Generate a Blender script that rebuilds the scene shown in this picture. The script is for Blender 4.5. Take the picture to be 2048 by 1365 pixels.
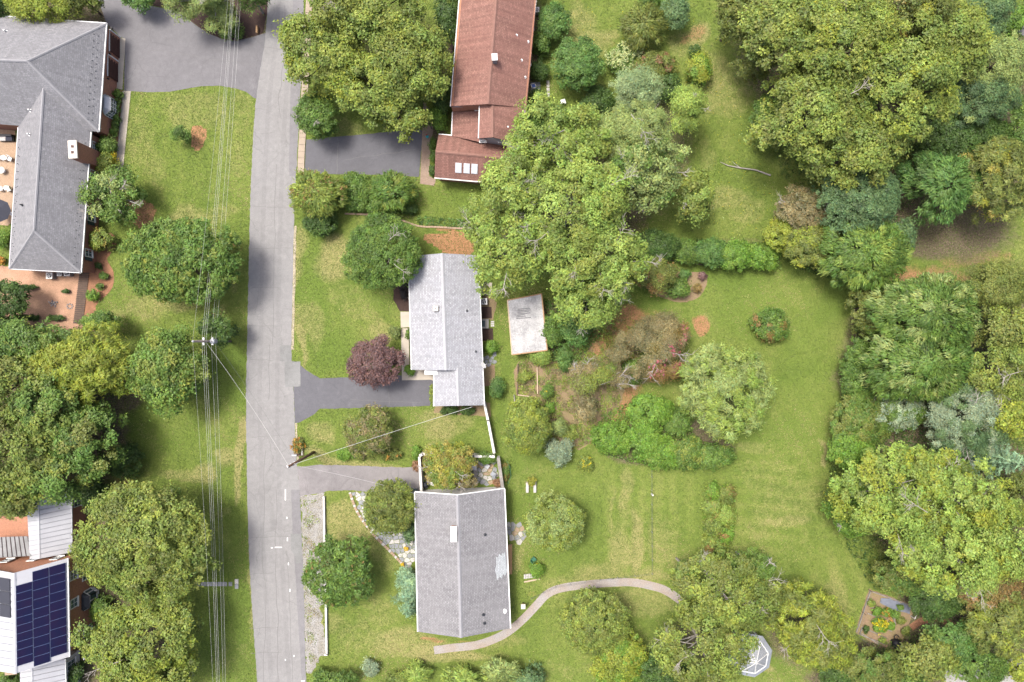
import bpy, math, random
import numpy as np
from mathutils import Vector

# ------------------------------------------------------------------ camera, sky, sun
for o in list(bpy.data.objects):
    bpy.data.objects.remove(o)
SC = bpy.context.scene
COL = SC.collection
CAM_H = 88.0          # drone height in metres
PPM = 15.5            # map units (survey sheet units) per metre on the ground
cam_d = bpy.data.cameras.new('camera')
cam_d.sensor_width = 36.0
cam_d.lens = 36.0 * CAM_H / (2048 / PPM)
cam_d.clip_end = 3000
cam = bpy.data.objects.new('camera', cam_d)
cam.location = (0, 0, CAM_H)
COL.objects.link(cam)
SC.camera = cam

SUN_EL, SUN_ROT = math.radians(68), math.radians(-52)
world = bpy.data.worlds.new('World')
SC.world = world
world.use_nodes = True
wn = world.node_tree
sky = wn.nodes.new('ShaderNodeTexSky')
sky.sky_type = 'NISHITA'
sky.sun_disc = False
sky.sun_elevation = SUN_EL
sky.sun_rotation = SUN_ROT
sky.air_density = 0.6
sky.dust_density = 6.0
wn.links.new(sky.outputs[0], wn.nodes['Background'].inputs[0])
wn.nodes['Background'].inputs[1].default_value = 0.15
sun_d = bpy.data.lights.new('sun', 'SUN')
sun_d.energy = 1.8
sun_d.angle = math.radians(14)
sun_d.color = (1.0, 0.97, 0.90)
sun = bpy.data.objects.new('sun', sun_d)
sv = Vector((math.sin(SUN_ROT) * math.cos(SUN_EL), math.cos(SUN_ROT) * math.cos(SUN_EL), math.sin(SUN_EL)))
sun.rotation_euler = (-sv).to_track_quat('-Z', 'Y').to_euler()
sun.location = (0, 0, 120)
COL.objects.link(sun)
SC.view_settings.view_transform = 'Standard'
SC.view_settings.look = 'None'
SC.view_settings.gamma = 1.0
SC.view_settings.use_curve_mapping = False
SC.view_settings.exposure = 1.5

# ------------------------------------------------------------------ helpers
def P(x, y, h=0.0):
    """survey-sheet position of a point at height h -> world metres"""
    k = (1.0 - h / CAM_H) / PPM
    return Vector(((x - 1024.0) * k, (682.5 - y) * k, h))

def tag(o, label=None, cat=None, group=None, kind=None):
    if label: o['label'] = label
    if cat: o['category'] = cat
    if group: o['group'] = group
    if kind: o['kind'] = kind
    return o

def thing(name, loc, label, cat, group=None):
    o = bpy.data.objects.new(name, None)
    o.empty_display_size = 0.3
    o.location = loc
    COL.objects.link(o)
    return tag(o, label, cat, group)

def root_loc(o):
    v = Vector((0, 0, 0))
    while o is not None:
        v = v + o.location
        o = o.parent
    return v

class MB:
    """collects faces in world metres, builds ONE mesh object"""
    def __init__(self):
        self.v, self.f = [], []
    def face(self, pts):
        n = len(self.v)
        self.v += [tuple(p) for p in pts]
        self.f.append(list(range(n, n + len(pts))))
        return self
    def solid(self, bottom, top):
        n = len(self.v); k = len(bottom)
        self.v += [tuple(p) for p in bottom] + [tuple(p) for p in top]
        self.f.append([n + i for i in range(k)][::-1])
        self.f.append([n + k + i for i in range(k)])
        for i in range(k):
            j = (i + 1) % k
            self.f.append([n + i, n + j, n + k + j, n + k + i])
        return self
    def prism(self, poly, z0, z1):
        if area2(poly) < 0: poly = poly[::-1]
        return self.solid([(p[0], p[1], z0) for p in poly], [(p[0], p[1], z1) for p in poly])
    def box(self, c, sx, sy, sz, rz=0.0, taper=1.0):
        """c = centre of the base"""
        ca, sa = math.cos(rz), math.sin(rz)
        q = []
        for a, b in ((-1, -1), (1, -1), (1, 1), (-1, 1)):
            q.append((a * sx / 2, b * sy / 2))
        bt = [(c[0] + x * ca - y * sa, c[1] + x * sa + y * ca, c[2]) for x, y in q]
        tp = [(c[0] + (x * ca - y * sa) * taper, c[1] + (x * sa + y * ca) * taper, c[2] + sz) for x, y in q]
        return self.solid(bt, tp)
    def tube(self, pts, radii, n=6, cap=True):
        rings = []
        for i, p in enumerate(pts):
            p = Vector(p)
            a = Vector(pts[max(i - 1, 0)]); b = Vector(pts[min(i + 1, len(pts) - 1)])
            d = (b - a)
            d = d.normalized() if d.length > 1e-6 else Vector((0, 0, 1))
            u = d.cross(Vector((0, 0, 1)))
            if u.length < 1e-3: u = Vector((1, 0, 0))
            u.normalize(); w = d.cross(u)
            base = len(self.v)
            for k in range(n):
                t = 2 * math.pi * k / n
                self.v.append(tuple(p + (u * math.cos(t) + w * math.sin(t)) * radii[i]))
            rings.append(base)
        for a, b in zip(rings[:-1], rings[1:]):
            for k in range(n):
                j = (k + 1) % n
                self.f.append([a + k, a + j, b + j, b + k])
        if cap:
            self.f.append([rings[0] + k for k in range(n)][::-1])
            self.f.append([rings[-1] + k for k in range(n)])
        return self
    def lathe(self, c, prof, n=12):
        """prof = [(r, z)...] about a vertical axis at c"""
        return self.tube([(c[0], c[1], c[2] + z) for r, z in prof], [max(r, 0.001) for r, z in prof], n)
    def beam(self, a, b, w, h):
        """box running from a to b, width w (horizontal), height h (downwards from the line)"""
        a, b = Vector(a), Vector(b)
        d = b - a
        s = Vector((-d.y, d.x, 0))
        s = s.normalized() * (w / 2) if s.length > 1e-6 else Vector((w / 2, 0, 0))
        dn = Vector((0, 0, -h))
        return self.solid([a + s + dn, a - s + dn, b - s + dn, b + s + dn], [a + s, a - s, b - s, b + s])
    def slab(self, pts, th):
        pts = [Vector(p) for p in pts]
        n = nrm(pts)
        if n.z < 0: pts = pts[::-1]; n = -n
        return self.solid([p - n * th for p in pts], pts)
    def build(self, name, mat, parent=None, label=None, cat=None, group=None, kind=None, smooth=False, uv=True):
        me = bpy.data.meshes.new(name)
        off = root_loc(parent) if parent is not None else Vector((0, 0, 0))
        vs = [(x - off.x, y - off.y, z - off.z) for x, y, z in self.v]
        me.from_pydata(vs, [], self.f)
        if uv:
            ul = me.uv_layers.new(name='UVMap').data
            vw = self.v
            for poly in me.polygons:
                pts = [Vector(vw[i]) for i in poly.vertices]
                n = nrm(pts)
                u = Vector((0, 0, 1)).cross(n)
                u = u.normalized() if u.length > 0.05 else Vector((1, 0, 0))
                w = n.cross(u)
                for li in poly.loop_indices:
                    p = Vector(vw[me.loops[li].vertex_index])
                    ul[li].uv = (p.dot(u), p.dot(w))
        if smooth:
            me.polygons.foreach_set('use_smooth', [True] * len(me.polygons))
        me.materials.append(mat)
        me.update()
        o = bpy.data.objects.new(name, me)
        COL.objects.link(o)
        if parent is not None: o.parent = parent
        return tag(o, label, cat, group, kind)

def nrm(pts):
    n = Vector((0, 0, 0))
    for i in range(len(pts)):
        a, b = pts[i], pts[(i + 1) % len(pts)]
        n += Vector(((a[1] - b[1]) * (a[2] + b[2]), (a[2] - b[2]) * (a[0] + b[0]), (a[0] - b[0]) * (a[1] + b[1])))
    return n.normalized() if n.length > 1e-9 else Vector((0, 0, 1))

def area2(poly):
    return sum(poly[i][0] * poly[(i + 1) % len(poly)][1] - poly[(i + 1) % len(poly)][0] * poly[i][1] for i in range(len(poly)))

def smooth_poly(pts, closed=True, sub=4):
    out = []; n = len(pts)
    rng_ = range(n) if closed else range(n - 1)
    for i in rng_:
        g = lambda k: pts[k % n] if closed else pts[max(0, min(n - 1, k))]
        p0, p1, p2, p3 = g(i - 1), g(i), g(i + 1), g(i + 2)
        for s in range(sub):
            t = s / sub
            out.append(tuple(0.5 * (2 * p1[k] + (p2[k] - p0[k]) * t + (2 * p0[k] - 5 * p1[k] + 4 * p2[k] - p3[k]) * t * t
                       + (3 * p1[k] - p0[k] - 3 * p2[k] + p3[k]) * t ** 3) for k in range(2)))
    if not closed: out.append(tuple(pts[-1]))
    return out

def wpoly(pts, rough=0.0, seed=0):
    """sheet polygon -> world xy polygon, edge roughened a little"""
    w = [P(*p) for p in pts]
    if rough <= 0: return [(p.x, p.y) for p in w]
    rr = random.Random(seed); out = []
    for i in range(len(w)):
        a, b = w[i], w[(i + 1) % len(w)]
        n = max(1, int((b - a).length / 0.35))
        for k in range(n):
            q = a.lerp(b, k / n)
            out.append((q.x + rr.uniform(-rough, rough), q.y + rr.uniform(-rough, rough)))
    return out

EXCL = []
def sheet(name, pts, z, mat, th=0.03, rough=0.0, kind='structure', sm=False, **kw):
    if sm: pts = smooth_poly(pts)
    EXCL.append(wpoly(pts))
    return MB().prism(wpoly(pts, rough, sum(map(ord, name)) % 97 + int(pts[0][0])), z - th, z).build(name, mat, kind=kind, **kw)

def ribbon(pts, w, sm=6):
    """polyline on the sheet with width w metres -> left and right world points"""
    q = smooth_poly(pts, False, sm)
    c = [P(*p) for p in q]
    L, R = [], []
    for i in range(len(c)):
        d = c[min(i + 1, len(c) - 1)] - c[max(i - 1, 0)]
        s = Vector((-d.y, d.x, 0)).normalized() * (w / 2)
        L.append(c[i] + s); R.append(c[i] - s)
    return c, L, R

# ------------------------------------------------------------------ materials
HARD = 0.66   # overall reflectance of paving, roofing and paint
def hs(c): return tuple(x * HARD for x in c)
def new_mat(name):
    m = bpy.data.materials.new(name); m.use_nodes = True
    nt = m.node_tree
    return m, nt, nt.nodes, nt.links, nt.nodes['Principled BSDF']

def ramp(N, pos_col):
    r = N.new('ShaderNodeValToRGB')
    e = r.color_ramp.elements
    e[0].position, e[0].color = pos_col[0][0], (*pos_col[0][1], 1)
    e[1].position, e[1].color = pos_col[-1][0], (*pos_col[-1][1], 1)
    for p, c in pos_col[1:-1]:
        k = e.new(p); k.color = (*c, 1)
    return r

def noise(N, L, scale, detail=4, rough=0.6, vec=None, dist=0.0):
    t = N.new('ShaderNodeTexNoise')
    t.inputs['Scale'].default_value = scale
    t.inputs['Detail'].default_value = detail
    t.inputs['Roughness'].default_value = rough
    t.inputs['Distortion'].default_value = dist
    if vec is not None: L.new(vec, t.inputs['Vector'])
    return t

def mixc(N, L, a, b, f, mode='MIX'):
    m = N.new('ShaderNodeMix'); m.data_type = 'RGBA'; m.blend_type = mode
    for s, v in ((m.inputs[6], a), (m.inputs[7], b), (m.inputs[0], f)):
        if hasattr(v, 'is_output'): L.new(v, s)
        elif isinstance(v, (int, float)): s.default_value = v
        else: s.default_value = (*v, 1)
    return m.outputs[2]

def mth(N, L, op, a, b=0.0, clamp=False):
    m = N.new('ShaderNodeMath'); m.operation = op; m.use_clamp = clamp
    for s, v in ((m.inputs[0], a), (m.inputs[1], b)):
        if hasattr(v, 'is_output'): L.new(v, s)
        else: s.default_value = v
    return m.outputs[0]

def rgb(c): return tuple(c)

def surf(name, col, rough=0.8, var=0.25, scale=3.0, fine=25.0, fvar=0.2, bump=0.0, metal=0.0, col2=None, spec=0.3):
    """plain weathered surface: two scales of noise on one colour"""
    col = hs(col); col2 = hs(col2) if col2 else None
    m, nt, N, L, b = new_mat(name)
    geo = N.new('ShaderNodeNewGeometry')
    n1 = noise(N, L, scale, 5, 0.6, geo.outputs['Position'])
    n2 = noise(N, L, fine, 3, 0.7, geo.outputs['Position'])
    c2 = col2 if col2 else tuple(c * (1 - var) for c in col)
    r1 = ramp(N, [(0.3, c2), (0.7, col)])
    L.new(n1.outputs[0], r1.inputs[0])
    r2 = ramp(N, [(0.3, (1 - fvar,) * 3), (0.7, (1 + fvar * 0.5,) * 3)])
    L.new(n2.outputs[0], r2.inputs[0])
    c = mixc(N, L, r1.outputs[0], r2.outputs[0], 1.0, 'MULTIPLY')
    L.new(c, b.inputs['Base Color'])
    b.inputs['Roughness'].default_value = rough
    b.inputs['Metallic'].default_value = metal
    b.inputs['Specular IOR Level'].default_value = spec
    if bump:
        bp = N.new('ShaderNodeBump'); bp.inputs['Strength'].default_value = bump; bp.inputs['Distance'].default_value = 0.03
        L.new(n2.outputs[0], bp.inputs['Height']); L.new(bp.outputs[0], b.inputs['Normal'])
    return m

def coursed(name, c1, c2, mortar, bw, rh, ms, rough=0.85, stain=None, stain_amt=0.5, sscale=0.25, bump=0.4, streak=0.0, offset=0.5):
    """shingles or bricks laid in courses on the UVs (metres)"""
    c1, c2, mortar = hs(c1), hs(c2), hs(mortar); stain = hs(stain) if stain else None
    m, nt, N, L, b = new_mat(name)
    uv = N.new('ShaderNodeUVMap')
    geo = N.new('ShaderNodeNewGeometry')
    br = N.new('ShaderNodeTexBrick')
    L.new(uv.outputs[0], br.inputs['Vector'])
    br.offset = offset
    for k, v in (('Scale', 1.0), ('Brick Width', bw), ('Row Height', rh), ('Mortar Size', ms), ('Mortar Smooth', 0.3), ('Bias', 0.0)):
        br.inputs[k].default_value = v
    br.inputs['Color1'].default_value = (*c1, 1); br.inputs['Color2'].default_value = (*c2, 1); br.inputs['Mortar'].default_value = (*mortar, 1)
    n2 = noise(N, L, 14.0, 3, 0.7, geo.outputs['Position'])
    r2 = ramp(N, [(0.28, (0.62,) * 3), (0.72, (1.30,) * 3)]); L.new(n2.outputs[0], r2.inputs[0])
    c = mixc(N, L, br.outputs['Color'], r2.outputs[0], 1.0, 'MULTIPLY')
    n3 = noise(N, L, sscale, 5, 0.62, geo.outputs['Position'], 0.4)
    st = stain if stain else tuple(x * 0.6 for x in c1)
    r3 = ramp(N, [(0.42, (0, 0, 0)), (0.7, (stain_amt,) * 3)]); L.new(n3.outputs[0], r3.inputs[0])
    c = mixc(N, L, c, st, r3.outputs[0])
    if streak:
        mp = N.new('ShaderNodeMapping'); mp.inputs['Scale'].default_value = (2.2, 0.12, 1)
        L.new(uv.outputs[0], mp.inputs[0])
        n4 = noise(N, L, 1.0, 4, 0.65, mp.outputs[0])
        r4 = ramp(N, [(0.3, (1 - streak,) * 3), (0.7, (1 + streak * 0.5,) * 3)]); L.new(n4.outputs[0], r4.inputs[0])
        c = mixc(N, L, c, r4.outputs[0], 1.0, 'MULTIPLY')
    L.new(c, b.inputs['Base Color'])
    b.inputs['Roughness'].default_value = rough
    b.inputs['Specular IOR Level'].default_value = 0.25
    bp = N.new('ShaderNodeBump'); bp.inputs['Strength'].default_value = bump; bp.inputs['Distance'].default_value = 0.02
    L.new(br.outputs['Fac'], bp.inputs['Height']); bp.invert = True
    L.new(bp.outputs[0], b.inputs['Normal'])
    return m

def asphalt(name, col, var=0.25, crack=0.0, patch=0.5):
    col = hs(col)
    m, nt, N, L, b = new_mat(name)
    geo = N.new('ShaderNodeNewGeometry'); pos = geo.outputs['Position']
    n1 = noise(N, L, 0.18, 5, 0.6, pos, 0.5)
    n2 = noise(N, L, 16.0, 3, 0.8, pos)
    n3 = noise(N, L, 1.6, 4, 0.65, pos)
    r1 = ramp(N, [(0.3, tuple(c * (1 - var) for c in col)), (0.7, tuple(c * (1 + var * 0.5) for c in col))]); L.new(n1.outputs[0], r1.inputs[0])
    r2 = ramp(N, [(0.25, (0.78,) * 3), (0.75, (1.2,) * 3)]); L.new(n2.outputs[0], r2.inputs[0])
    r3 = ramp(N, [(0.3, (0.9,) * 3), (0.7, (1.06,) * 3)]); L.new(n3.outputs[0], r3.inputs[0])
    c = mixc(N, L, r1.outputs[0], r2.outputs[0], 1.0, 'MULTIPLY')
    c = mixc(N, L, c, r3.outputs[0], 1.0, 'MULTIPLY')
    nd = noise(N, L, 0.7, 6, 0.7, pos, 0.8)
    rd = ramp(N, [(0.56, (0, 0, 0)), (0.74, (0.16,) * 3)]); L.new(nd.outputs[0], rd.inputs[0])
    c = mixc(N, L, c, tuple(min(.6, x * 1.8 + .03) for x in col), rd.outputs[0])
    if crack:
        nw = noise(N, L, 0.9, 4, 0.6, pos)
        mp = N.new('ShaderNodeMapping'); mp.inputs['Scale'].default_value = (0.30, 0.20, 0.3)
        va = N.new('ShaderNodeVectorMath'); va.operation = 'MULTIPLY_ADD'
        L.new(nw.outputs['Color'], va.inputs[0]); va.inputs[1].default_value = (1.1, 1.1, 0); L.new(pos, va.inputs[2])
        L.new(va.outputs[0], mp.inputs[0])
        vo = N.new('ShaderNodeTexVoronoi'); vo.feature = 'DISTANCE_TO_EDGE'; vo.inputs['Scale'].default_value = 1.0
        L.new(mp.outputs[0], vo.inputs['Vector'])
        rc = ramp(N, [(0.004, (crack,) * 3), (0.013, (0, 0, 0))]); L.new(vo.outputs['Distance'], rc.inputs[0])
        nm = noise(N, L, 0.25, 3, 0.5, pos)
        rm = ramp(N, [(0.4, (0, 0, 0)), (0.55, (1, 1, 1))]); L.new(nm.outputs[0], rm.inputs[0])
        f = mth(N, L, 'MULTIPLY', rc.outputs[0], rm.outputs[0])
        c = mixc(N, L, c, tuple(x * 0.35 for x in col), f)
    L.new(c, b.inputs['Base Color'])
    b.inputs['Roughness'].default_value = 0.9
    b.inputs['Specular IOR Level'].default_value = 0.25
    bp = N.new('ShaderNodeBump'); bp.inputs['Strength'].default_value = 0.25; bp.inputs['Distance'].default_value = 0.01
    L.new(n2.outputs[0], bp.inputs['Height']); L.new(bp.outputs[0], b.inputs['Normal'])
    return m

def lawn_mat():
    m, nt, N, L, b = new_mat('lawn')
    geo = N.new('ShaderNodeNewGeometry'); pos = geo.outputs['Position']
    at = {}
    for k in ('dry', 'soil', 'litter', 'lush', 'mow'):
        a = N.new('ShaderNodeAttribute'); a.attribute_name = k; at[k] = a.outputs['Fac']
    nA = noise(N, L, 0.13, 5, 0.6, pos, 0.6)
    nB = noise(N, L, 1.1, 7, 0.72, pos, 0.4)
    nC = noise(N, L, 5.5, 4, 0.75, pos)
    nD = noise(N, L, 22.0, 2, 0.7, pos)
    g = ramp(N, [(0.32, (0.060, 0.094, 0.017)), (0.5, (0.098, 0.132, 0.027)), (0.70, (0.150, 0.163, 0.048))])
    s = mth(N, L, 'ADD', mth(N, L, 'MULTIPLY', nA.outputs[0], 0.55), mth(N, L, 'MULTIPLY', nB.outputs[0], 0.45))
    s = mth(N, L, 'ADD', s, mth(N, L, 'MULTIPLY', at['mow'], 0.085))
    L.new(s, g.inputs[0])
    c = mixc(N, L, g.outputs[0], (0.075, 0.116, 0.020), mth(N, L, 'MULTIPLY', at['lush'], mth(N, L, 'ADD', nB.outputs[0], 0.25), True))
    # dry straw patches break up with noise
    wob = mth(N, L, 'ADD', mth(N, L, 'MULTIPLY', nB.outputs[0], 0.9), mth(N, L, 'MULTIPLY', nC.outputs[0], 0.8))
    dd = mth(N, L, 'MULTIPLY', mth(N, L, 'SUBTRACT', mth(N, L, 'ADD', mth(N, L, 'MULTIPLY', at['dry'], 1.1), wob), 1.15), 1.7, True)
    c = mixc(N, L, c, (0.235, 0.195, 0.095), mth(N, L, 'MULTIPLY', dd, 0.58))
    ss = mth(N, L, 'MULTIPLY', mth(N, L, 'SUBTRACT', mth(N, L, 'ADD', mth(N, L, 'MULTIPLY', at['soil'], 1.3), wob), 1.30), 2.0, True)
    c = mixc(N, L, c, (0.23, 0.125, 0.065), ss)
    ll = mth(N, L, 'MULTIPLY', mth(N, L, 'SUBTRACT', mth(N, L, 'ADD', mth(N, L, 'MULTIPLY', at['litter'], 1.4), wob), 1.2), 2.5, True)
    lc = ramp(N, [(0.3, (0.045, 0.036, 0.022)), (0.7, (0.13, 0.105, 0.07))]); L.new(nC.outputs[0], lc.inputs[0])
    c = mixc(N, L, c, lc.outputs[0], ll)
    r1 = ramp(N, [(0.28, (0.62,) * 3), (0.72, (1.32,) * 3)]); L.new(nC.outputs[0], r1.inputs[0])
    r2 = ramp(N, [(0.3, (0.70,) * 3), (0.7, (1.3,) * 3)]); L.new(nD.outputs[0], r2.inputs[0])
    c = mixc(N, L, c, r1.outputs[0], 1.0, 'MULTIPLY')
    c = mixc(N, L, c, r2.outputs[0], 1.0, 'MULTIPLY')
    L.new(c, b.inputs['Base Color'])
    b.inputs['Roughness'].default_value = 0.95
    b.inputs['Specular IOR Level'].default_value = 0.1
    bp = N.new('ShaderNodeBump'); bp.inputs['Strength'].default_value = 0.7; bp.inputs['Distance'].default_value = 0.08
    L.new(nC.outputs[0], bp.inputs['Height']); L.new(bp.outputs[0], b.inputs['Normal'])
    return m

def leaf_mat():
    m, nt, N, L, b = new_mat('foliage')
    a = N.new('ShaderNodeAttribute'); a.attribute_name = 'leaf'
    L.new(a.outputs['Color'], b.inputs['Base Color'])
    b.inputs['Roughness'].default_value = 0.55
    b.inputs['Specular IOR Level'].default_value = 0.3
    tr = N.new('ShaderNodeBsdfTranslucent')
    c = mixc(N, L, a.outputs['Color'], (1.15, 1.1, 0.5), 1.0, 'MULTIPLY')
    L.new(c, tr.inputs['Color'])
    mx = N.new('ShaderNodeMixShader'); mx.inputs[0].default_value = 0.34
    L.new(b.outputs[0], mx.inputs[1]); L.new(tr.outputs[0], mx.inputs[2])
    L.new(mx.outputs[0], N['Material Output'].inputs['Surface'])
    return m

def glass_mat(name, col):
    m, nt, N, L, b = new_mat(name)
    b.inputs['Base Color'].default_value = (*col, 1)
    b.inputs['Roughness'].default_value = 0.08
    b.inputs['Specular IOR Level'].default_value = 0.7
    return m

M = {}
M['lawn'] = lawn_mat()
M['leaf'] = leaf_mat()
M['road'] = asphalt('road_asphalt', (0.245, 0.241, 0.237), 0.08, 0.25)
M['road_edge'] = asphalt('road_edge_asphalt', (0.205, 0.20, 0.205), 0.15)
M['drive_new'] = asphalt('dark_drive_asphalt', (0.122, 0.122, 0.134), 0.12, 0.2)
M['drive_nw'] = asphalt('grey_drive_asphalt', (0.165, 0.161, 0.168), 0.10, 0.2)
M['drive_old'] = asphalt('old_drive_asphalt', (0.225, 0.212, 0.212), 0.2, 0.2)
M['patch'] = asphalt('patch_asphalt', (0.22, 0.222, 0.218), 0.2)
M['concrete'] = surf('concrete', (0.50, 0.45, 0.37), 0.85, 0.18, 0.8, 20, 0.15)
M['concrete_grey'] = surf('grey_concrete', (0.36, 0.35, 0.32), 0.85, 0.2, 0.8, 20, 0.15)
M['kerb'] = surf('kerb_concrete', (0.40, 0.33, 0.25), 0.85, 0.2, 0.7, 20, 0.2)
M['gravel'] = surf('gravel', (0.37, 0.365, 0.355), 0.95, 0.35, 1.2, 9, 0.75, 0.8, col2=(0.27, 0.25, 0.20))
M['path'] = surf('gravel_path', (0.34, 0.33, 0.32), 0.95, 0.3, 0.35, 9, 0.35, 0.5, col2=(0.33, 0.265, 0.21))
M['mulch'] = surf('pine_straw_mulch', (0.36, 0.18, 0.10), 0.95, 0.4, 1.5, 12, 0.45, 0.6)
M['mulch_dark'] = surf('dark_mulch', (0.075, 0.045, 0.036), 0.95, 0.4, 1.5, 12, 0.45, 0.6)
M['bed_soil'] = surf('bed_soil', (0.27, 0.18, 0.12), 0.95, 0.4, 1.0, 10, 0.45, 0.6, col2=(0.24, 0.20, 0.09))
M['patio_dirt'] = surf('clay_ground', (0.50, 0.30, 0.20), 0.95, 0.35, 0.9, 10, 0.4, 0.5, col2=(0.36, 0.22, 0.14))
M['brick_paving'] = coursed('brick_paving', (0.34, 0.23, 0.17), (0.27, 0.18, 0.13), (0.30, 0.25, 0.20), 0.22, 0.11, 0.012, stain=(0.25, 0.22, 0.17))
M['terracotta_paving'] = coursed('terracotta_paving', (0.45, 0.30, 0.19), (0.38, 0.24, 0.15), (0.33, 0.27, 0.2), 0.22, 0.11, 0.012, stain=(0.3, 0.24, 0.17))
M['brick'] = coursed('red_brick', (0.56, 0.245, 0.155), (0.44, 0.185, 0.12), (0.22, 0.15, 0.12), 0.23, 0.08, 0.012, stain=(0.30, 0.12, 0.08), stain_amt=0.4)
M['brick_orange'] = coursed('orange_brick', (0.54, 0.235, 0.13), (0.42, 0.175, 0.10), (0.28, 0.2, 0.15), 0.23, 0.08, 0.012, stain=(0.30, 0.13, 0.08), stain_amt=0.3)
M['shingle_pale'] = coursed('pale_grey_shingle', (0.42, 0.428, 0.45), (0.295, 0.302, 0.32), (0.22, 0.222, 0.235), 0.33, 0.21, 0.02, stain=(0.33, 0.34, 0.37), stain_amt=0.45, sscale=0.5, streak=0.14)
M['shingle_grey'] = coursed('grey_shingle', (0.285, 0.285, 0.30), (0.205, 0.205, 0.217), (0.19, 0.188, 0.195), 0.33, 0.21, 0.02, stain=(0.18, 0.18, 0.19), stain_amt=0.6, sscale=0.4, streak=0.12)
M['shingle_mid'] = coursed('mid_grey_shingle', (0.275, 0.271, 0.278), (0.20, 0.198, 0.204), (0.135, 0.132, 0.138), 0.33, 0.21, 0.02, stain=(0.24, 0.235, 0.24), stain_amt=0.5, sscale=0.3, streak=0.14)
M['shingle_patch'] = coursed('patch_shingle', (0.46, 0.49, 0.50), (0.36, 0.39, 0.40), (0.25, 0.26, 0.27), 0.33, 0.21, 0.02, stain_amt=0.1)
M['shingle_red'] = coursed('red_brown_shingle', (0.31, 0.172, 0.136), (0.228, 0.120, 0.096), (0.18, 0.085, 0.07), 0.33, 0.21, 0.02, stain=(0.22, 0.105, 0.085), stain_amt=0.6, sscale=0.35, streak=0.28)
M['ridge_pale'] = surf('pale_ridge', (0.42, 0.425, 0.44), 0.85, 0.12)
M['ridge_grey'] = surf('grey_ridge', (0.315, 0.315, 0.328), 0.85, 0.12)
M['ridge_red'] = surf('red_ridge', (0.265, 0.142, 0.112), 0.85, 0.2)
M['white'] = surf('white_paint', (0.78, 0.78, 0.76), 0.6, 0.1, 1.5, 15, 0.06)
M['white_wall'] = surf('whitewashed_wall', (0.76, 0.74, 0.70), 0.85, 0.25, 1.1, 8, 0.15, col2=(0.55, 0.52, 0.47))
M['grey_wall_top'] = surf('weathered_wood_grey', (0.33, 0.31, 0.28), 0.9, 0.4, 2, 14, 0.3)
M['siding'] = surf('grey_siding', (0.40, 0.41, 0.43), 0.7, 0.1, 1, 15, 0.08)
M['cream'] = surf('cream_chimney_cap', (0.70, 0.64, 0.55), 0.8, 0.15)
M['metal_roof'] = surf('pale_metal_roof', (0.50, 0.51, 0.54), 0.45, 0.12, 0.6, 12, 0.08, metal=0.1)
M['metal_seam'] = surf('metal_seam', (0.30, 0.31, 0.34), 0.45, 0.12)
M['metal_dull'] = surf('dull_metal_roof', (0.31, 0.31, 0.31), 0.5, 0.3, 0.8, 10, 0.2, metal=0.1)
M['metal_white'] = surf('white_metal_roof', (0.60, 0.60, 0.62), 0.45, 0.1, 0.8, 10, 0.06)
M['rust_seam'] = surf('dark_seam', (0.12, 0.08, 0.075), 0.7, 0.3)
M['solar'] = surf('solar_cell', (0.009, 0.012, 0.050), 0.35, 0.3, 0.8, 30, 0.1, spec=0.18, col2=(0.018, 0.011, 0.044))
M['solar_frame'] = surf('solar_frame', (0.13, 0.18, 0.33), 0.4, 0.1)
M['dark'] = surf('dark_paint', (0.03, 0.035, 0.045), 0.6, 0.2)
M['shutter'] = surf('blue_green_shutter', (0.045, 0.075, 0.085), 0.6, 0.2)
M['garage_door'] = surf('dark_red_door', (0.070, 0.024, 0.020), 0.6, 0.15)
M['glass'] = glass_mat('window_glass', (0.05, 0.08, 0.085))
M['sky_glass'] = glass_mat('skylight_glass', (0.42, 0.46, 0.52))
M['shed_roof'] = surf('stained_membrane', (0.52, 0.515, 0.50), 0.9, 0.3, 0.9, 7, 0.35, col2=(0.31, 0.31, 0.31))
M['soot'] = surf('soot_stain', (0.22, 0.22, 0.225), 0.9, 0.3, 3, 9, 0.5)
M['tan_wood'] = surf('tan_wood', (0.42, 0.26, 0.13), 0.8, 0.3)
M['pale_wood'] = surf('pale_wood', (0.55, 0.43, 0.30), 0.8, 0.2)
M['brown_wood'] = surf('weathered_brown_wood', (0.12, 0.085, 0.065), 0.85, 0.35)
M['pole_wood'] = surf('pole_wood', (0.17, 0.095, 0.06), 0.85, 0.35)
M['pole_grey'] = surf('grey_pole_wood', (0.33, 0.27, 0.24), 0.85, 0.3)
M['bark'] = surf('bark', (0.13, 0.10, 0.075), 0.9, 0.35, 2, 12, 0.3)
M['bark_pale'] = surf('pale_bark', (0.42, 0.385, 0.345), 0.85, 0.3, 1.5, 12, 0.25)
M['stone_grey'] = surf('grey_flagstone', (0.30, 0.31, 0.33), 0.85, 0.3, 0.9, 12, 0.2)
M['stone_pale'] = surf('pale_flagstone', (0.55, 0.53, 0.50), 0.85, 0.25, 0.9, 12, 0.2)
M['stone_tan'] = surf('tan_flagstone', (0.42, 0.31, 0.21), 0.85, 0.3, 0.9, 12, 0.2)
M['steel'] = surf('grey_steel', (0.42, 0.43, 0.45), 0.45, 0.1, metal=0.3)
M['wire'] = surf('weathered_wire', (0.58, 0.58, 0.55), 0.6, 0.05)
M['wire_dark'] = surf('dark_cable', (0.12, 0.13, 0.12), 0.6, 0.05)
M['blue'] = surf('blue_plastic', (0.05, 0.13, 0.45), 0.5, 0.1)
M['teal'] = surf('teal_plastic', (0.03, 0.35, 0.38), 0.5, 0.1)
M['green_paint'] = surf('green_paint', (0.03, 0.14, 0.08), 0.6, 0.1)
M['navy_cloth'] = surf('navy_canvas', (0.045, 0.048, 0.065), 0.9, 0.15)
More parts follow.
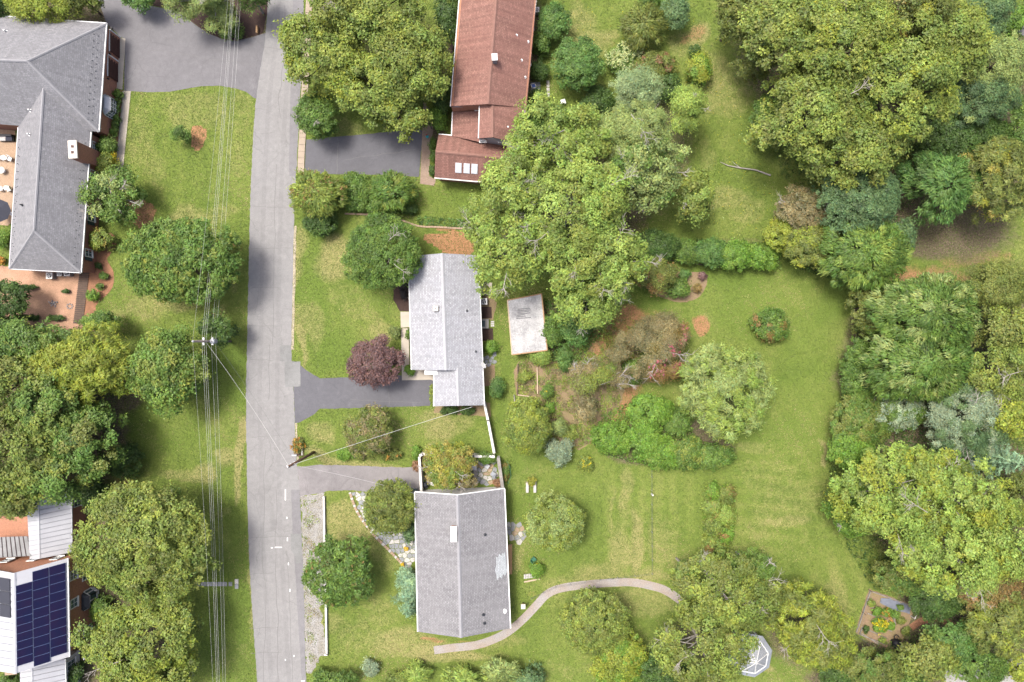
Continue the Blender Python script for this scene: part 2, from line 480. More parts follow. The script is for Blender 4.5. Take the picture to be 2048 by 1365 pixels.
M['black'] = surf('black_plastic', (0.012, 0.013, 0.018), 0.5, 0.1)
M['yellow'] = surf('yellow_bloom', (0.70, 0.48, 0.01), 0.8, 0.2)
M['tarp'] = surf('blue_grey_tarp', (0.20, 0.22, 0.27), 0.6, 0.3)
M['louver'] = surf('louvre_grey', (0.30, 0.325, 0.36), 0.6, 0.15, 2, 12, 0.12)
M['red_box'] = surf('red_plastic', (0.4, 0.02, 0.02), 0.5, 0.1)

# ------------------------------------------------------------------ ground sheet with real patches of dry grass, clay and leaf litter
def make_ground():
    xs = np.concatenate([[-900, -500, -250, -140, -95], np.arange(-72, 72.01, 0.4), [95, 140, 250, 500, 900]])
    ys = np.concatenate([[-900, -500, -250, -120, -75], np.arange(-50, 50.01, 0.4), [75, 120, 250, 500, 900]])
    X, Y = np.meshgrid(xs, ys)
    nx, ny = len(xs), len(ys)
    co = np.stack([X, Y, np.zeros_like(X)], -1).reshape(-1, 3)
    i = np.arange((nx - 1) * (ny - 1)); r, c = i // (nx - 1), i % (nx - 1)
    a = r * nx + c
    F = np.stack([a, a + 1, a + 1 + nx, a + nx], -1)
    me = bpy.data.meshes.new('lawn')
    me.vertices.add(len(co)); me.vertices.foreach_set('co', co.ravel())
    me.loops.add(F.size); me.loops.foreach_set('vertex_index', F.ravel().astype(np.int32))
    me.polygons.add(len(F)); me.polygons.foreach_set('loop_start', (np.arange(len(F)) * 4).astype(np.int32))
    me.update(calc_edges=True)
    U = co[:, 0] * PPM + 1024; V = 682.5 - co[:, 1] * PPM
    wr = np.random.default_rng(11)
    def fn(amp):
        f = np.zeros(len(U))
        for sc in (70, 45, 28, 17, 11):
            a = wr.random() * 6.28; b_ = wr.random() * 6.28; c_ = wr.random() * 6.28
            f += sc * np.sin((U * math.cos(a) + V * math.sin(a)) / sc + b_ + 1.3 * np.sin((U * math.sin(a) - V * math.cos(a)) / (sc * 1.4) + c_))
        return f * amp
    U0, V0 = U, V
    Uw, Vw = U + fn(.20), V + fn(.20)
    def field(blobs, warp=True):
        U, V = (Uw, Vw) if warp else (U0, V0)
        f = np.zeros(len(U))
        for b in blobs:
            x, y, rx, ry, amt = b[:5]
            d = ((U - x) / rx) ** 2 + ((V - y) / ry) ** 2
            f = np.maximum(f, amt * np.clip(1.35 - d, 0, 1) if len(b) < 6 else amt * np.clip((1.15 - d) * 5, 0, 1))
        return f
    dry = field([(675, 520, 50, 45, .75), (600, 520, 16, 60, .7), (620, 640, 30, 60, .55), (720, 620, 60, 30, .4), (760, 660, 25, 35, .6), (592, 640, 8, 120, .8),
        (700, 590, 60, 40, .35), (650, 880, 40, 25, .6), (700, 930, 90, 14, .8), (640, 925, 30, 14, .75), (880, 860, 60, 25, .7), (940, 850, 40, 20, .5), (870, 895, 35, 14, .8), (800, 925, 60, 10, .7),
        (400, 240, 70, 50, .45), (300, 300, 30, 90, .4), (375, 260, 25, 25, .5), (480, 240, 22, 60, .4), (480, 330, 14, 40, .4), (360, 415, 50, 22, .6), (420, 410, 60, 16, .45), (300, 620, 50, 30, .5), (360, 620, 50, 18, .6), (240, 640, 40, 15, .5),
        (478, 900, 12, 60, .95), (440, 920, 35, 18, .7), (390, 945, 40, 15, .7), (350, 950, 40, 14, .6), (478, 960, 10, 40, .8), (440, 1000, 30, 12, .4), (455, 640, 25, 30, .6), (470, 570, 14, 20, .5), (455, 470, 16, 12, .7),
        (504, 1200, 6, 120, .8), (470, 1330, 50, 40, .3), (440, 1100, 20, 80, .25),
        (1180, 60, 40, 50, .55), (1200, 90, 30, 25, .6), (1400, 80, 30, 40, .7), (1360, 100, 40, 30, .5), (1430, 180, 50, 70, .55), (1480, 200, 45, 60, .45), (1470, 380, 50, 40, .5), (1500, 430, 40, 50, .45), (1430, 300, 30, 40, .4),
        (1260, 1000, 22, 80, .55), (1290, 1090, 18, 60, .75), (1250, 1100, 40, 40, .65), (1200, 1140, 90, 25, .6), (1340, 1080, 40, 50, .45), (1130, 1150, 60, 20, .5), (1310, 1140, 50, 18, .6), (1380, 1120, 20, 40, .5), (1225, 1040, 10, 60, .5),
        (1530, 960, 70, 40, .35), (1560, 1010, 80, 50, .4), (1510, 1060, 40, 30, .4), (1600, 1100, 50, 60, .3), (1680, 1200, 25, 45, .5), (1560, 1040, 60, 12, .6), (1510, 900, 50, 20, .45),
        (1640, 905, 8, 30, .9), (1635, 930, 7, 25, .9), (1395, 645, 16, 20, .5), (1690, 570, 30, 30, .15),
        (700, 1050, 50, 60, .7), (690, 1030, 40, 25, .7), (760, 1110, 40, 60, .45), (790, 1290, 90, 35, .65), (700, 1280, 50, 50, .4), (900, 1320, 110, 18, .85), (860, 1300, 60, 22, .6), (740, 1230, 50, 40, .4), (1000, 1290, 60, 16, .5), (655, 1250, 20, 40, .5),
        (1120, 1330, 60, 30, .35), (1300, 1200, 60, 40, .55), (1320, 1180, 50, 18, .5), (1100, 1180, 50, 14, .3), (1270, 1160, 60, 8, .6), (1530, 1345, 25, 14, .8), (1040, 660, 20, 10, .3), (1010, 760, 10, 60, .4),
        (1040, 1110, 14, 30, .55), (1060, 960, 40, 30, .3), (1020, 920, 14, 30, .3), (720, 260, 40, 20, .45), (700, 240, 30, 30, .5), (840, 250, 30, 14, .5), (616, 170, 14, 30, .4)])
    soil = field([(1390, 650, 18, 20, 1.05), (1150, 720, 70, 80, .75), (1200, 760, 90, 100, .7), (1220, 690, 60, 60, .7), (1250, 640, 40, 20, .8), (1180, 830, 60, 60, .8), (1300, 650, 60, 40, .4),
        (1395, 75, 22, 30, .55), (1375, 95, 20, 12, .5), (445, 468, 14, 8, .8), (470, 480, 9, 20, .5), (440, 640, 10, 8, .8), (560, 30, 10, 40, .2), (1830, 580, 70, 60, .75), (1890, 545, 50, 40, .6),
        (1950, 500, 90, 25, .5), (1870, 560, 40, 30, .7), (1880, 1235, 60, 14, .8), (1845, 1245, 25, 10, .7), (392, 284, 11, 9, 1.1, 1), (272, 420, 18, 28, 1.0, 1), (265, 960, 25, 20, .5), (240, 800, 30, 60, .45),
        (1005, 640, 10, 40, .3), (888, 487, 50, 20, 1.2, 1), (890, 462, 60, 6, .8), (1270, 600, 40, 20, .3), (700, 1085, 25, 20, .35), (1155, 845, 40, 40, .6), (1060, 1180, 15, 12, .4), (880, 1297, 30, 8, .7), (960, 1290, 60, 8, .5)])
    litter = field([(1730, 130, 250, 170, .9), (1950, 250, 130, 260, 1.0), (1800, 420, 160, 90, 1.0), (1950, 520, 120, 30, .3), (1900, 720, 210, 170, 1.0), (1745, 700, 45, 140, .8), (1920, 1000, 210, 170, 1.0), (1950, 1240, 150, 130, 1.0), (1790, 860, 90, 70, .8),
        (1660, 490, 80, 50, .8), (1430, 505, 130, 14, .35), (1150, 420, 180, 140, .55), (1300, 280, 110, 110, .45), (60, 820, 170, 230, 1.0), (200, 860, 70, 130, .8), (270, 780, 30, 50, .6), (60, 20, 200, 30, .9), (440, 40, 90, 60, .95), (220, 1120, 90, 120, .8), (250, 1300, 130, 100, .7), (170, 1200, 25, 120, 1.0),
        (760, 100, 150, 110, .35), (890, 150, 25, 140, .9), (1080, 110, 20, 100, .8), (1420, 1280, 100, 80, .5), (1600, 1260, 80, 80, .5), (1800, 1320, 120, 60, .8), (1700, 1345, 100, 30, .7), (1330, 880, 120, 60, .9), (1400, 905, 80, 30, .8), (1350, 860, 20, 14, .9), (1440, 790, 70, 70, .3), (15, 600, 40, 60, .6), (1130, 650, 50, 70, .8)])
    lush = field([(630, 590, 30, 160, .9), (660, 690, 60, 40, .9), (630, 470, 40, 40, .7), (900, 410, 60, 30, .9), (650, 845, 50, 25, .6), (940, 800, 60, 25, .5), (760, 560, 60, 40, .6), (1300, 580, 60, 40, 1.0), (1450, 560, 90, 25, 1.0), (1480, 620, 80, 70, .6), (1640, 640, 60, 60, .6), (1660, 600, 30, 40, .9),
        (1620, 740, 80, 80, .45), (1500, 860, 60, 50, .9), (1600, 870, 60, 40, .6), (1060, 930, 60, 30, .8), (1030, 780, 14, 100, .8), (1000, 660, 20, 90, .5), (470, 760, 25, 60, .8), (430, 760, 20, 70, .8), (480, 1200, 20, 150, .7), (440, 1250, 25, 110, .7), (330, 850, 70, 50, .5),
        (1130, 1060, 90, 50, .3), (1040, 1000, 40, 40, .6), (1090, 1090, 60, 30, .5), (1130, 30, 40, 30, .7), (1440, 340, 30, 60, .5), (1420, 400, 40, 60, .6), (1170, 1010, 40, 40, .5), (650, 1180, 40, 30, .4), (960, 1180, 30, 60, .4), (240, 560, 25, 40, .4), (1560, 1320, 60, 40, .7), (270, 200, 30, 40, .5)])
    mow = np.zeros(len(U))
    def win(x, y, rx, ry): return np.clip(1.3 - ((U - x) / rx) ** 2 - ((V - y) / ry) ** 2, 0, 1)
    mow += win(1545, 1010, 110, 110) * np.sin((V + 0.10 * (U - 1540) + 14 * np.sin(U / 55)) / 4.6) * 0.8
    mow += win(1300, 1050, 130, 110) * np.sin(U / 5.2) * 0.7
    mow += win(350, 320, 130, 140) * np.sin((U + 0.08 * V) / 5.5) * 0.35
    mow += win(1680, 1150, 60, 120) * np.sin((U * 0.9 - V * 0.35) / 6) * 0.4
    # far outside the lots everything is rough wooded ground
    far = np.clip((np.maximum(np.abs(co[:, 0]) - 70, np.abs(co[:, 1]) - 46)) / 10, 0, 1)
    litter = np.maximum(litter, far * 0.25)
    for k, f in (('dry', dry), ('soil', soil), ('litter', litter), ('lush', lush), ('mow', mow)):
        at = me.attributes.new(k, 'FLOAT', 'POINT'); at.data.foreach_set('value', f.astype(np.float32))
    me.materials.append(M['lawn'])
    o = bpy.data.objects.new('lawn', me); COL.objects.link(o)
    tag(o, kind='structure')
make_ground()

# ------------------------------------------------------------------ roads, drives, paths
ROAD_L = [(560, -160), (546, -60), (536, 0), (530, 80), (512, 200), (504, 320), (500, 420), (497, 560), (494, 700), (492, 800), (494, 950), (497, 1080), (503, 1200), (510, 1300), (515, 1365), (526, 1480), (535, 1560)]
ROAD_R = [(628, -160), (616, -60), (608, 0), (607, 80), (600, 200), (594, 320), (590, 400), (587, 500), (585, 600), (583, 700), (588, 800), (592, 900), (600, 1000), (605, 1120), (608, 1250), (612, 1365), (620, 1480), (628, 1560)]
def inner(a, b, t): return [(p[0] + (q[0] - p[0]) * t, p[1] + (q[1] - p[1]) * t) for p, q in zip(a, b)]
rl, rr_ = smooth_poly(ROAD_L, False, 5), smooth_poly(ROAD_R, False, 5)
EXCL.append(wpoly(rl + rr_[::-1]))
MB().prism(wpoly(rl + rr_[::-1], 0.05, 3), -0.05, 0.02).build('road', M['road'], kind='structure')
# darker re-laid strip along the east edge of the road
e0 = smooth_poly([(598, -160), (592, -60), (586, 0), (584, 80), (581, 200), (578, 330), (579, 352)], False, 5)
e1 = smooth_poly([(627, -160), (615, -60), (607, 0), (606, 80), (599, 200), (593, 320), (592, 352)], False, 5)
MB().prism(wpoly(e0 + e1[::-1], 0.03, 4), -0.05, 0.026).build('road_edge_strip', M['road_edge'], kind='structure')
e0 = smooth_poly([(582, 980), (586, 1080), (590, 1130), (594, 1200), (600, 1300), (604, 1365), (614, 1480)], False, 5)
e1 = smooth_poly([(600, 980), (603, 1080), (606, 1130), (608, 1200), (611, 1300), (613, 1365), (622, 1480)], False, 5)
MB().prism(wpoly(e0 + e1[::-1], 0.04, 5), -0.05, 0.026).build('road_edge_strip', M['road_edge'], kind='structure')
M['sand'] = surf('sandy_edge', (0.50, 0.43, 0.31), 0.95, 0.3, 2, 12, 0.4)
M['oil'] = asphalt('worn_lane_asphalt', (0.230, 0.226, 0.223), 0.10)
def road_side(y):
    xs_ = [p[0] for p in rr_]; ys_ = [p[1] for p in rr_]
    return float(np.interp(y, ys_, xs_))
for ya, yb, w_ in ((452, 700, .30), (846, 925, .22)):
    c, Lp, Rp = ribbon([(road_side(y) + 2.5, y) for y in np.linspace(ya, yb, 8)], w_, 4)
    MB().prism(wpoly([((p.x * PPM + 1024), (682.5 - p.y * PPM)) for p in list(Lp) + list(Rp[::-1])], 0.05, int(ya)), -0.02, 0.022).build('sandy_verge', M['sand'], kind='structure')
for x_, t_ in ((0.30, .55), (0.68, .55)):
    lane = [(p[0] + (q[0] - p[0]) * x_, p[1]) for p, q in zip(ROAD_L, ROAD_R)]
    c, Lp, Rp = ribbon(lane, t_, 5)
    MB().prism(wpoly([((p.x * PPM + 1024), (682.5 - p.y * PPM)) for p in list(Lp) + list(Rp[::-1])], 0.06, int(x_ * 100)), -0.02, 0.024).build('worn_lane', M['oil'], kind='structure')
# road patches and seams
sheet('road_patch', [(560, 692), (582, 691), (583, 722), (561, 723)], 0.030, M['patch'], rough=0.03)
sheet('road_patch', [(569, 722), (601, 724), (601, 773), (570, 775)], 0.034, M['patch'], rough=0.03)
sheet('road_patch', [(581, 1068), (603, 1068), (605, 1126), (592, 1128), (590, 1112), (583, 1100)], 0.034, M['patch'], rough=0.04)
rs = random.Random(5)
def seam(pts, w=0.055, z=0.031):
    c, L, R = ribbon(pts, w, 4)
    mb = MB()
    for i in range(len(c) - 1):
        mb.solid([(p.x, p.y, z - 0.008) for p in (R[i], R[i + 1], L[i + 1], L[i])], [(p.x, p.y, z) for p in (R[i], R[i + 1], L[i + 1], L[i])])
    return mb.build('road_crack', M['tar'], kind='structure', uv=False)
M['tar'] = surf('crack_filler', (0.205, 0.20, 0.196), 0.9, 0.2)
def wob(x0, y0, x1, y1, amp, n):
    return [(x0 + (x1 - x0) * i / n + rs.uniform(-amp, amp), y0 + (y1 - y0) * i / n + rs.uniform(-amp * .4, amp * .4)) for i in range(n + 1)]
seam(wob(568, 10, 560, 240, 5, 10)); seam(wob(552, 330, 545, 690, 1.5, 10), 0.045); seam(wob(540, 690, 538, 800, 1.5, 5), 0.045)
seam(wob(551, 980, 557, 1365, 2.5, 12)); seam(wob(575, 1100, 586, 1365, 1.5, 8), 0.04); seam(wob(528, 900, 530, 1365, 4, 10), 0.045)
for y in (95, 268, 415, 495, 575, 655, 720, 872, 1072, 1146, 1255, 1304):
    seam([(p[0], p[1]) for p in wob(500 + (y < 300) * 20, y + rs.uniform(-4, 4), 560 + rs.uniform(-15, 25), y + rs.uniform(-4, 4), 3, 6)], 0.042)
seam(wob(676, 276, 674, 349, .8, 6), 0.05, 0.027); seam(wob(663, 934, 662, 983, .6, 4), 0.04, 0.027); seam(wob(797, 936, 796, 984, .6, 4), 0.06, 0.027)
seam(wob(700, 800, 840, 806, 3, 6), 0.03, 0.027); seam(wob(776, 756, 779, 812, 2, 5), 0.035, 0.027); seam(wob(300, 100, 500, 130, 5, 8), 0.03, 0.027); seam(wob(690, 320, 830, 300, 4, 7), 0.03, 0.027)
for (x, y, w, h) in ((557, 1095, 14, 2), (544, 1096, 4, 2), (575, 1079, 2, 7), (577, 1128, 2, 5), (580, 1181, 2, 6), (574, 1036, 2, 4), (588, 1312, 2, 3), (571, 990, 2, 22), (606, 1362, 7, 2), (571, 1320, 2, 3)):
    sheet('paint_mark', [(x - w / 2, y - h / 2), (x + w / 2, y - h / 2), (x + w / 2, y + h / 2), (x - w / 2, y + h / 2)], 0.040, M['white'], th=0.006)

sheet('driveway', [(182, -40), (213, 46), (240, 74), (250, 78), (248, 182), (262, 183), (300, 185), (340, 184), (372, 178), (402, 173), (440, 172), (470, 177), (492, 184), (509, 197), (516, 198), (534, 90), (536, 66), (526, 68), (500, 76), (472, 83), (442, 78), (418, 68), (396, 54), (372, 36), (350, 22), (305, 13), (270, 8), (250, -40)],
      0.016, M['drive_nw'], rough=0.02)
sheet('driveway', [(612, 280), (650, 276), (720, 270), (800, 262), (846, 260), (838, 354), (760, 350), (680, 349), (609, 347)], 0.016, M['drive_new'], rough=0.03)
sheet('driveway', [(585, 722), (598, 728), (612, 741), (640, 757), (700, 755), (770, 753), (804, 751), (868, 759), (868, 790), (859, 812), (770, 815), (690, 817), (640, 818), (626, 831), (597, 846), (590, 846)],
      0.016, M['drive_new'], rough=0.03)
sheet('driveway', [(594, 934), (640, 930), (720, 932), (800, 935), (842, 934), (842, 990), (760, 985), (700, 981), (660, 982), (640, 986), (600, 993)], 0.016, M['drive_old'], rough=0.05)
sheet('gravel_verge', [(602, 992), (640, 986), (650, 985), (652, 1200), (640, 1215), (655, 1310), (640, 1312), (624, 1345), (613, 1345), (606, 1200)], 0.014, M['gravel'], rough=0.22)
sheet('concrete_apron', [(236, 75), (251, 78), (245, 180), (228, 176)], 0.03, M['concrete'], th=0.05)
sheet('concrete_walk', [(246, 182), (262, 183), (250, 300), (245, 352), (230, 352), (236, 290)], 0.035, M['concrete'], th=0.05)
sheet('pine_straw_bed', [(226, 182), (246, 182), (236, 290), (229, 345), (222, 375), (205, 375), (206, 240)], 0.012, M['mulch'], rough=0.05)
sheet('pine_straw_bed', [(180, 470), (200, 465), (228, 470), (233, 490), (222, 507), (215, 520), (226, 540), (228, 560), (222, 580), (205, 598), (192, 612), (194, 628), (202, 650), (170, 660), (160, 560)], 0.012, M['mulch'], rough=0.05, sm=True)
sheet('clay_yard', [(-40, 530), (70, 536), (188, 545), (188, 560), (165, 660), (110, 668), (-40, 640)], 0.010, M['patio_dirt'], rough=0.15)
sheet('leaf_litter_island', [(300, -40), (306, 12), (350, 21), (372, 35), (396, 53), (418, 67), (442, 77), (472, 82), (500, 75), (526, 67), (536, 20), (540, -40)], 0.012, M['mulch_dark'], rough=0.05)
sheet('brick_terrace', [(-60, 250), (30, 262), (34, 300), (24, 445), (16, 452), (-60, 445)], 0.02, M['terracotta_paving'], th=0.04)
sheet('brick_walk', [(847, 205), (864, 207), (866, 262), (861, 300), (858, 352), (872, 360), (868, 372), (840, 368), (843, 300)], 0.03, M['brick_paving'], th=0.05)
sheet('brick_walk', [(886, 70), (912, 66), (904, 112), (884, 112)], 0.03, M['brick_paving'], th=0.05)
sheet('brick_terrace', [(-60, 1030), (62, 1034), (62, 1082), (-60, 1082)], 0.05, M['brick_orange'], th=0.06)
# walk and landing at the front of the pale house
sheet('concrete_walk', [(801, 624), (824, 624), (826, 654), (802, 656)], 0.10, M['concrete'], th=0.14)
sheet('concrete_walk', [(802, 657), (817, 657), (819, 736), (868, 740), (872, 764), (862, 760), (804, 761)], 0.035, M['concrete'], th=0.05)
sheet('mulch_bed', [(787, 570), (826, 560), (826, 623), (800, 623), (787, 600)], 0.012, M['mulch_dark'], rough=0.04)
sheet('mulch_bed', [(818, 657), (830, 657), (832, 730), (820, 730)], 0.012, M['mulch_dark'])
sheet('concrete_walk', [(955, 566), (984, 566), (984, 591), (957, 591)], 0.04, M['concrete'], th=0.06)
sheet('mulch_bed', [(955, 592), (990, 592), (994, 605), (986, 640), (957, 640)], 0.012, M['bed_soil'], rough=0.04)
sheet('mulch_bed', [(958, 614), (983, 614), (984, 637), (958, 637)], 0.018, M['mulch_dark'])
sheet('mulch_bed', [(958, 657), (986, 657), (987, 682), (958, 682)], 0.018, M['mulch_dark'])
sheet('mulch_bed', [(960, 730), (990, 730), (990, 770), (962, 775), (966, 745)], 0.012, M['bed_soil'], rough=0.04)
sheet('mulch_bed', [(870, 808), (980, 806), (982, 834), (920, 830), (868, 826)], 0.012, M['bed_soil'], rough=0.06)
sheet('mulch_bed', [(1275, 560), (1290, 545), (1390, 544), (1412, 550), (1414, 566), (1404, 588), (1385, 601), (1360, 605), (1330, 598), (1300, 582)], 0.012, M['bed_soil'], rough=0.06, sm=True)
sheet('mulch_bed', [(586, 876), (606, 876), (608, 912), (588, 912)], 0.03, M['bed_soil'])
sheet('mulch_bed', [(1036, 725), (1130, 722), (1180, 720), (1230, 700), (1250, 760), (1230, 830), (1190, 880), (1150, 900), (1110, 880), (1060, 800), (1036, 790)], 0.008, M['bed_soil'], rough=0.2, sm=True)
sheet('vegetable_plot', [(1737, 1178), (1830, 1212), (1800, 1300), (1755, 1290), (1710, 1266)], 0.014, M['bed_soil'], rough=0.08)
sheet('concrete_yard', [(1895, 1325), (1925, 1318), (2070, 1316), (2070, 1400), (1880, 1400)], 0.014, M['concrete_grey'], rough=0.05)
sheet('concrete_yard', [(2026, 22), (2070, 18), (2070, 90), (2030, 60)], 0.014, M['drive_nw'], rough=0.05)
# curved gravel path behind the south house
c, Lp, Rp = ribbon([(868, 1301), (905, 1296), (950, 1291), (985, 1280), (1016, 1264), (1045, 1240), (1072, 1212), (1094, 1189), (1122, 1177), (1170, 1170), (1220, 1166), (1262, 1165), (1298, 1171), (1330, 1181), (1365, 1205), (1400, 1240)], 1.05)
EXCL.append([(p.x, p.y) for p in Lp] + [(p.x, p.y) for p in Rp[::-1]])
MB().prism(EXCL[-1], -0.02, 0.02).build('garden_path', M['path'], kind='structure')
# dirt track into the wood at lower right
c, Lp, Rp = ribbon([(1822, 1256), (1840, 1244), (1862, 1238), (1885, 1240), (1912, 1256), (1940, 1275)], 0.9)
EXCL.append([(p.x, p.y) for p in Lp] + [(p.x, p.y) for p in Rp[::-1]])
MB().prism(EXCL[-1], -0.02, 0.016).build('dirt_track', M['mulch'], kind='structure')

# kerb of cast sections along the north-east verge
k = thing('kerb', P(605, 180), 'pale tan concrete kerb sections along the road beside the oak trees', 'kerb')
c, Lp, Rp = ribbon([(622, -40), (617, 40), (612, 140), (609, 200), (606, 260), (603, 310), (602, 346)], 0.85, 7)
for i in range(0, len(c) - 2, 2):
    a, b = 0.985, 0.015
    q = [Lp[i].lerp(Lp[i + 2], b), Rp[i].lerp(Rp[i + 2], b), Rp[i].lerp(Rp[i + 2], a), Lp[i].lerp(Lp[i + 2], a)]
    MB().prism([(p.x, p.y) for p in q], -0.05, 0.12).build('kerb_section', M['kerb'], k)

# ------------------------------------------------------------------ flagstones: every stone its own piece
def clip(poly, a, b, c):
    """keep a*x + b*y <= c"""
    out = []
    for i in range(len(poly)):
        p, q = poly[i], poly[(i + 1) % len(poly)]
        dp, dq = a * p[0] + b * p[1] - c, a * q[0] + b * q[1] - c
        if dp <= 0: out.append(p)
        if (dp < 0) != (dq < 0):
            t = dp / (dp - dq)
            out.append((p[0] + (q[0] - p[0]) * t, p[1] + (q[1] - p[1]) * t))
    return out

def in_poly(x, y, poly):
    r = np.zeros(np.shape(x), bool)
    n = len(poly)
    for i in range(n):
        (x0, y0), (x1, y1) = poly[i], poly[(i + 1) % n]
        cnd = ((y0 > y) != (y1 > y))
        with np.errstate(divide='ignore', invalid='ignore'):
            xi = (x1 - x0) * (y - y0) / (y1 - y0 + 1e-12) + x0
        r ^= cnd & (x < xi)
    return r

def flagstones(owner, pts, size, mats, seed, z=0.045, gap=0.03):
    poly = wpoly(pts); rr = random.Random(seed)
    xs = [p[0] for p in poly]; ys = [p[1] for p in poly]
    C = []
    y = min(ys) - size; row = 0
    while y < max(ys) + size:
        x = min(xs) - size + (row % 2) * size * 0.5
        while x < max(xs) + size:
            C.append((x + rr.uniform(-.33, .33) * size, y + rr.uniform(-.33, .33) * size)); x += size
        y += size * 0.9; row += 1
    n = 0
    for i, p in enumerate(C):
        if not in_poly(np.array(p[0]), np.array(p[1]), poly): continue
        cell = [(p[0] - size, p[1] - size), (p[0] + size, p[1] - size), (p[0] + size, p[1] + size), (p[0] - size, p[1] + size)]
        for j, q in enumerate(C):
            if i == j: continue
            dx, dy = q[0] - p[0], q[1] - p[1]; d = math.hypot(dx, dy)
            if d > 2.6 * size: continue
            dx, dy = dx / d, dy / d
            cell = clip(cell, dx, dy, dx * p[0] + dy * p[1] + d / 2 - gap)
            if len(cell) < 3: break
        if len(cell) >= 3 and abs(area2(cell)) > 0.02:
            MB().prism(cell, -0.01, z + rr.uniform(-.008, .012)).build('flagstone', M[rr.choice(mats)], owner)
            n += 1
    return n

fp = thing('flagstone_path', P(770, 1050), 'flagstone path with tan stone edging between lawn and south house', 'path')
flagstones(fp, [(704, 984), (735, 984), (742, 1010), (760, 1040), (800, 1050), (832, 1085), (832, 1128), (815, 1135), (790, 1110), (755, 1075), (730, 1045), (716, 1020)], 0.62, ['stone_grey', 'stone_pale', 'stone_pale', 'stone_grey'], 3)
edge = smooth_poly([(700, 985), (712, 1018), (728, 1044), (752, 1074), (786, 1108), (812, 1136)], False, 8)
for i in range(len(edge) - 1):
    a, b = P(*edge[i]), P(*edge[i + 1]); m = (a + b) / 2
    MB().box((m.x, m.y, -0.02), (b - a).length * 0.93, 0.34, 0.17, math.atan2(b.y - a.y, b.x - a.x), 0.92).build('edging_stone', M['stone_tan' if i % 3 else 'stone_pale'], fp)
fp = thing('flagstone_patio', P(1033, 1066), 'small irregular flagstone patio beside the east eave of the south house', 'patio')
flagstones(fp, [(1014, 1050), (1030, 1046), (1044, 1045), (1048, 1062), (1053, 1078), (1048, 1085), (1020, 1083), (1015, 1078)], 0.66, ['stone_grey', 'stone_grey', 'stone_tan', 'stone_pale'], 8)
fp = thing('flagstone_patio', P(955, 945), 'walled courtyard patio of irregular pale flagstones', 'patio')
flagstones(fp, [(848, 912), (988, 914), (1000, 970), (850, 974)], 0.62, ['stone_grey', 'stone_tan', 'stone_pale', 'stone_grey'], 12)
fp = thing('flagstone_patio', P(980, 720), 'tiny grey flagstone pad behind the pale house near the dish', 'patio')
flagstones(fp, [(965, 711), (990, 711), (990, 730), (966, 730)], 0.5, ['stone_grey'], 15)
fp = thing('paver_path', P(1096, 210), 'line of square pale pavers through grass east of the red roofed house', 'path')
for i, y in enumerate(np.arange(165, 262, 7.2)):
    MB().box(P(1096 - 0.0 * i + (y - 165) * 0.02, y), 0.36, 0.40, 0.035, 0.05).build('paver', M['stone_pale'], fp)
fp = thing('stepping_stone_walk', P(430, 1167), 'grey stone slab walk ending in a T on the lawn under the wires', 'path')
for x, w in ((395, 11), (407, 10), (419, 11), (430, 9), (441, 11), (450, 8), (461, 7)):
    MB().box(P(x, 1168.5), w / PPM, 0.52, 0.05, rs.uniform(-.03, .03)).build('slab', M['stone_grey'], fp)
for y in (1163, 1173): MB().box(P(473.5, y), 0.46, 0.6, 0.06).build('slab', M['stone_pale' if y < 1165 else 'stone_grey'], fp)
fp = thing('patio_slab', P(1072, 178), 'grey patio slabs by the east wall of the red roofed house', 'patio')
for x, y in ((1066, 170), (1076, 170), (1066, 181), (1076, 181)): MB().box(P(x, y), 0.6, 0.66, 0.04, 0.05).build('slab', M['stone_grey'], fp)

# ------------------------------------------------------------------ houses
def W(o): return root_loc(o)
def inset_quad(q, d):
    """q world points (ccw or cw), shrink by d metres towards the middle along both edges"""
    out = []
    for i in range(4):
        p = q[i]; a = (q[(i + 1) % 4] - p); b = (q[(i - 1) % 4] - p)
        a = Vector((a.x, a.y, 0)).normalized(); b = Vector((b.x, b.y, 0)).normalized()
        out.append(Vector((p.x, p.y, 0)) + (a + b) * d)
    return out

def ridge_cap(roof, a, b, mat, w=0.42):
    mb = MB(); a, b = Vector(a), Vector(b)
    d = (b - a); s = Vector((-d.y, d.x, 0)).normalized() * (w / 2)
    up = Vector((0, 0, 0.055)); dn = Vector((0, 0, -0.07))
    mb.solid([a - s + dn, b - s + dn, b + s + dn, a + s + dn], [a - s * .3 + up, b - s * .3 + up, b + s * .3 + up, a + s * .3 + up])
    return mb.build('ridge_cap', mat, roof)

def gutter(house, a, b, mat='white', w=0.17):
    a, b = Vector(a), Vector(b)
    d = (b - a).normalized(); mb = MB()
    mb.beam(a + Vector((0, 0, 0.02)), b + Vector((0, 0, 0.02)), w, 0.17)
    return mb.build('gutter', M[mat], house)

def walls_gable(house, q, ridge0, ridge1, he, hr, ov, mat, name='wall'):
    """q = NW, NE, SE, SW eave corners, gables at north and south (ridge0 north, ridge1 south)"""
    b = inset_quad(q, ov)
    zt = he + 0.05
    t = [Vector((p.x, p.y, zt)) for p in b]
    mb = MB()
    n = len(mb.v)
    r0 = Vector((ridge0.x, ridge0.y, hr - 0.30)); r1 = Vector((ridge1.x, ridge1.y, hr - 0.30))
    m0 = (b[0] + b[1]) / 2; m1 = (b[2] + b[3]) / 2
    ax = (m1 - m0).normalized()
    r0 = r0 + ax * ov; r1 = r1 - ax * ov
    mb.face([b[0], b[3], t[3], t[0]]); mb.face([b[2], b[1], t[1], t[2]])
    mb.face([b[1], b[0], t[0], r0, t[1]]); mb.face([b[3], b[2], t[2], r1, t[3]])
    mb.face([t[0], t[3], r1, r0]); mb.face([t[2], t[1], r0, r1])
    mb.face([b[0], b[1], b[2], b[3]][::-1])
    return mb.build(name, M[mat], house), b

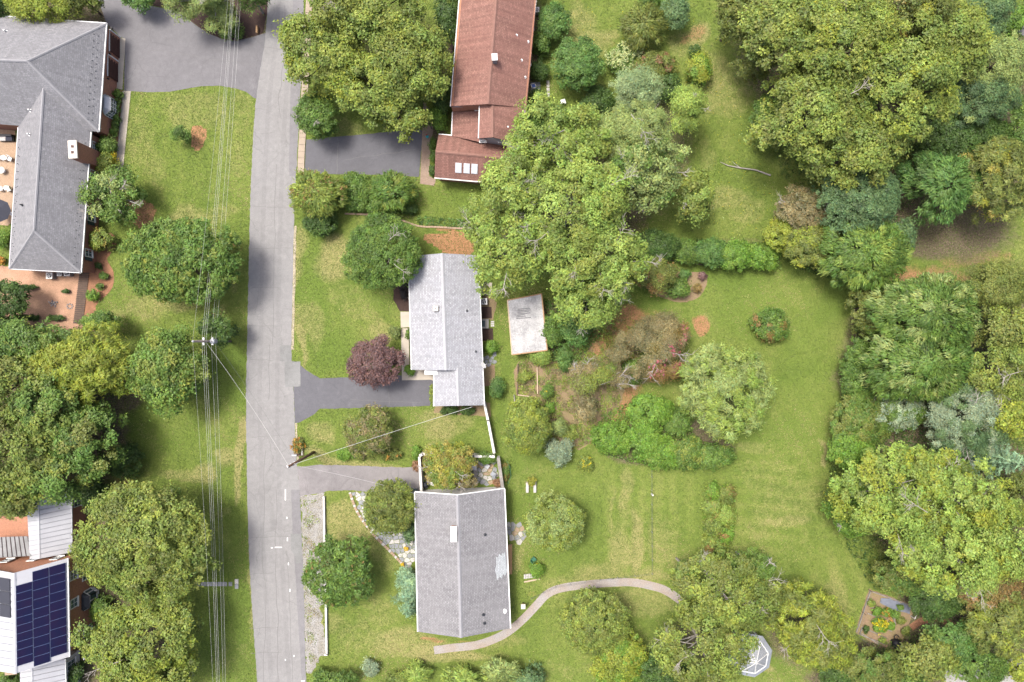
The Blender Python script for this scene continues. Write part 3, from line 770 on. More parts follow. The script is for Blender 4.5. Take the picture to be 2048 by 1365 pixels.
def window(house, c, ang, w, h, shutters=None, frame='white', grid=(2, 2), name='window', pane='glass'):
    """c = centre on the wall surface, ang = direction the window faces"""
    n = Vector((math.cos(ang), math.sin(ang), 0)); s = Vector((-n.y, n.x, 0)); up = Vector((0, 0, 1))
    def bx(mb, du, dv, wu, wv, d0, d1):
        p = c + s * du + up * dv
        q = [p - s * wu / 2 - up * wv / 2, p + s * wu / 2 - up * wv / 2, p + s * wu / 2 + up * wv / 2, p - s * wu / 2 + up * wv / 2]
        mb.solid([a + n * d0 for a in q], [a + n * d1 for a in q])
    f = MB(); t = 0.10
    bx(f, 0, h / 2, w + t, t, 0.002, 0.09); bx(f, -w / 2, 0, t, h - t, 0.002, 0.09); bx(f, w / 2, 0, t, h - t, 0.002, 0.09)
    for i in range(1, grid[0]): bx(f, -w / 2 + w * i / grid[0], 0, 0.035, h - t, 0.03, 0.065)
    for j in range(1, grid[1]): bx(f, 0, -h / 2 + h * j / grid[1], w - t, 0.035, 0.03, 0.068)
    fo = f.build(name, M[frame], house)
    p = MB(); bx(p, 0, 0, w - t, h - t, 0.004, 0.03); p.build('pane', M[pane], fo)
    sl = MB(); bx(sl, 0, -h / 2, w + 0.22, 0.12, 0.002, 0.20); sl.build('sill', M[frame], fo)
    if shutters:
        for k in (-1, 1):
            m_ = MB(); bx(m_, k * (w / 2 + 0.30), 0, 0.42, h, 0.002, 0.05)
            for j in range(6): bx(m_, k * (w / 2 + 0.30), -h / 2 + h * (j + .5) / 6, 0.34, 0.05, 0.05, 0.065)
            m_.build('shutter', M[shutters], house)
    return fo

def vent_pipe(roof, p, r=0.07, h=0.35, mat='dark'):
    MB().lathe(p - Vector((0, 0, 0.15)), [(r * 2.2, 0), (r * 2.2, 0.17), (r, 0.18), (r, 0.15 + h)], 8).build('vent_pipe', M[mat], roof)

def lerp_plane(p, tri):
    """height of the plane through tri at p.xy"""
    a, b, c = tri; n = (b - a).cross(c - a)
    return a.z - (n.x * (p.x - a.x) + n.y * (p.y - a.y)) / n.z

def on_roof(x, y, tri, h0):
    h = h0
    for _ in range(8): h = lerp_plane(P(x, y, h), tri)
    return P(x, y, h)

# ---- pale grey ranch house in the middle
he, hr = 2.9, 4.75
HA = thing('ranch_house', P(893, 660), 'pale grey shingle roofed ranch house with lower south garage wing', 'house')
nw, sw, ne, se = P(816.5, 513, he), P(822.5, 740, he), P(957, 511, he), P(967, 742, he)
r0, r1 = P(884, 507, hr), P(892, 741, hr)
RA = MB().slab([nw, sw, r1, r0], 0.12).slab([ne, r0, r1, se], 0.12).build('roof', M['shingle_pale'], HA)
TA_w, TA_e = (nw, sw, r1), (ne, r0, se)
ridge_cap(RA, r0, r1, M['ridge_pale'])
wa, ba = walls_gable(HA, [nw, ne, se, sw], r0, r1, he, hr, 0.45, 'brick')
gutter(HA, nw, sw, w=0.10); gutter(HA, ne, P(969, 812, he), w=0.10)
hg = 4.2
gw0, gw1, ge0, ge1 = P(867.5, 738, he), P(867, 813, he), P(966.5, 738, he - 0.02), P(969, 811, he - 0.02)
g0, g1 = P(914.5, 736, hg), P(917, 812, hg)
RG = MB().slab([gw0, gw1, g1, g0], 0.12).slab([ge0, g0, g1, ge1], 0.12).build('garage_roof', M['shingle_pale'], HA)
ridge_cap(RG, g0, g1, M['ridge_pale'])
walls_gable(HA, [gw0, ge0, ge1, gw1], g0, g1, he - 0.05, hg, 0.40, 'brick', 'garage_wall')
gutter(HA, gw0, gw1, w=0.10)
# white porch canopy on posts, door below
pc = [P(849, 735.5, 3.12), P(875, 735.5, 3.12), P(875, 749.5, 3.12), P(849, 749.5, 3.12)]
po = MB().prism([(p.x, p.y) for p in pc], 3.02, 3.14).build('porch_canopy', M['white'], HA)
for p in (pc[3], pc[2]): MB().box((p.x * .998, p.y + .12, 0), 0.12, 0.12, 3.02).build('post', M['white'], po)
bx = on_roof(872, 618, TA_w, 4)
ch = MB().box(bx - Vector((0, 0, .5)), 0.62, 0.62, 1.05).build('chimney', M['cream'], RA)
MB().box(bx + Vector((0.03, 0.02, .55)), 0.13, 0.13, 0.02).build('flue', M['dark'], ch)
for x, y in ((934, 622), (951.5, 703.5)): vent_pipe(RA, on_roof(x, y, TA_e, 4))
for y in (575, 690): window(HA, Vector((ba[1].x + (y - 513) / 229 * (ba[2].x - ba[1].x), P(0, y).y, 1.5)), 0.0, 1.2, 1.1)
for y in (545, 590, 680): window(HA, Vector((ba[0].x + (y - 513) / 229 * (ba[3].x - ba[0].x), P(0, y).y, 1.5)), math.pi, 1.2, 1.1)
# rear step
st = thing('back_step', P(972, 648), 'pale concrete back step with dark mat behind the pale house', 'steps')
MB().box(P(967, 648), 1.35, 1.2, 0.35).build('landing', M['concrete_grey'], st)
MB().box(P(966, 648) + Vector((0, 0, 0.352)), 0.55, 0.8, 0.015).build('mat', M['shutter'], st)
for i, y in enumerate((645, 649, 653)): MB().box(P(985, y - 1), 0.42, 0.2, 0.05).build('tread', M['stone_pale'], st)

# ---- south house with charcoal-grey roof
he, hr = 3.2, 5.6
HB = thing('gable_house', P(924, 1125), 'mid grey gabled house with white gutters at the bottom of the picture', 'house')
nw, sw, ne, se = P(829.5, 985, he), P(835.5, 1264, he), P(1009, 978, he), P(1021, 1257, he)
r0, r1 = P(915, 991, hr), P(922, 1276, hr)
RB = MB().slab([nw, sw, r1, r0], 0.14).slab([ne, r0, r1, se], 0.14).build('roof', M['shingle_mid'], HB)
TB_w, TB_e = (nw, sw, r1), (ne, r0, se)
ridge_cap(RB, r0, r1, M['ridge_grey'])
wb, bb = walls_gable(HB, [nw, ne, se, sw], r0, r1, he, hr, 0.40, 'white_wall')
gutter(HB, nw, sw); gutter(HB, ne, se)
for a, b in ((nw, r0), (r0, ne)):
    MB().beam(a + Vector((0, .05, -.02)), b + Vector((0, .05, -.02)), 0.10, 0.28).build('barge_board', M['white'], HB)
bx = on_roof(908.5, 1066, TB_w, 5)
ch = MB().box(bx - Vector((0, 0, .4)), 0.66, 1.75, 0.95).build('chimney', M['brick_orange'], RB)
MB().box(bx + Vector((0, 0, .55)), 0.78, 1.87, 0.10).build('chimney_cap', M['white'], ch)
for x, y in ((967, 1230), (969, 1247), (970, 1070)): vent_pipe(RB, on_roof(x, y, TB_e, 4), 0.09, 0.3)
vent_pipe(RB, on_roof(1009, 1223, TB_e, 4), 0.14, 0.25, 'white')
jag = [(1010, 1103), (1008, 1108), (1004, 1106), (1003, 1112), (998, 1108), (996, 1116), (992, 1114), (993, 1130), (990, 1140), (993, 1152), (994, 1161), (999, 1154), (1004, 1157), (1006, 1148), (1010, 1152), (1014, 1143)]
MB().slab([on_roof(x, y, TB_e, 4) + Vector((0, 0, .012)) for x, y in jag], 0.02).build('shingle_patch', M['shingle_patch'], RB)
for k, y in enumerate((1040, 1110, 1190)): window(HB, Vector((bb[1].x + (bb[2].x - bb[1].x) * (y - 978) / 279, P(0, y).y, 1.6)), 0.02, 1.3, 1.2)
for k, y in enumerate((1110, 1160, 1230)): window(HB, Vector((bb[0].x + (bb[3].x - bb[0].x) * (y - 978) / 279, P(0, y).y, 1.6)), math.pi, 1.3, 1.2)
# open slot vents in the north gable
for x in (996, 1001):
    p = P(x, 977, 2.6); MB().box((p.x, bb[1].y + .01, 2.3), 0.24, 0.08, 0.5).build('gable_vent', M['dark'], HB)

# ---- red-brown roofed house at the top
he, hr = 5.2, 7.8
HC = thing('split_level_house', P(985, 150), 'brick split level house with red brown shingle roof and garage wing', 'house')
nw, sw, ne, se = P(928, -120, he), P(901, 213, he), P(1084, -120, he), P(1053, 216, he)
r0, r1 = P(1002, -122, hr), P(976, 208.5, hr)
RC = MB().slab([nw, sw, r1, r0], 0.14).slab([ne, r0, r1, se], 0.14).build('roof', M['shingle_red'], HC)
TC_w, TC_e = (nw, sw, r1), (ne, r0, se)
ridge_cap(RC, r0, r1, M['ridge_red'])
wc, bc = walls_gable(HC, [nw, ne, se, sw], r0, r1, he, hr, 0.06, 'brick_orange')
gutter(HC, nw, sw, w=0.14); gutter(HC, ne, P(1042, 288, he), w=0.14)
# grey boarded gable end over the brick
g = [bc[3], bc[2]]
MB().face([Vector((g[0].x, g[0].y - .05, he - .35)), Vector((g[1].x, g[1].y - .05, he - .35)), Vector((r1.x, (g[0].y + g[1].y) / 2 - .06, hr - .25))]).build('gable_siding', M['siding'], HC)
window(HC, Vector((bc[3].x * .38 + bc[2].x * .62 - 2.1, bc[3].y - .01, 4.3)), -math.pi / 2, 1.3, 0.7, grid=(4, 1))
h2l, h2r = 6.3, 7.25
a0, a1, b0, b1 = P(959, 208, h2l), P(957, 277, h2l), P(1053, 214, he), P(1042, 288, he)
q0, q1 = P(985, 206, h2r), P(985, 275, h2r)
RC2 = MB().slab([a0, a1, q1, q0], 0.13).slab([b0, q0, q1, b1], 0.13).build('wing_roof', M['shingle_red'], HC)
ridge_cap(RC2, q0, q1, M['ridge_red'])
gutter(HC, a0, a1, w=0.14)
ww, bw2 = walls_gable(HC, [P(959, 208, he), b0, b1, P(957, 277, he)], q0, q1, he, h2r, 0.06, 'siding', 'wing_wall')
for x in (966, 1003): window(HC, Vector((P(x, 280, 5).x, bw2[3].y * .5 + bw2[2].y * .5 - .06 - (x - 985) * .0, 5.4)), -math.pi / 2, 0.7, 0.5, grid=(2, 1))
# low entry roof
en = [P(905, 224, 3.0), P(903, 272, 3.0), P(962, 285, 4.3), P(962, 222, 4.3)]
RE = MB().slab(en, 0.12).build('entry_roof', M['shingle_red'], HC)
gutter(HC, en[0], en[1], w=0.14)
MB().prism([(p.x, p.y) for p in (P(909, 226), P(909, 275), P(965, 280), P(965, 226))], 0, 2.85).build('entry_wall', M['brick_orange'], HC)
# garage wing, ridge running east-west
hge, hgr = 2.9, 4.9
n0, n1, s0, s1 = P(877, 269, hge), P(1046, 284, hge), P(869, 356, hge), P(1044, 371, hge)
k0, k1 = P(871, 303, hgr), P(1046, 319, hgr)
RD = MB().slab([n0, k0, k1, n1], 0.13).slab([s0, s1, k1, k0], 0.13).build('garage_roof', M['shingle_red'], HC)
ridge_cap(RD, k0, k1, M['ridge_red'])
gutter(HC, s0, s1); gutter(HC, n0, P(903, 271, hge), w=0.14)
bq = inset_quad([n0, n1, s1, s0], 0.35)
mb = MB().prism([(p.x, p.y) for p in bq], 0, hge)
for (a, b, kk, s_) in ((bq[0], bq[3], k0, .35), (bq[1], bq[2], k1, -.35)):
    mb.face([Vector((a.x, a.y, hge)), Vector((b.x, b.y, hge)), Vector((kk.x + s_, kk.y, hgr - .28))])
mb.build('garage_wall', M['brick_orange'], HC)
TD = (s0, s1, k1)
for x, y in ((917, 336), (933.5, 337), (949, 338)):
    p = on_roof(x, y, TD, 4); n = nrm([s0, s1, k1]); n = n if n.z > 0 else -n
    u = (s1 - s0).normalized(); v = n.cross(u)
    def rect(w, h, o0): return [p + u * a * w / 2 + v * b * h / 2 + n * o0 for a, b in ((-1, -1), (1, -1), (1, 1), (-1, 1))]
    s_ = MB().solid(rect(0.78, 1.25, -.05), rect(0.78, 1.25, .10)).build('skylight', M['metal_white'], RD)
    MB().solid(rect(0.62, 1.05, .09), rect(0.62, 1.05, .125)).build('skylight_pane', M['sky_glass'], s_)
ch = on_roof(989.5, 120, TC_w, 7)
c_ = MB().box(ch - Vector((0, 0, .5)), 0.5, 0.62, 1.25, 0.05).build('chimney', M['steel'], RC)
MB().box(ch + Vector((0, 0, .75)), 0.66, 0.8, 0.09, 0.05).build('chimney_cap', M['white'], c_)
for x, y in ((1033, 71), (1043, 121), (1056, 84), (1050, 155)): vent_pipe(RC, on_roof(x, y, TC_e, 6), 0.08, 0.25, 'white')
vent_pipe(RC2, on_roof(1016, 255, (b0, q0, b1), 6), 0.10, 0.25, 'white')
ne_w = lambda y: P(1058, y).x
for y in (60, 130): window(HC, Vector((bc[1].x + (bc[2].x - bc[1].x) * (y + 120) / 336, P(0, y).y, 2.0)), 0.08, 1.3, 1.2)

# ---- big grey hipped house at upper left
he, hr = 3.5, 8.4
HD = thing('hip_roofed_house', P(120, 300), 'large brick house with grey hipped roof and brick chimney at upper left', 'house')
NW, NE, SE, SW = P(-120, 24, he), P(213, 47, he), P(197.5, 264, he), P(-120, 240, he)
A0, A1 = P(-120, 116, hr), P(54, 122, hr)
RDh = MB().slab([NW, A0, A1, NE], 0.14).slab([NE, A1, SE], 0.14).slab([SE, A1, A0, SW], 0.14).build('roof', M['shingle_grey'], HD)
for a, b in ((A0, A1), (A1, NE), (A1, SE)): ridge_cap(RDh, a, b, M['ridge_grey'], 0.34)
wq = inset_quad([NW, NE, SE, SW], 0.28)
MB().prism([(p.x, p.y) for p in wq], 0, he - 0.02).build('wall', M['brick'], HD)
gutter(HD, NE, SE); gutter(HD, NW, NE, 'steel')
hw = 6.5; he2 = 3.3
wl0, wl1, wr0, wr1 = P(36, 255, he2), P(18, 538, he2), P(182, 262, he2), P(162, 546, he2)
W0, W1 = P(86.5, 170, hw), P(67, 462, hw)
RW = MB().slab([wl0, wl1, W1, W0], 0.14).slab([wr0, W0, W1, wr1], 0.14).slab([wl1, wr1, W1], 0.14).build('wing_roof', M['shingle_grey'], HD)
for a, b in ((W0, W1), (W1, wl1), (W1, wr1)): ridge_cap(RW, a, b, M['ridge_grey'], 0.34)
gutter(HD, wr0, wr1); gutter(HD, wl1, wr1, 'steel', 0.12); gutter(HD, wl0, wl1, 'steel', 0.10)
wq2 = inset_quad([wl0, wr0, wr1, wl1], 0.28)
MB().prism([(p.x, p.y) for p in wq2], 0, he2 - 0.02).build('wing_wall', M['brick'], HD)
def snow_guards(roof, a, b, c_, n, name='snow_guard'):
    mb = MB()
    for i in range(n):
        for row in (0.10, 0.16):
            t = (i + 0.3 + (row > .12) * .5) / n
            p = a.lerp(b, t).lerp(c_, row)
            mb.box(p + Vector((0, 0, 0.0)), 0.09, 0.09, 0.07)
    mb.build(name, M['dark'], roof, uv=False)
snow_guards(RDh, NE, SE, A1, 14); snow_guards(RW, wl0, wl1, W1, 16); snow_guards(RW, wr0, wr1, W1, 14)
# garage doors and trim on the east wall
ex = lambda y: wq[1].x + (wq[2].x - wq[1].x) * ((y - wq[1].y) / (wq[2].y - wq[1].y))
for yc in (97, 145):
    y = P(0, yc).y; x = ex(y); mb = MB()
    mb.box((x + .03, y, 0), 0.06, 2.6, 2.25)
    for r_ in range(4):
        for c_ in range(4): mb.box((x + .065, y - .975 + c_ * .65, 0.12 + r_ * .54), 0.02, 0.52, 0.40)
    gd = mb.build('garage_door', M['garage_door'], HD)
    tr = MB()
    tr.box((x + .05, y, 2.25), 0.10, 2.7, 0.12); tr.box((x + .06, y + 1.38, 0), 0.14, 0.16, 2.25)
    tr.build('door_trim', M['white'], gd)
for k, yc in enumerate((72, 122, 170)):
    y = P(0, yc).y; MB().box((ex(y) + .08, y, 1.9), 0.14, 0.14, 0.32).build('wall_lamp', M['black'], HD)
# white bay window
y = P(0, 221).y; x = ex(y)
bay = MB()
pl = [(x, y - 1.35), (x + .75, y - .75), (x + .75, y + .75), (x, y + 1.35)]
bay.prism(pl, 0.55, 0.75); bay.prism(pl, 2.15, 2.32)
for i in range(3):
    a, b = Vector((*pl[i], 0)), Vector((*pl[i + 1], 0))
    for j in range(4): bay.box(a.lerp(b, j / 3) + Vector((0, 0, .75)), 0.07, 0.07, 1.4)
    for z in (1.2, 1.65): bay.beam(a + Vector((0, 0, z)), b + Vector((0, 0, z)), 0.05, 0.05)
bo = bay.build('bay_window', M['white'], HD)
gl = MB().prism([(x, y - 1.28), (x + .70, y - .70), (x + .70, y + .70), (x, y + 1.28)], 0.76, 2.14); gl.build('pane', M['glass'], bo)
MB().solid([(p[0] + (.08 if p[0] > x else 0), p[1] * 1, 2.33) for p in pl], [(x + .02 if i in (0, 3) else x + .25, y + (p[1] - y) * .75, 2.75) for i, p in enumerate(pl)]).build('bay_roof', M['steel'], bo)
# wing windows with shutters
ex2 = lambda y: wq2[1].x + (wq2[2].x - wq2[1].x) * ((y - wq2[1].y) / (wq2[2].y - wq2[1].y))
for yc, w_, h_, g_ in ((302, 1.1, 1.5, (3, 4)), (357, 1.1, 1.5, (3, 4)), (440, 0.95, 1.4, (2, 2)), (510, 0.95, 1.4, (2, 2))):
    y = P(0, yc).y; window(HD, Vector((ex2(y), y, 1.7)), 0.06, w_, h_, 'shutter', grid=g_)
# chimney against the east wall
y = P(0, 326).y; x = ex2(y)
cm = MB().box((x + .05, y, 0), 0.9, 2.0, 6.0, 0.06).build('chimney', M['brick'], HD)
MB().box((x + .05, y, 6.0), 1.06, 2.16, 0.18, 0.06).build('chimney_cap', M['cream'], cm)
for dy in (-.35, .35): MB().box((x + .05, y + dy, 6.18), 0.30, 0.30, 0.06).build('flue', M['garage_door'], cm)
for x_, y_, tri in ((13, 64, (NW, A0, NE)), (62, 222, (wl0, wl1, W0)), (60, 270, (wl0, wl1, W0)), (46, 411, (wl0, wl1, W0))):
    vent_pipe(RW if y_ > 100 else RDh, on_roof(x_, y_, tri, 5), 0.09, 0.5, 'white' if y_ < 300 else 'dark')
MB().box(P(201, 258, 3.0), 0.18, 0.12, 0.25).build('security_light', M['white'], HD)

# ---- brick house with metal roofs and solar panels at lower left
HE = thing('brick_house_with_metal_roof', P(90, 1210), 'two storey brick house with pale metal roofs and solar panels at lower left', 'house')
def metal_plane(parent, e0, e1, t0, t1, n, mat, seam_mat, name='roof', seams=True):
    """e0-e1 eave, t0-t1 ridge; n standing seam panels, each its own piece"""
    ro = MB().slab([e0, e1, t1, t0], 0.10).build(name, M[mat], parent)
    nn = nrm([e0, e1, t1, t0]); nn = nn if nn.z > 0 else -nn
    for i in range(n):
        a, b = i / n + 0.012, (i + 1) / n - 0.012
        q = [e0.lerp(e1, a), e0.lerp(e1, b), t0.lerp(t1, b), t0.lerp(t1, a)]
        MB().solid([p + nn * 0.004 for p in q], [p + nn * 0.022 for p in q]).build('roof_panel', M[mat], ro)
        if seams and i:
            m0, m1 = e0.lerp(e1, i / n), t0.lerp(t1, i / n)
            d = (e1 - e0).normalized() * 0.022
            MB().solid([m0 - d + nn * .003, m0 + d + nn * .003, m1 + d + nn * .003, m1 - d + nn * .003], [m0 - d + nn * .07, m0 + d + nn * .07, m1 + d + nn * .07, m1 - d + nn * .07]).build('seam', M[seam_mat], ro)
    return ro, nn
he, hr = 5.6, 9.2
e0, e1, t0, t1 = P(135, 1117, he), P(138.5, 1314, he), P(27, 1147, hr), P(30, 1348, hr)
w0, w1 = P(-78, 1128, he), P(-74, 1332, he)
RE_, n_e = metal_plane(HE, e0, e1, t0, t1, 14, 'metal_white', 'metal_roof', 'roof', False)
RWs, n_w = metal_plane(HE, w1, w0, t1, t0, 14, 'metal_roof', 'metal_seam', 'west_roof')
ridge_cap(RE_, t0, t1, M['metal_white'], 0.35)
wE, bE = walls_gable(HE, [w0, e0, e1, w1], t0, t1, he, hr, 0.32, 'brick_orange')
gutter(HE, e0, e1, w=0.2)
# solar array: ten rows in three columns
SA = thing('solar_array', P(85, 1220, 6.5), 'dark blue solar panel array on the white metal roof slope', 'solar panels')
cols = [(0.955, 0.655, 0.17, 0.985), (0.65, 0.345, 0.17, 0.985), (0.34, 0.04, 0.04, 0.955)]
cols = [(0.965, 0.675, 0.13, 0.93), (0.665, 0.365, 0.035, 0.985), (0.355, 0.045, 0.035, 0.945)]
for ci, (ta, tb, ra, rb) in enumerate(cols):
    for j in range(10):
        va, vb = ra + (rb - ra) * j / 10, ra + (rb - ra) * (j + 1) / 10
        def pt(v, t): return e0.lerp(e1, v).lerp(t0.lerp(t1, v), t) + n_e * 0.12
        def q4(g, o): return [pt(va + g, tb + g) + n_e * o, pt(vb - g, tb + g) + n_e * o, pt(vb - g, ta - g) + n_e * o, pt(va + g, ta - g) + n_e * o]
        pf = MB().solid(q4(0.0008, -.05), q4(0.0008, 0)).build('solar_panel', M['solar_frame'], SA)
        MB().solid(q4(0.0025, 0.001), q4(0.0025, 0.006)).build('cell_sheet', M['solar'], pf)
# dark panels on the west slope
for j in range(3):
    for i in range(1):
        va, vb = 0.06 + j * 0.13, 0.185 + j * 0.13
        ta, tb = 0.95 - i * .2, 0.76 - i * .2
        def pt(v, t): return w0.lerp(w1, v).lerp(t0.lerp(t1, v), t) + n_w * 0.10
        MB().solid([pt(va, tb), pt(vb, tb), pt(vb, ta), pt(va, ta)], [p + n_w * .05 for p in (pt(va, tb), pt(vb, tb), pt(vb, ta), pt(va, ta))]).build('roof_hatch', M['navy_cloth'], RWs)
exE = lambda y: bE[1].x + (bE[2].x - bE[1].x) * ((y - bE[1].y) / (bE[2].y - bE[1].y))
for yc in (1150, 1206, 1275):
    y = P(0, yc, 4).y; window(HE, Vector((exE(y), y, 4.1)), 0.0, 1.1, 1.4, grid=(2, 2))
for yc in (1150, 1262, 1305):
    y = P(0, yc, 1.6).y; window(HE, Vector((exE(y), y, 1.6)), 0.0, 1.1, 1.5, grid=(2, 2))
nyE = bE[0].y
for t_ in (0.35, 0.62, 0.85):
    for z in (1.7, 4.3):
        p = bE[0].lerp(bE[1], t_); window(HE, Vector((p.x, p.y + .01, z)), math.atan2(bE[1].x - bE[0].x, -(bE[1].y - bE[0].y)), 0.9, 1.3)
# little bay with dark roof
y = P(0, 1196, 1).y; x = exE(y)
bay = MB(); pl = [(x, y - 1.2), (x + .8, y - .7), (x + .8, y + .7), (x, y + 1.2)]
bay.prism(pl, 0.3, 0.7); bay.prism(pl, 2.1, 2.3)
for i in range(3):
    a, b = Vector((*pl[i], 0)), Vector((*pl[i + 1], 0))
    for j in range(3): bay.box(a.lerp(b, j / 2) + Vector((0, 0, .7)), 0.12, 0.12, 1.4)
bo = bay.build('bay_window', M['white'], HE)
MB().prism([(x, y - 1.12), (x + .72, y - .64), (x + .72, y + .64), (x, y + 1.12)], 0.71, 2.09).build('pane', M['glass'], bo)
MB().solid([(p[0] + (.08 if p[0] > x else 0), p[1], 2.31) for p in pl], [(x + .02 if i in (0, 3) else x + .3, y + (p[1] - y) * .8, 2.65) for i, p in enumerate(pl)]).build('bay_roof', M['dark'], bo)
# north wing
f0, f1, fr0, fr1, fl0, fl1 = P(142.5, 978, 3.3), P(144, 1105, 3.3), P(77, 992, 5.0), P(79, 1118, 5.0), P(53, 994, 3.9), P(60, 1122, 3.9)
RF, _ = metal_plane(HE, f0, f1, fr0, fr1, 13, 'metal_roof', 'metal_seam', 'north_wing_roof')
RF2, _ = metal_plane(HE, fl1, fl0, fr1, fr0, 13, 'metal_roof', 'metal_seam', 'north_wing_west_roof')
ridge_cap(RF, fr0, fr1, M['metal_roof'], 0.3)
wF, bF = walls_gable(HE, [P(53, 992, 3.3), f0, f1, P(60, 1118, 3.3)], fr0, fr1, 3.25, 5.0, 0.3, 'brick', 'north_wing_wall')
gutter(HE, f0, f1, 'steel', 0.14)
y = P(0, 1008, 1.5).y; window(HE, Vector((bF[1].x + (bF[2].x - bF[1].x) * .22, bF[1].y + (bF[2].y - bF[1].y) * .22, 1.7)), 0.0, 1.2, 1.4)
# dull hipped metal lean-to beside it
l0, l1, lr0, lr1 = P(-40, 1076, 2.6), P(55, 1073, 2.6), P(-40, 1118, 4.2), P(62, 1112, 4.2)
metal_plane(HE, l0, l1, lr0, lr1, 11, 'metal_dull', 'rust_seam', 'lean_to_roof')
MB().prism([(p.x, p.y) for p in (P(-40, 1082), P(62, 1080), P(66, 1112), P(-40, 1118))], 0, 2.55).build('lean_to_wall', M['brick_orange'], HE)
# south wing
f0, f1, fr0, fr1, fl0, fl1 = P(130, 1318, 3.3), P(134, 1440, 3.3), P(64, 1332, 5.0), P(66, 1456, 5.0), P(40, 1336, 3.7), P(42, 1460, 3.7)
RS, _ = metal_plane(HE, f0, f1, fr0, fr1, 12, 'metal_roof', 'metal_seam', 'south_wing_roof')
metal_plane(HE, fl1, fl0, fr1, fr0, 12, 'metal_roof', 'metal_seam', 'south_wing_west_roof')
ridge_cap(RS, fr0, fr1, M['metal_roof'], 0.3)
wS, bS = walls_gable(HE, [P(40, 1332, 3.3), f0, f1, P(42, 1456, 3.3)], fr0, fr1, 3.25, 5.0, 0.3, 'white_wall', 'south_wing_wall')
gutter(HE, f0, f1, 'white', 0.14)
for t_ in (.15, .4, .65): window(HE, Vector((bS[1].lerp(bS[2], t_).x, bS[1].lerp(bS[2], t_).y, 1.8)), 0.0, 1.1, 1.6)
# chimneys
p = P(22, 1341, 8.0); cm = MB().box((p.x, p.y, 0), 1.3, 0.9, 8.0, 0.1).build('chimney', M['brick_orange'], HE)
MB().box((p.x, p.y, 8.0), 1.4, 1.0, 0.1, 0.1).build('chimney_cap', M['stone_tan'], cm)

# ------------------------------------------------------------------ shed, gazebo
SHD = thing('shed', P(1056, 650), 'flat roofed shed with stained whitish roof and tan trim', 'shed')
q = [P(1015, 601, 2.7), P(1083, 588, 2.6), P(1094.5, 701, 2.5), P(1024, 710, 2.6)]
RSH = MB().slab(q, 0.10).build('roof', M['shed_roof'], SHD)
for i in range(4):
    a, b = q[i], q[(i + 1) % 4]
    MB().beam(a + Vector((0, 0, .03)), b + Vector((0, 0, .03)), 0.14, 0.22).build('fascia', M['tan_wood' if i != 3 else 'pale_wood'], SHD)
bq = inset_quad(q, 0.2)
MB().prism([(p.x, p.y) for p in bq], 0, 2.42).build('wall', M['white_wall'], SHD)
dk = MB()
for i in range(7):
    a = on_roof(1035 + rs.uniform(-3, 2), 619 + i * 3.1, (q[0], q[3], q[1]), 2.6); b = on_roof(1056 + rs.uniform(-8, 8), 617 + i * 3.1, (q[0], q[3], q[1]), 2.6)
    dk.beam(a + Vector((0, 0, .016)), b + Vector((0, 0, .016)), 0.10, 0.012)
dk.build('tar_streak', M['soot'], RSH)
dp = P(1040, 711); MB().box((dp.x, bq[2].y * .5 + bq[3].y * .5 - .03, 0), 0.9, 0.06, 2.0).build('door', M['tan_wood'], SHD)

GZ = thing('gazebo', P(1487, 1293), 'octagonal louvred white and grey gazebo half hidden by the tree at lower right', 'gazebo')
gc = P(1487, 1293); R8 = 2.5
def ring(r, z, n=8, ph=0.2): return [gc + Vector((r * math.cos(ph + 2 * math.pi * i / n), r * math.sin(ph + 2 * math.pi * i / n), z)) for i in range(n)]
lo, mid, hi = ring(R8 + .35, 2.45), ring(R8 - .35, 2.85), ring(0.28, 4.35)
for i in range(8):
    j = (i + 1) % 8
    MB().slab([lo[i], lo[j], mid[j], mid[i]], 0.05).build('skirt_panel', M['louver'], GZ)
    pn = MB().slab([mid[i], mid[j], hi[j], hi[i]], 0.05).build('roof_panel', M['louver'], GZ)
    nn = nrm([mid[i], mid[j], hi[j]]); nn = nn if nn.z > 0 else -nn
    for r_ in range(7):
        t = (r_ + .5) / 7.5
        a, b = mid[i].lerp(hi[i], t), mid[j].lerp(hi[j], t)
        nb = max(1, int((b - a).length / 0.24))
        lv = MB()
        for s_ in range(nb):
            u0, u1 = (s_ + .18) / nb, (s_ + .82) / nb
            lv.slab([a.lerp(b, u0) + nn * .012, a.lerp(b, u1) + nn * .012, a.lerp(b, u1) + (hi[i] - mid[i]) * .09 + nn * .03, a.lerp(b, u0) + (hi[i] - mid[i]) * .09 + nn * .03], 0.01)
        lv.build('louvre', M['siding'], pn)
    MB().tube([mid[i] + nn * .03, hi[i] + nn * .03], [0.05, 0.05], 5).build('rib', M['white'], GZ)
    MB().beam(mid[i] + Vector((0, 0, .05)), mid[j] + Vector((0, 0, .05)), 0.10, 0.08).build('band', M['white'], GZ)
    p = ring(R8 - .2, 0)[i]; MB().box(p, 0.13, 0.13, 2.5).build('post', M['white'], GZ)
MB().prism([(p.x, p.y) for p in ring(R8, 0)], -0.02, 0.15).build('floor', M['grey_wall_top'], GZ)
MB().lathe(gc + Vector((0, 0, 4.3)), [(0.3, 0), (0.22, .15), (0.06, .3), (0.03, .6)], 8).build('finial', M['white'], GZ)

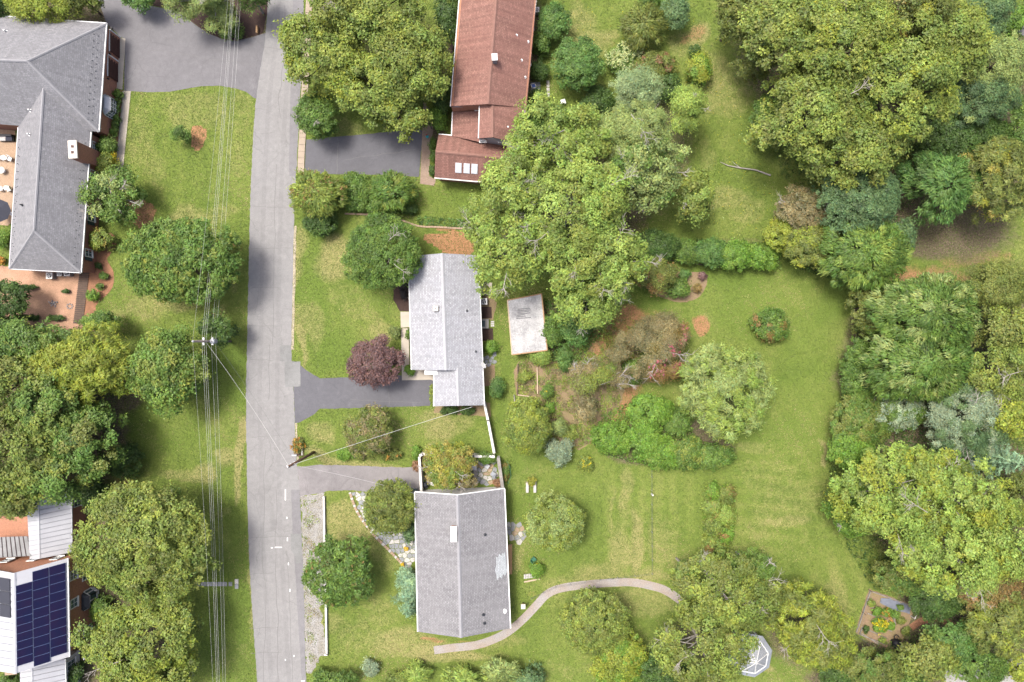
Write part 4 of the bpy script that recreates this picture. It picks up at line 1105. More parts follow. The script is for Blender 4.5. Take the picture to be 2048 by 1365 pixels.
# ------------------------------------------------------------------ walls and fences
def wall_run(name, pts, h, t, mat, label, cat='wall', cap=None, z0=-0.02):
    w = thing(name, P(*pts[len(pts) // 2]), label, cat)
    for i in range(len(pts) - 1):
        a, b = P(*pts[i]), P(*pts[i + 1]); d = (b - a).normalized()
        a2 = a - d * (0 if i == 0 else t * 0.499); 
        MB().beam(a2 + Vector((0, 0, h)), b + Vector((0, 0, h)), t, h - z0).build('wall_section', M[mat], w)
        if cap: MB().beam(a2 + Vector((0, 0, h + .06)), b + Vector((0, 0, h + .06)), t + .10, 0.058).build('coping', M[cap], w)
    return w
wall_run('garden_wall', [(842, 908), (850, 905), (880, 902), (920, 905), (950, 909), (990, 910)], 1.6, 0.30, 'white_wall', 'white courtyard wall bowing along the north side of the flagstone patio')
wall_run('garden_wall', [(842, 910), (846, 978)], 1.7, 0.30, 'white_wall', 'short white wall closing the courtyard towards the grey driveway')
wall_run('garden_wall', [(997, 912), (1006, 974)], 1.7, 0.32, 'white_wall', 'courtyard wall with weathered grey top facing the back lawn', cap='grey_wall_top')
wall_run('garden_wall', [(969, 803), (977, 840), (989, 903)], 1.6, 0.30, 'white_wall', 'long white wall from the ranch garage to the courtyard')
wall_run('retaining_wall', [(649, 992), (652, 1150), (655, 1307), (650, 1307)], 0.45, 0.22, 'white_wall', 'low thin white wall between gravel verge and front lawn')
# post and wire fences
def wire_fence(pts, step, h, label, post='steel', wires=2, r=0.025):
    f = thing('wire_fence', P(*pts[0]), label, 'fence')
    tot = []
    for i in range(len(pts) - 1):
        a, b = P(*pts[i]), P(*pts[i + 1]); n = max(1, int((b - a).length / step))
        for k in range(n + (i == len(pts) - 2)): tot.append(a.lerp(b, k / n))
    for p in tot: MB().tube([p, p + Vector((0, 0, h))], [r, r], 5).build('post', M[post], f)
    for k in range(wires):
        z = h * (k + 1) / (wires + .2)
        MB().tube([p + Vector((0, 0, z)) for p in tot], [0.012] * len(tot), 4).build('wire', M['wire_dark'], f)
    return f
wire_fence([(1302, 925), (1303, 1146), (1200, 1158), (1110, 1172), (1062, 1195)], 1.7, 0.8, 'thin post and wire fence around the striped back lawn')
wire_fence([(1735, 1178), (1710, 1268), (1742, 1292)], 2.2, 1.2, 'thin wire fence along the west edge of the vegetable plot', 'brown_wood')
f = thing('rail_fence', P(1076, 760), 'low pale timber rails dividing the bed south of the shed', 'fence')
for a, b, m_ in (((1036, 728), (1035, 790), 'brown_wood'), ((1074, 735), (1075, 788), 'pale_wood'), ((1036, 790), (1058, 793), 'pale_wood'), ((1028, 790), (1030, 808), 'grey_wall_top')):
    MB().beam(P(*a) + Vector((0, 0, .3)), P(*b) + Vector((0, 0, .3)), 0.12, 0.3).build('rail', M[m_], f)
f = thing('board_edging', P(1350, 525), 'dark board edging below the shrubs on the north edge of the back lawn', 'edging')
ed = smooth_poly([(1300, 518), (1340, 521), (1380, 527), (1430, 534), (1462, 537)], False, 3)
for i in range(len(ed) - 1): MB().beam(P(*ed[i]) + Vector((0, 0, .25)), P(*ed[i + 1]) + Vector((0, 0, .25)), 0.08, 0.26).build('board', M['brown_wood'], f)
f = thing('stone_edging', P(880, 447), 'pale stone edging under the ivy strip north of the ranch house', 'edging')
ed = smooth_poly([(690, 428), (740, 430), (780, 432), (834, 452), (880, 455), (940, 459)], False, 8)
for i in range(len(ed) - 1):
    a, b = P(*ed[i]), P(*ed[i + 1]); MB().box(((a.x + b.x) / 2, (a.y + b.y) / 2, -.01), (b - a).length * .95, 0.22, 0.18, math.atan2(b.y - a.y, b.x - a.x)).build('stone', M['stone_tan'], f)
# boardwalk behind the hip roofed house
bwk = thing('boardwalk', P(167, 600), 'weathered plank boardwalk beside the clay yard', 'boardwalk')
for i in range(27):
    y = 548 + i * 3.75; x = 169 - (y - 548) * 0.125
    MB().box(P(x, y), 1.25, 0.205, 0.09 + rs.uniform(-.008, .008), 0.04).build('plank', M['brown_wood'], bwk)

# ------------------------------------------------------------------ poles and wires
PA = thing('utility_pole', P(461, 683), 'grey utility pole with transformer can on the west verge', 'utility pole')
b = P(461, 683)
MB().lathe(b, [(0.17, -.1), (0.16, 3), (0.13, 10.3)], 10).build('pole', M['pole_grey'], PA, smooth=True)
can = MB().lathe(b + Vector((0.50, 0, 5.6)), [(0.05, -.02), (0.30, 0), (0.32, .1), (0.32, .95), (0.26, 1.02)], 14).build('transformer_can', M['steel'], PA, smooth=True)
MB().lathe(b + Vector((0.50, 0, 6.62)), [(0.06, 0), (0.08, .08), (0.04, .25)], 8).build('bushing', M['cream'], can)
MB().box(b + Vector((0.22, 0, 6.2)), 0.25, 0.12, 0.12).build('bracket', M['steel'], PA)
MB().lathe(b + Vector((0, 0, 10.28)), [(0.10, 0), (0.13, .1), (0.05, .32)], 8).build('insulator', M['white'], PA)
for z in (5.2, 7.6): MB().box(b + Vector((0, 0, z)), 0.20, 0.9, 0.12).build('wire_bracket', M['steel'], PA)
PB = thing('utility_pole', P(628, 905), 'brown wooden utility pole leaning out over the road by the mailbox', 'utility pole')
b2 = P(628, 905)
MB().lathe(b2, [(0.20, -.1), (0.18, 3), (0.14, 10.2)], 10).build('pole', M['pole_wood'], PB, smooth=True)
for z in (7.2, 8.6, 9.8): MB().box(b2 + Vector((-.05, 0, z)), 0.5, 0.16, 0.12, -.4).build('wire_bracket', M['steel'], PB)
MB().lathe(b2 + Vector((0, 0, 10.18)), [(0.10, 0), (0.11, .08), (0.04, .22)], 8).build('insulator', M['white'], PB)

def line(pts, sag, r, mat, label, n=14, group=None):
    path = []
    for i in range(len(pts) - 1):
        a, b_ = Vector(pts[i]), Vector(pts[i + 1])
        for k in range(n + (i == len(pts) - 2)):
            t = k / n; p = a.lerp(b_, t); path.append(p - Vector((0, 0, sag * 4 * t * (1 - t))))
    MB().tube(path, [r] * len(path), 5).build('overhead_wire', M[mat], label=label, cat='wire', group=group, uv=False)
X0, Y0 = b.x, b.y
for (xt, ha, xp, xb, mat, lab) in ((459, 10.2, None, 428, 'wire', 'topmost bare wire running to the tip of the grey pole'),
        (464, 7.7, -.0, 434, 'wire', 'left wire of the middle bundle on the grey pole'), (467, 7.6, .12, 437, 'wire', 'middle wire of the middle bundle on the grey pole'),
        (469, 7.5, .24, 440, 'wire', 'right wire of the middle bundle on the grey pole'), (477, 5.2, 0.0, 447, 'wire', 'left wire of the lowest bundle beside the transformer'),
        (480, 5.1, .14, 450, 'wire_dark', 'dark middle cable of the lowest bundle beside the transformer'), (483, 5.0, .28, 452, 'wire', 'right wire of the lowest bundle beside the transformer')):
    dx = -.0 if xp is None else xp - .12
    top = P(xt, -20, ha - .9); bot = P(xb, 1385, ha - .9)
    pole_p = Vector((X0 + dx * 1.6, Y0, ha + (.25 if xp is None else 0)))
    ext_t = pole_p + (top - pole_p) * 1.5; ext_b = pole_p + (bot - pole_p) * 1.5
    ext_t.z = ha - .3; ext_b.z = ha - .3
    line([ext_t, pole_p, ext_b], 0.7, 0.007 if ha > 9 else 0.010, mat, lab)
pt = b2 + Vector((0, 0, 9.9)); 
line([Vector((X0 + .15, Y0 - .1, 7.4)), pt], 0.6, 0.013, 'wire', 'pale cable crossing the road between the two utility poles', 20)
line([Vector((X0 + .15, Y0 - .1, 5.0)), b2 + Vector((-.1, .1, 7.3))], 0.5, 0.010, 'wire_dark', 'thin dark cable crossing the road between the two utility poles', 20)
line([b2 + Vector((.1, 0, 8.7)), P(945, 814, 4.1)], 0.8, 0.021, 'wire', 'thick pale service cable from the brown pole to the ranch garage', 20)
line([b2 + Vector((.1, -.1, 8.6)), P(838, 990, 3.5)], 0.7, 0.013, 'wire', 'pale service cable from the brown pole towards the south house', 20)

# ------------------------------------------------------------------ small things
mbx = thing('mailbox', P(592, 907), 'dark grey mailbox on a post at the road edge', 'mailbox')
MB().box(P(600, 908), 0.1, 0.1, 1.0).build('post', M['brown_wood'], mbx)
p = P(594, 908) + Vector((0, 0, 1.0))
MB().solid([p + Vector((x, y, 0)) for x, y in ((-.33, -.13), (.33, -.13), (.33, .13), (-.33, .13))], [p + Vector((x, y, .24)) for x, y in ((-.33, -.08), (.33, -.08), (.33, .08), (-.33, .08))]).build('box', M['steel'], mbx)
MB().box(P(600, 908) + Vector((0, 0, .94)), 0.55, 0.1, 0.06).build('arm', M['brown_wood'], mbx)
pf = thing('picket_rail', P(606, 893), 'short white rail beside the orange flowers at the road edge', 'fence')
MB().beam(P(606, 884) + Vector((0, 0, .45)), P(606, 910) + Vector((0, 0, .45)), 0.08, 0.08).build('rail', M['white'], pf)
for y in (885, 897, 909): MB().box(P(606, y), 0.08, 0.08, 0.42).build('post', M['white'], pf)

def ac_unit(x, y, s, label, top='white'):
    t = thing('air_conditioner', P(x, y), label, 'air conditioner')
    c_ = P(x, y)
    MB().box(c_, s, s, 0.8).build('cabinet', M['steel'], t)
    MB().box(c_ + Vector((0, 0, .80)), s + .06, s + .06, 0.05).build('top_plate', M[top], t)
    MB().lathe(c_ + Vector((0, 0, .85)), [(s * .40, 0), (s * .40, .03), (s * .36, .031)], 16).build('fan_guard', M['dark'], t)
    for k in range(4):
        a = k * math.pi / 2 + .4; v = Vector((math.cos(a), math.sin(a), 0))
        MB().beam(c_ + v * .05 + Vector((0, 0, .90)), c_ + v * s * .34 + Vector((0, 0, .90)), 0.12, 0.015).build('fan_blade', M['steel'], t)
ac_unit(968.5, 604, 0.75, 'white topped air conditioner behind the pale ranch house')
ac_unit(107, 553, 0.75, 'white topped air conditioner at the south end of the hip roofed house')
ac_unit(127, 549, 0.55, 'small grey air conditioner left of the boardwalk', 'steel')
ac_unit(142, 548, 0.7, 'grey air conditioner nearest the boardwalk', 'steel')
ac_unit(1073, 26, 0.6, 'pale condenser beside the east wall of the red roofed house')
d = thing('satellite_dish', P(965, 732, 3.1), 'white satellite dish on the east eave of the ranch house', 'satellite dish')
p = P(965, 732, 3.0)
MB().tube([p, p + Vector((0.05, 0, .45))], [0.03, 0.03], 6).build('mast', M['steel'], d)
MB().tube([p + Vector((.05, 0, .45)), p + Vector((.12, .05, .5)), p + Vector((.16, .08, .53))], [0.06, 0.30, 0.42], 14).build('reflector', M['white'], d, smooth=False)
MB().beam(p + Vector((.05, 0, .42)), p + Vector((.6, .25, .55)), 0.04, 0.04).build('feed_arm', M['white'], d)

def chair(x, y, rz, label, mat='white', group=None, s=1.0):
    t = thing('garden_chair', P(x, y), label, 'chair', group); c_ = P(x, y)
    ca, sa = math.cos(rz), math.sin(rz)
    def R(a, b_, z): return c_ + Vector((a * ca - b_ * sa, a * sa + b_ * ca, z)) 
    MB().box(R(0, 0, .40), .52 * s, .52 * s, .05, rz).build('seat', M[mat], t)
    MB().solid([R(-.26, .22, .42), R(.26, .22, .42), R(.26, .28, .42), R(-.26, .28, .42)], [R(-.26, .34, .95), R(.26, .34, .95), R(.26, .38, .95), R(-.26, .38, .95)]).build('backrest', M[mat], t)
    for a, b_ in ((-.22, -.22), (.22, -.22), (.22, .22), (-.22, .22)): MB().box(R(a, b_, 0), .05, .05, .40, rz).build('leg', M[mat], t)
    for a in (-.26, .26): MB().beam(R(a, -.24, .64), R(a, .28, .64), .06, .04).build('armrest', M[mat], t)
def table(x, y, r, h, label, mat='white', rect=None, rz=0):
    t = thing('garden_table', P(x, y), label, 'table'); c_ = P(x, y)
    if rect:
        MB().box(c_ + Vector((0, 0, h - .05)), rect[0], rect[1], .05, rz).build('tabletop', M[mat], t)
        for a in (-1, 1):
            for b_ in (-1, 1): MB().box(c_ + Vector((a * rect[0] * .42, b_ * rect[1] * .42, 0)), .06, .06, h - .05).build('leg', M[mat], t)
    else:
        MB().lathe(c_ + Vector((0, 0, h - .05)), [(r, 0), (r, .05)], 14).build('tabletop', M[mat], t)
        MB().lathe(c_, [(.25, 0), (.05, .06), (.04, h - .05)], 8).build('pedestal', M[mat], t)
table(9, 343, 0.42, 0.6, 'round white table in the middle of the brick terrace at left')
table(17, 378, 0.30, 0.5, 'small round white table between two chairs on the left terrace')
chair(6, 379, 1.5, 'white chair left of the small table on the terrace', group='white chairs on the brick terrace')
chair(23, 380, -1.2, 'white chair right of the small table on the terrace', group='white chairs on the brick terrace')
chair(3, 317, 0.2, 'white chair at the left frame edge on the upper terrace', group='white chairs on the brick terrace')
chair(24, 320, -.4, 'white chair nearest the roof edge on the upper terrace', group='white chairs on the brick terrace')
table(13, 318, 0.34, 0.55, 'white round table between the upper terrace chairs')
sf = thing('outdoor_sofa', P(17, 279), 'dark wicker sofa with pale cushions on the left terrace', 'sofa')
MB().box(P(17, 278), 1.8, .8, .38).build('base', M['black'], sf); MB().box(P(17, 274) + Vector((0, 0, .38)), 1.8, .22, .4).build('backrest', M['black'], sf)
for dx in (-.42, .42): MB().box(P(17, 280) + Vector((dx, 0, .38)), .8, .55, .14).build('cushion', M['stone_pale' if dx < 0 else 'navy_cloth'], sf)
uc = P(-4, 421, 2.4); uc.z = 0
ub = thing('patio_umbrella', uc, 'navy octagonal patio umbrella on the left terrace', 'umbrella')
MB().lathe(uc, [(.25, 0), (.25, .08), (.03, .1), (.03, 2.55)], 10).build('pole', M['steel'], ub)
for i in range(8):
    a, c2 = 2 * math.pi * i / 8, 2 * math.pi * (i + 1) / 8
    MB().slab([uc + Vector((1.45 * math.cos(a), 1.45 * math.sin(a), 2.15)), uc + Vector((1.45 * math.cos(c2), 1.45 * math.sin(c2), 2.15)), uc + Vector((0, 0, 2.65))], 0.02).build('canopy_panel', M['navy_cloth'], ub)
    MB().tube([uc + Vector((1.45 * math.cos(a), 1.45 * math.sin(a), 2.13)), uc + Vector((0, 0, 2.6))], [.012, .012], 4).build('rib', M['steel'], ub)
MB().box(P(-20, 396), 1.0, 0.3, 0.25).build('planter', M['brown_wood'], label='brown timber sill at the left edge below the terrace chairs', cat='planter')
fpit = thing('fire_pit', P(107, 607), 'ring of pale rubble stones in the clay yard', 'fire pit')
for i in range(11):
    a = i * 2.4; r_ = .12 + .05 * i
    MB().box(P(107, 607) + Vector((r_ * math.cos(a), r_ * .7 * math.sin(a), 0)), .22, .16, .14, a, .75).build('stone', M['stone_pale' if i % 2 else 'stone_grey'], fpit)
st2 = thing('stone_ring', P(140, 613), 'low ring of grey stones near the boardwalk', 'stones')
for i in range(8):
    a = i * .785; MB().box(P(140, 613) + Vector((.36 * math.cos(a), .3 * math.sin(a), 0)), .2, .14, .1, a, .8).build('stone', M['stone_grey'], st2)
# courtyard furniture
table(946, 933, 0, 0.72, 'square grey table in the courtyard', 'steel', (1.0, 0.75))
chair(964, 927, -.5, 'grey chair beside the courtyard table', 'stone_grey')
chair(974, 932, -.6, 'grey lounge chair in the middle of the courtyard', 'steel')
chair(986, 947, -2.2, 'pale blue grey chair by the east courtyard wall', 'louver')
bench = thing('bench', P(951, 944), 'grey bench between tree and courtyard table', 'bench')
MB().box(P(951, 945) + Vector((0, 0, .4)), .5, 1.3, .06).build('seat', M['grey_wall_top'], bench)
for dy in (-.5, .5): MB().box(P(951, 945) + Vector((0, dy, 0)), .4, .08, .4).build('leg', M['grey_wall_top'], bench)
gr = thing('kettle_grill', P(851, 968), 'round dark kettle grill in the courtyard corner', 'grill')
g_ = P(851, 968)
MB().lathe(g_ + Vector((0, 0, .45)), [(.08, 0), (.32, .12), (.40, .3), (.40, .34), (.30, .5), (.05, .56)], 14).build('bowl', M['dark'], gr, smooth=True)
for k in range(3):
    a = k * 2.1; MB().tube([g_ + Vector((.3 * math.cos(a), .3 * math.sin(a), 0)), g_ + Vector((.2 * math.cos(a), .2 * math.sin(a), .55))], [.02, .02], 5).build('leg', M['steel'], gr)
bn = thing('storage_bin', P(829, 982), 'grey utility bin outside the courtyard corner', 'bin')
MB().box(P(829, 981), .75, .6, .7, taper=1.05).build('body', M['steel'], bn); MB().box(P(829, 981) + Vector((0, 0, .7)), .84, .68, .06).build('lid', M['shutter'], bn)
tr = thing('trellis_frame', P(1012, 945), 'green metal plant frame outside the courtyard wall', 'frame')
pts_ = [P(1014, 920), P(1020, 932), P(1022, 950), P(1016, 965)]
for p in pts_: MB().tube([p, p + Vector((0, 0, 1.1))], [.025, .025], 5).build('post', M['green_paint'], tr)
MB().tube([p + Vector((0, 0, 1.1)) for p in pts_], [.025] * 4, 5).build('rail', M['green_paint'], tr)
bs = thing('bench', P(1020, 1112), 'tan wooden bench along the east wall of the south house', 'bench')
MB().box(P(1020, 1117) + Vector((0, 0, .42)), .55, 3.8, .06).build('seat', M['tan_wood'], bs)
for dy in (-1.7, 0, 1.7): MB().box(P(1020, 1117) + Vector((0, dy, 0)), .45, .1, .42).build('leg', M['brown_wood'], bs)
MB().box(P(1016.5, 1117) + Vector((0, 0, .5)), .06, 3.8, .4).build('backrest', M['tan_wood'], bs)
tb = thing('timber_edging', P(1064, 1160), 'pale timber plank on the lawn south of the bright bush', 'timber')
MB().beam(P(1048, 1164) + Vector((0, 0, .12)), P(1080, 1158) + Vector((0, 0, .12)), .16, .13).build('plank', M['pale_wood'], tb)
blk = thing('stone_step', P(1058, 1152), 'row of pale upright blocks beside the bright bush', 'stones')
for i in range(7): MB().box(P(1049 + i * 3.3, 1153 - i * .4), .17, .55, .16 + .03 * (i % 2)).build('block', M['stone_pale'], blk)
arch = thing('garden_arch', P(1062, 970), 'pale stone arch planter with yellow plant on the back lawn', 'planter')
for x in (1054.5, 1069.5): MB().box(P(x, 974), .34, 1.4, .32).build('block', M['stone_pale'], arch)
MB().box(P(1062, 964), .7, .34, .32).build('block', M['stone_tan'], arch)
pst = thing('bird_feeder', P(1046, 1205), 'wooden bird feeder on a post near the curved path', 'bird feeder')
MB().box(P(1046, 1205), .1, .1, 1.3).build('post', M['brown_wood'], pst); MB().box(P(1046, 1204) + Vector((0, 0, 1.3)), .45, .5, .3).build('house', M['tan_wood'], pst); MB().box(P(1046, 1204) + Vector((0, 0, 1.6)), .55, .6, .05).build('roof', M['stone_pale'], pst)
chair(1067, 1117, 2.4, 'dark green chair beside the pale flowering tree', 'green_paint')
hc = thing('hose_cart', P(1021, 1093), 'small pale hose cart beside the flagstone patio', 'cart')
MB().box(P(1021, 1093), .3, .5, .4).build('body', M['stone_pale'], hc); MB().tube([P(1021, 1088), P(1021, 1088) + Vector((0, 0, .8))], [.02, .02], 5).build('handle', M['steel'], hc)
bl = thing('birdbath', P(1321, 808), 'teal birdbath among the bright vines', 'birdbath')
MB().lathe(P(1321, 808), [(.25, 0), (.08, .1), (.08, .8), (.42, .95), (.42, 1.02), (.3, 1.0)], 14).build('basin', M['teal'], bl, smooth=True)
pl_ = thing('blue_tub', P(1067, 174), 'small blue and white tub on the patio slabs', 'tub')
MB().box(P(1067, 174), .62, .62, .38, .3).build('body', M['white'], pl_); MB().box(P(1067, 174) + Vector((0, 0, .38)), .45, .45, .02, .3).build('water', M['blue'], pl_)
sp = thing('grill_cart', P(1126, 206), 'pale metal garden chair among leaves east of the red roofed house', 'chair')
MB().box(P(1126, 206) + Vector((0, 0, .4)), .6, .6, .05, .3).build('seat', M['white'], sp); MB().box(P(1124, 211) + Vector((0, 0, .42)), .6, .06, .5, .3).build('backrest', M['white'], sp)
for a, b_ in ((-.2, -.2), (.2, .2), (.2, -.2), (-.2, .2)): MB().box(P(1126, 206) + Vector((a, b_, 0)), .05, .05, .4).build('leg', M['white'], sp)
for x, y, lab in ((813, 1096, 'yellow flowers in a pot on the flagstone path beside the blue shrub'), (806, 1128, 'yellow flowers in a pot at the south tip of the stone edging')):
    fl = thing('flower_pot', P(x, y), lab, 'flower pot', 'yellow flower pots')
    MB().lathe(P(x, y), [(.16, 0), (.22, .3), (.24, .32)], 12).build('pot', M['stone_tan'], fl)
    mb = MB(); r3 = random.Random(int(x))
    for i in range(34):
        a, q_ = r3.uniform(0, 6.28), math.sqrt(r3.random()) * .30
        mb.box(P(x, y) + Vector((q_ * math.cos(a), q_ * math.sin(a), .36 + .18 * (1 - q_ / .3))), .10, .10, .05, a, .5)
    mb.build('blooms', M['yellow'], fl, uv=False)
cp = thing('compost_bin', P(1787, 1283), 'round black compost tumbler in the vegetable plot', 'compost bin')
MB().lathe(P(1787, 1283) + Vector((0, 0, .15)), [(.2, 0), (.5, .2), (.6, .55), (.5, .9), (.2, 1.08)], 14).build('drum', M['black'], cp, smooth=True)
MB().box(P(1787, 1283), .8, .5, .2).build('stand', M['dark'], cp)
MB().tube([P(1787, 1283) + Vector((.1 + .28 * math.cos(a), .75 + .28 * math.sin(a), .5)) for a in np.linspace(0, 5.6, 12)], [.05] * 12, 5).build('handle_ring', M['black'], cp)
tp = thing('garden_tarp', P(1780, 1212), 'blue grey tarp bed cover at the top of the vegetable plot', 'tarp')
MB().prism(wpoly([(1762, 1197), (1775, 1196), (1822, 1213), (1818, 1228), (1792, 1222), (1760, 1206)], .08, 3), 0.02, 0.10).build('sheet', M['tarp'], tp)
rb = thing('raised_bed', P(1748, 1266), 'long raised bed with dark soil in the vegetable plot', 'garden bed')
for a, b_ in (((1724, 1254), (1772, 1276)), ((1718, 1268), (1768, 1288)), ((1724, 1254), (1718, 1268))):
    MB().beam(P(*a) + Vector((0, 0, .22)), P(*b_) + Vector((0, 0, .22)), .08, .22).build('board', M['grey_wall_top'], rb)
MB().prism(wpoly([(1725, 1256), (1771, 1277), (1767, 1286), (1720, 1267)]), 0, .16).build('soil', M['bed_soil'], rb)
gt = thing('garden_gate', P(1824, 1222), 'pale timber gate post at the east side of the vegetable plot', 'gate')
MB().beam(P(1821, 1232) + Vector((0, 0, 1.0)), P(1827, 1216) + Vector((0, 0, 1.0)), .1, .1).build('rail', M['stone_pale'], gt)
for q_ in ((1821, 1232), (1827, 1216)): MB().box(P(*q_), .1, .1, .95).build('post', M['stone_pale'], gt)
lg = thing('fallen_branch', P(1490, 338), 'long pale fallen branch on the upper right lawn', 'branch')
pth = [P(1440, 325) + Vector((0, 0, .12)), P(1455, 332) + Vector((0, 0, .14)), P(1480, 337) + Vector((0, 0, .16)), P(1510, 341) + Vector((0, 0, .18)), P(1540, 352) + Vector((0, 0, .2))]
MB().tube(pth, [.03, .06, .08, .09, .10], 7).build('stem', M['bark_pale'], lg)
MB().tube([pth[2], P(1468, 330) + Vector((0, 0, .4)), P(1462, 326) + Vector((0, 0, .6))], [.07, .04, .02], 5).build('twig', M['bark_pale'], lg)
lp = thing('lamp_post', P(862, 259), 'dark lamp post with small sign by the brick walk', 'lamp post')
MB().box(P(863, 258), .09, .09, 1.9).build('post', M['dark'], lp); MB().lathe(P(863, 258) + Vector((0, 0, 1.9)), [(.12, 0), (.14, .25), (.04, .36)], 8).build('lantern', M['dark'], lp)
pt_ = thing('plant_pot', P(855, 274), 'teal pot with red flowers on the brick walk', 'flower pot')
MB().lathe(P(855, 275), [(.14, 0), (.2, .3), (.21, .33)], 10).build('pot', M['teal'], pt_); MB().box(P(854, 272) + Vector((0, 0, .33)), .18, .18, .12, .4, .6).build('blooms', M['red_box'], pt_)
nb = thing('bird_house', P(1487, 1160), 'small blue bird house on a pole in the branches at lower right', 'bird house')
MB().tube([P(1487, 1160), P(1487, 1160) + Vector((0, 0, 2.2))], [.04, .04], 6).build('pole', M['steel'], nb)
MB().box(P(1487, 1160) + Vector((0, 0, 2.2)), .35, .35, .4).build('box', M['blue'], nb)
stp = thing('survey_stone', P(1303, 988), 'small white marker on the wire fence line', 'marker')
MB().box(P(1303, 988), .16, .16, .9).build('stake', M['white'], stp)
stn = thing('boundary_post', P(516, 65), 'pale tan post at the driveway mouth on the leaf litter island', 'post')
MB().box(P(516, 62), .22, .9, .5).build('body', M['tan_wood'], stn)

# ------------------------------------------------------------------ plants
# leaf colours (linear albedo): base and second tone
LC = {
 'oak':    ((0.125, 0.150, 0.036), (0.185, 0.185, 0.040)),
 'olive':  ((0.098, 0.108, 0.026), (0.150, 0.145, 0.040)),
 'yellow': ((0.162, 0.178, 0.028), (0.212, 0.202, 0.032)),
 'lime':   ((0.160, 0.200, 0.045), (0.215, 0.235, 0.060)),
 'bright': ((0.090, 0.152, 0.022), (0.128, 0.180, 0.030)),
 'green':  ((0.068, 0.108, 0.023), (0.108, 0.144, 0.031)),
 'deep':   ((0.038, 0.063, 0.016), (0.060, 0.090, 0.021)),
 'emerald':((0.062, 0.112, 0.030), (0.098, 0.142, 0.038)),
 'blue':   ((0.068, 0.102, 0.048), (0.105, 0.142, 0.064)),
 'spruce': ((0.160, 0.215, 0.150), (0.210, 0.265, 0.185)),
 'silver': ((0.165, 0.195, 0.105), (0.220, 0.240, 0.135)),
 'sage':   ((0.175, 0.195, 0.070), (0.215, 0.225, 0.085)),
 'grey':   ((0.170, 0.190, 0.140), (0.230, 0.240, 0.180)),
 'maroon': ((0.102, 0.046, 0.056), (0.155, 0.076, 0.086)),
 'rust':   ((0.150, 0.105, 0.035), (0.210, 0.110, 0.050)),
 'autumn': ((0.190, 0.180, 0.024), (0.255, 0.165, 0.060)),
 'brown':  ((0.145, 0.115, 0.060), (0.210, 0.145, 0.085)),
 'cream':  ((0.300, 0.300, 0.150), (0.420, 0.390, 0.230)),
 'pink':   ((0.270, 0.055, 0.095), (0.320, 0.090, 0.130)),
 'red':    ((0.190, 0.085, 0.055), (0.240, 0.120, 0.080)),
 'orange': ((0.300, 0.150, 0.030), (0.320, 0.120, 0.025)),
 'gold':   ((0.420, 0.310, 0.015), (0.360, 0.250, 0.015)),
 'black':  ((0.018, 0.014, 0.018), (0.030, 0.020, 0.026)),
}

def leaf_object(name, V, C, parent, kind=None, off=None):
    """V (n,3,3) world leaf triangles, C (n,3) colours -> one mesh"""
    n = len(V)
    if off is not None: V = V - np.array(off)
    me = bpy.data.meshes.new(name)
    me.vertices.add(n * 3); me.vertices.foreach_set('co', V.astype(np.float32).ravel())
    me.loops.add(n * 3); me.loops.foreach_set('vertex_index', np.arange(n * 3, dtype=np.int32))
    me.polygons.add(n); me.polygons.foreach_set('loop_start', (np.arange(n) * 3).astype(np.int32))
    me.update(calc_edges=True)
    at = me.attributes.new('leaf', 'FLOAT_COLOR', 'POINT')
    c4 = np.ones((n, 3, 4), np.float32); c4[:, :, :3] = np.clip(C, 0.004, 0.75)[:, None, :]
    at.data.foreach_set('color', c4.ravel())
    me.materials.append(M['leaf'])
    o = bpy.data.objects.new(name, me); COL.objects.link(o)
    if parent is not None: o.parent = parent
    if kind: o['kind'] = kind
    return o

def unit(v): return v / (np.linalg.norm(v, axis=-1, keepdims=True) + 1e-9)

def quads(p, nrm_, tan, L, Wd):
    """leaf rhombi: centre p, normal, long axis hint, length, width; tips droop a little"""
    n = unit(nrm_); t = tan - (tan * n).sum(-1, keepdims=True) * n; t = unit(t); b_ = np.cross(n, t)
    L = np.asarray(L)[:, None]; Wd = np.asarray(Wd)[:, None]
    return np.stack([p - t * L * .45 + b_ * Wd * .5, p - t * L * .30 - b_ * Wd * .5, p + t * L * .55 - n * L * .10], 1)

FC = np.array([0.94, 1.13, 0.92])
def tint(rg, n_cl, owner, col, alt=None, altf=0.0, cv=0.16, lv=0.20, altmask=None):
    a, b_ = np.array(LC[col][0]), np.array(LC[col][1])
    k = rg.random(n_cl)
    base = a[None] * (1 - k[:, None]) + b_[None] * k[:, None]
    base = base * (1 + rg.normal(0, cv, n_cl))[:, None]
    if alt:
        altf = altf * .75
        m_ = (rg.random(n_cl) < altf) if altmask is None else altmask
        aa = np.array(LC[alt][0]); ab = np.array(LC[alt][1]); k2 = rg.random(n_cl)[:, None]
        base[m_] = (aa * (1 - k2) + ab * k2)[m_]
    c = base[owner] * FC
    n = len(owner)
    c = c * (1 + rg.normal(0, lv, n))[:, None]
    h_ = rg.normal(0, 0.08, n)
    c[:, 0] *= 1 + h_; c[:, 2] *= 1 - h_
    return np.abs(c)

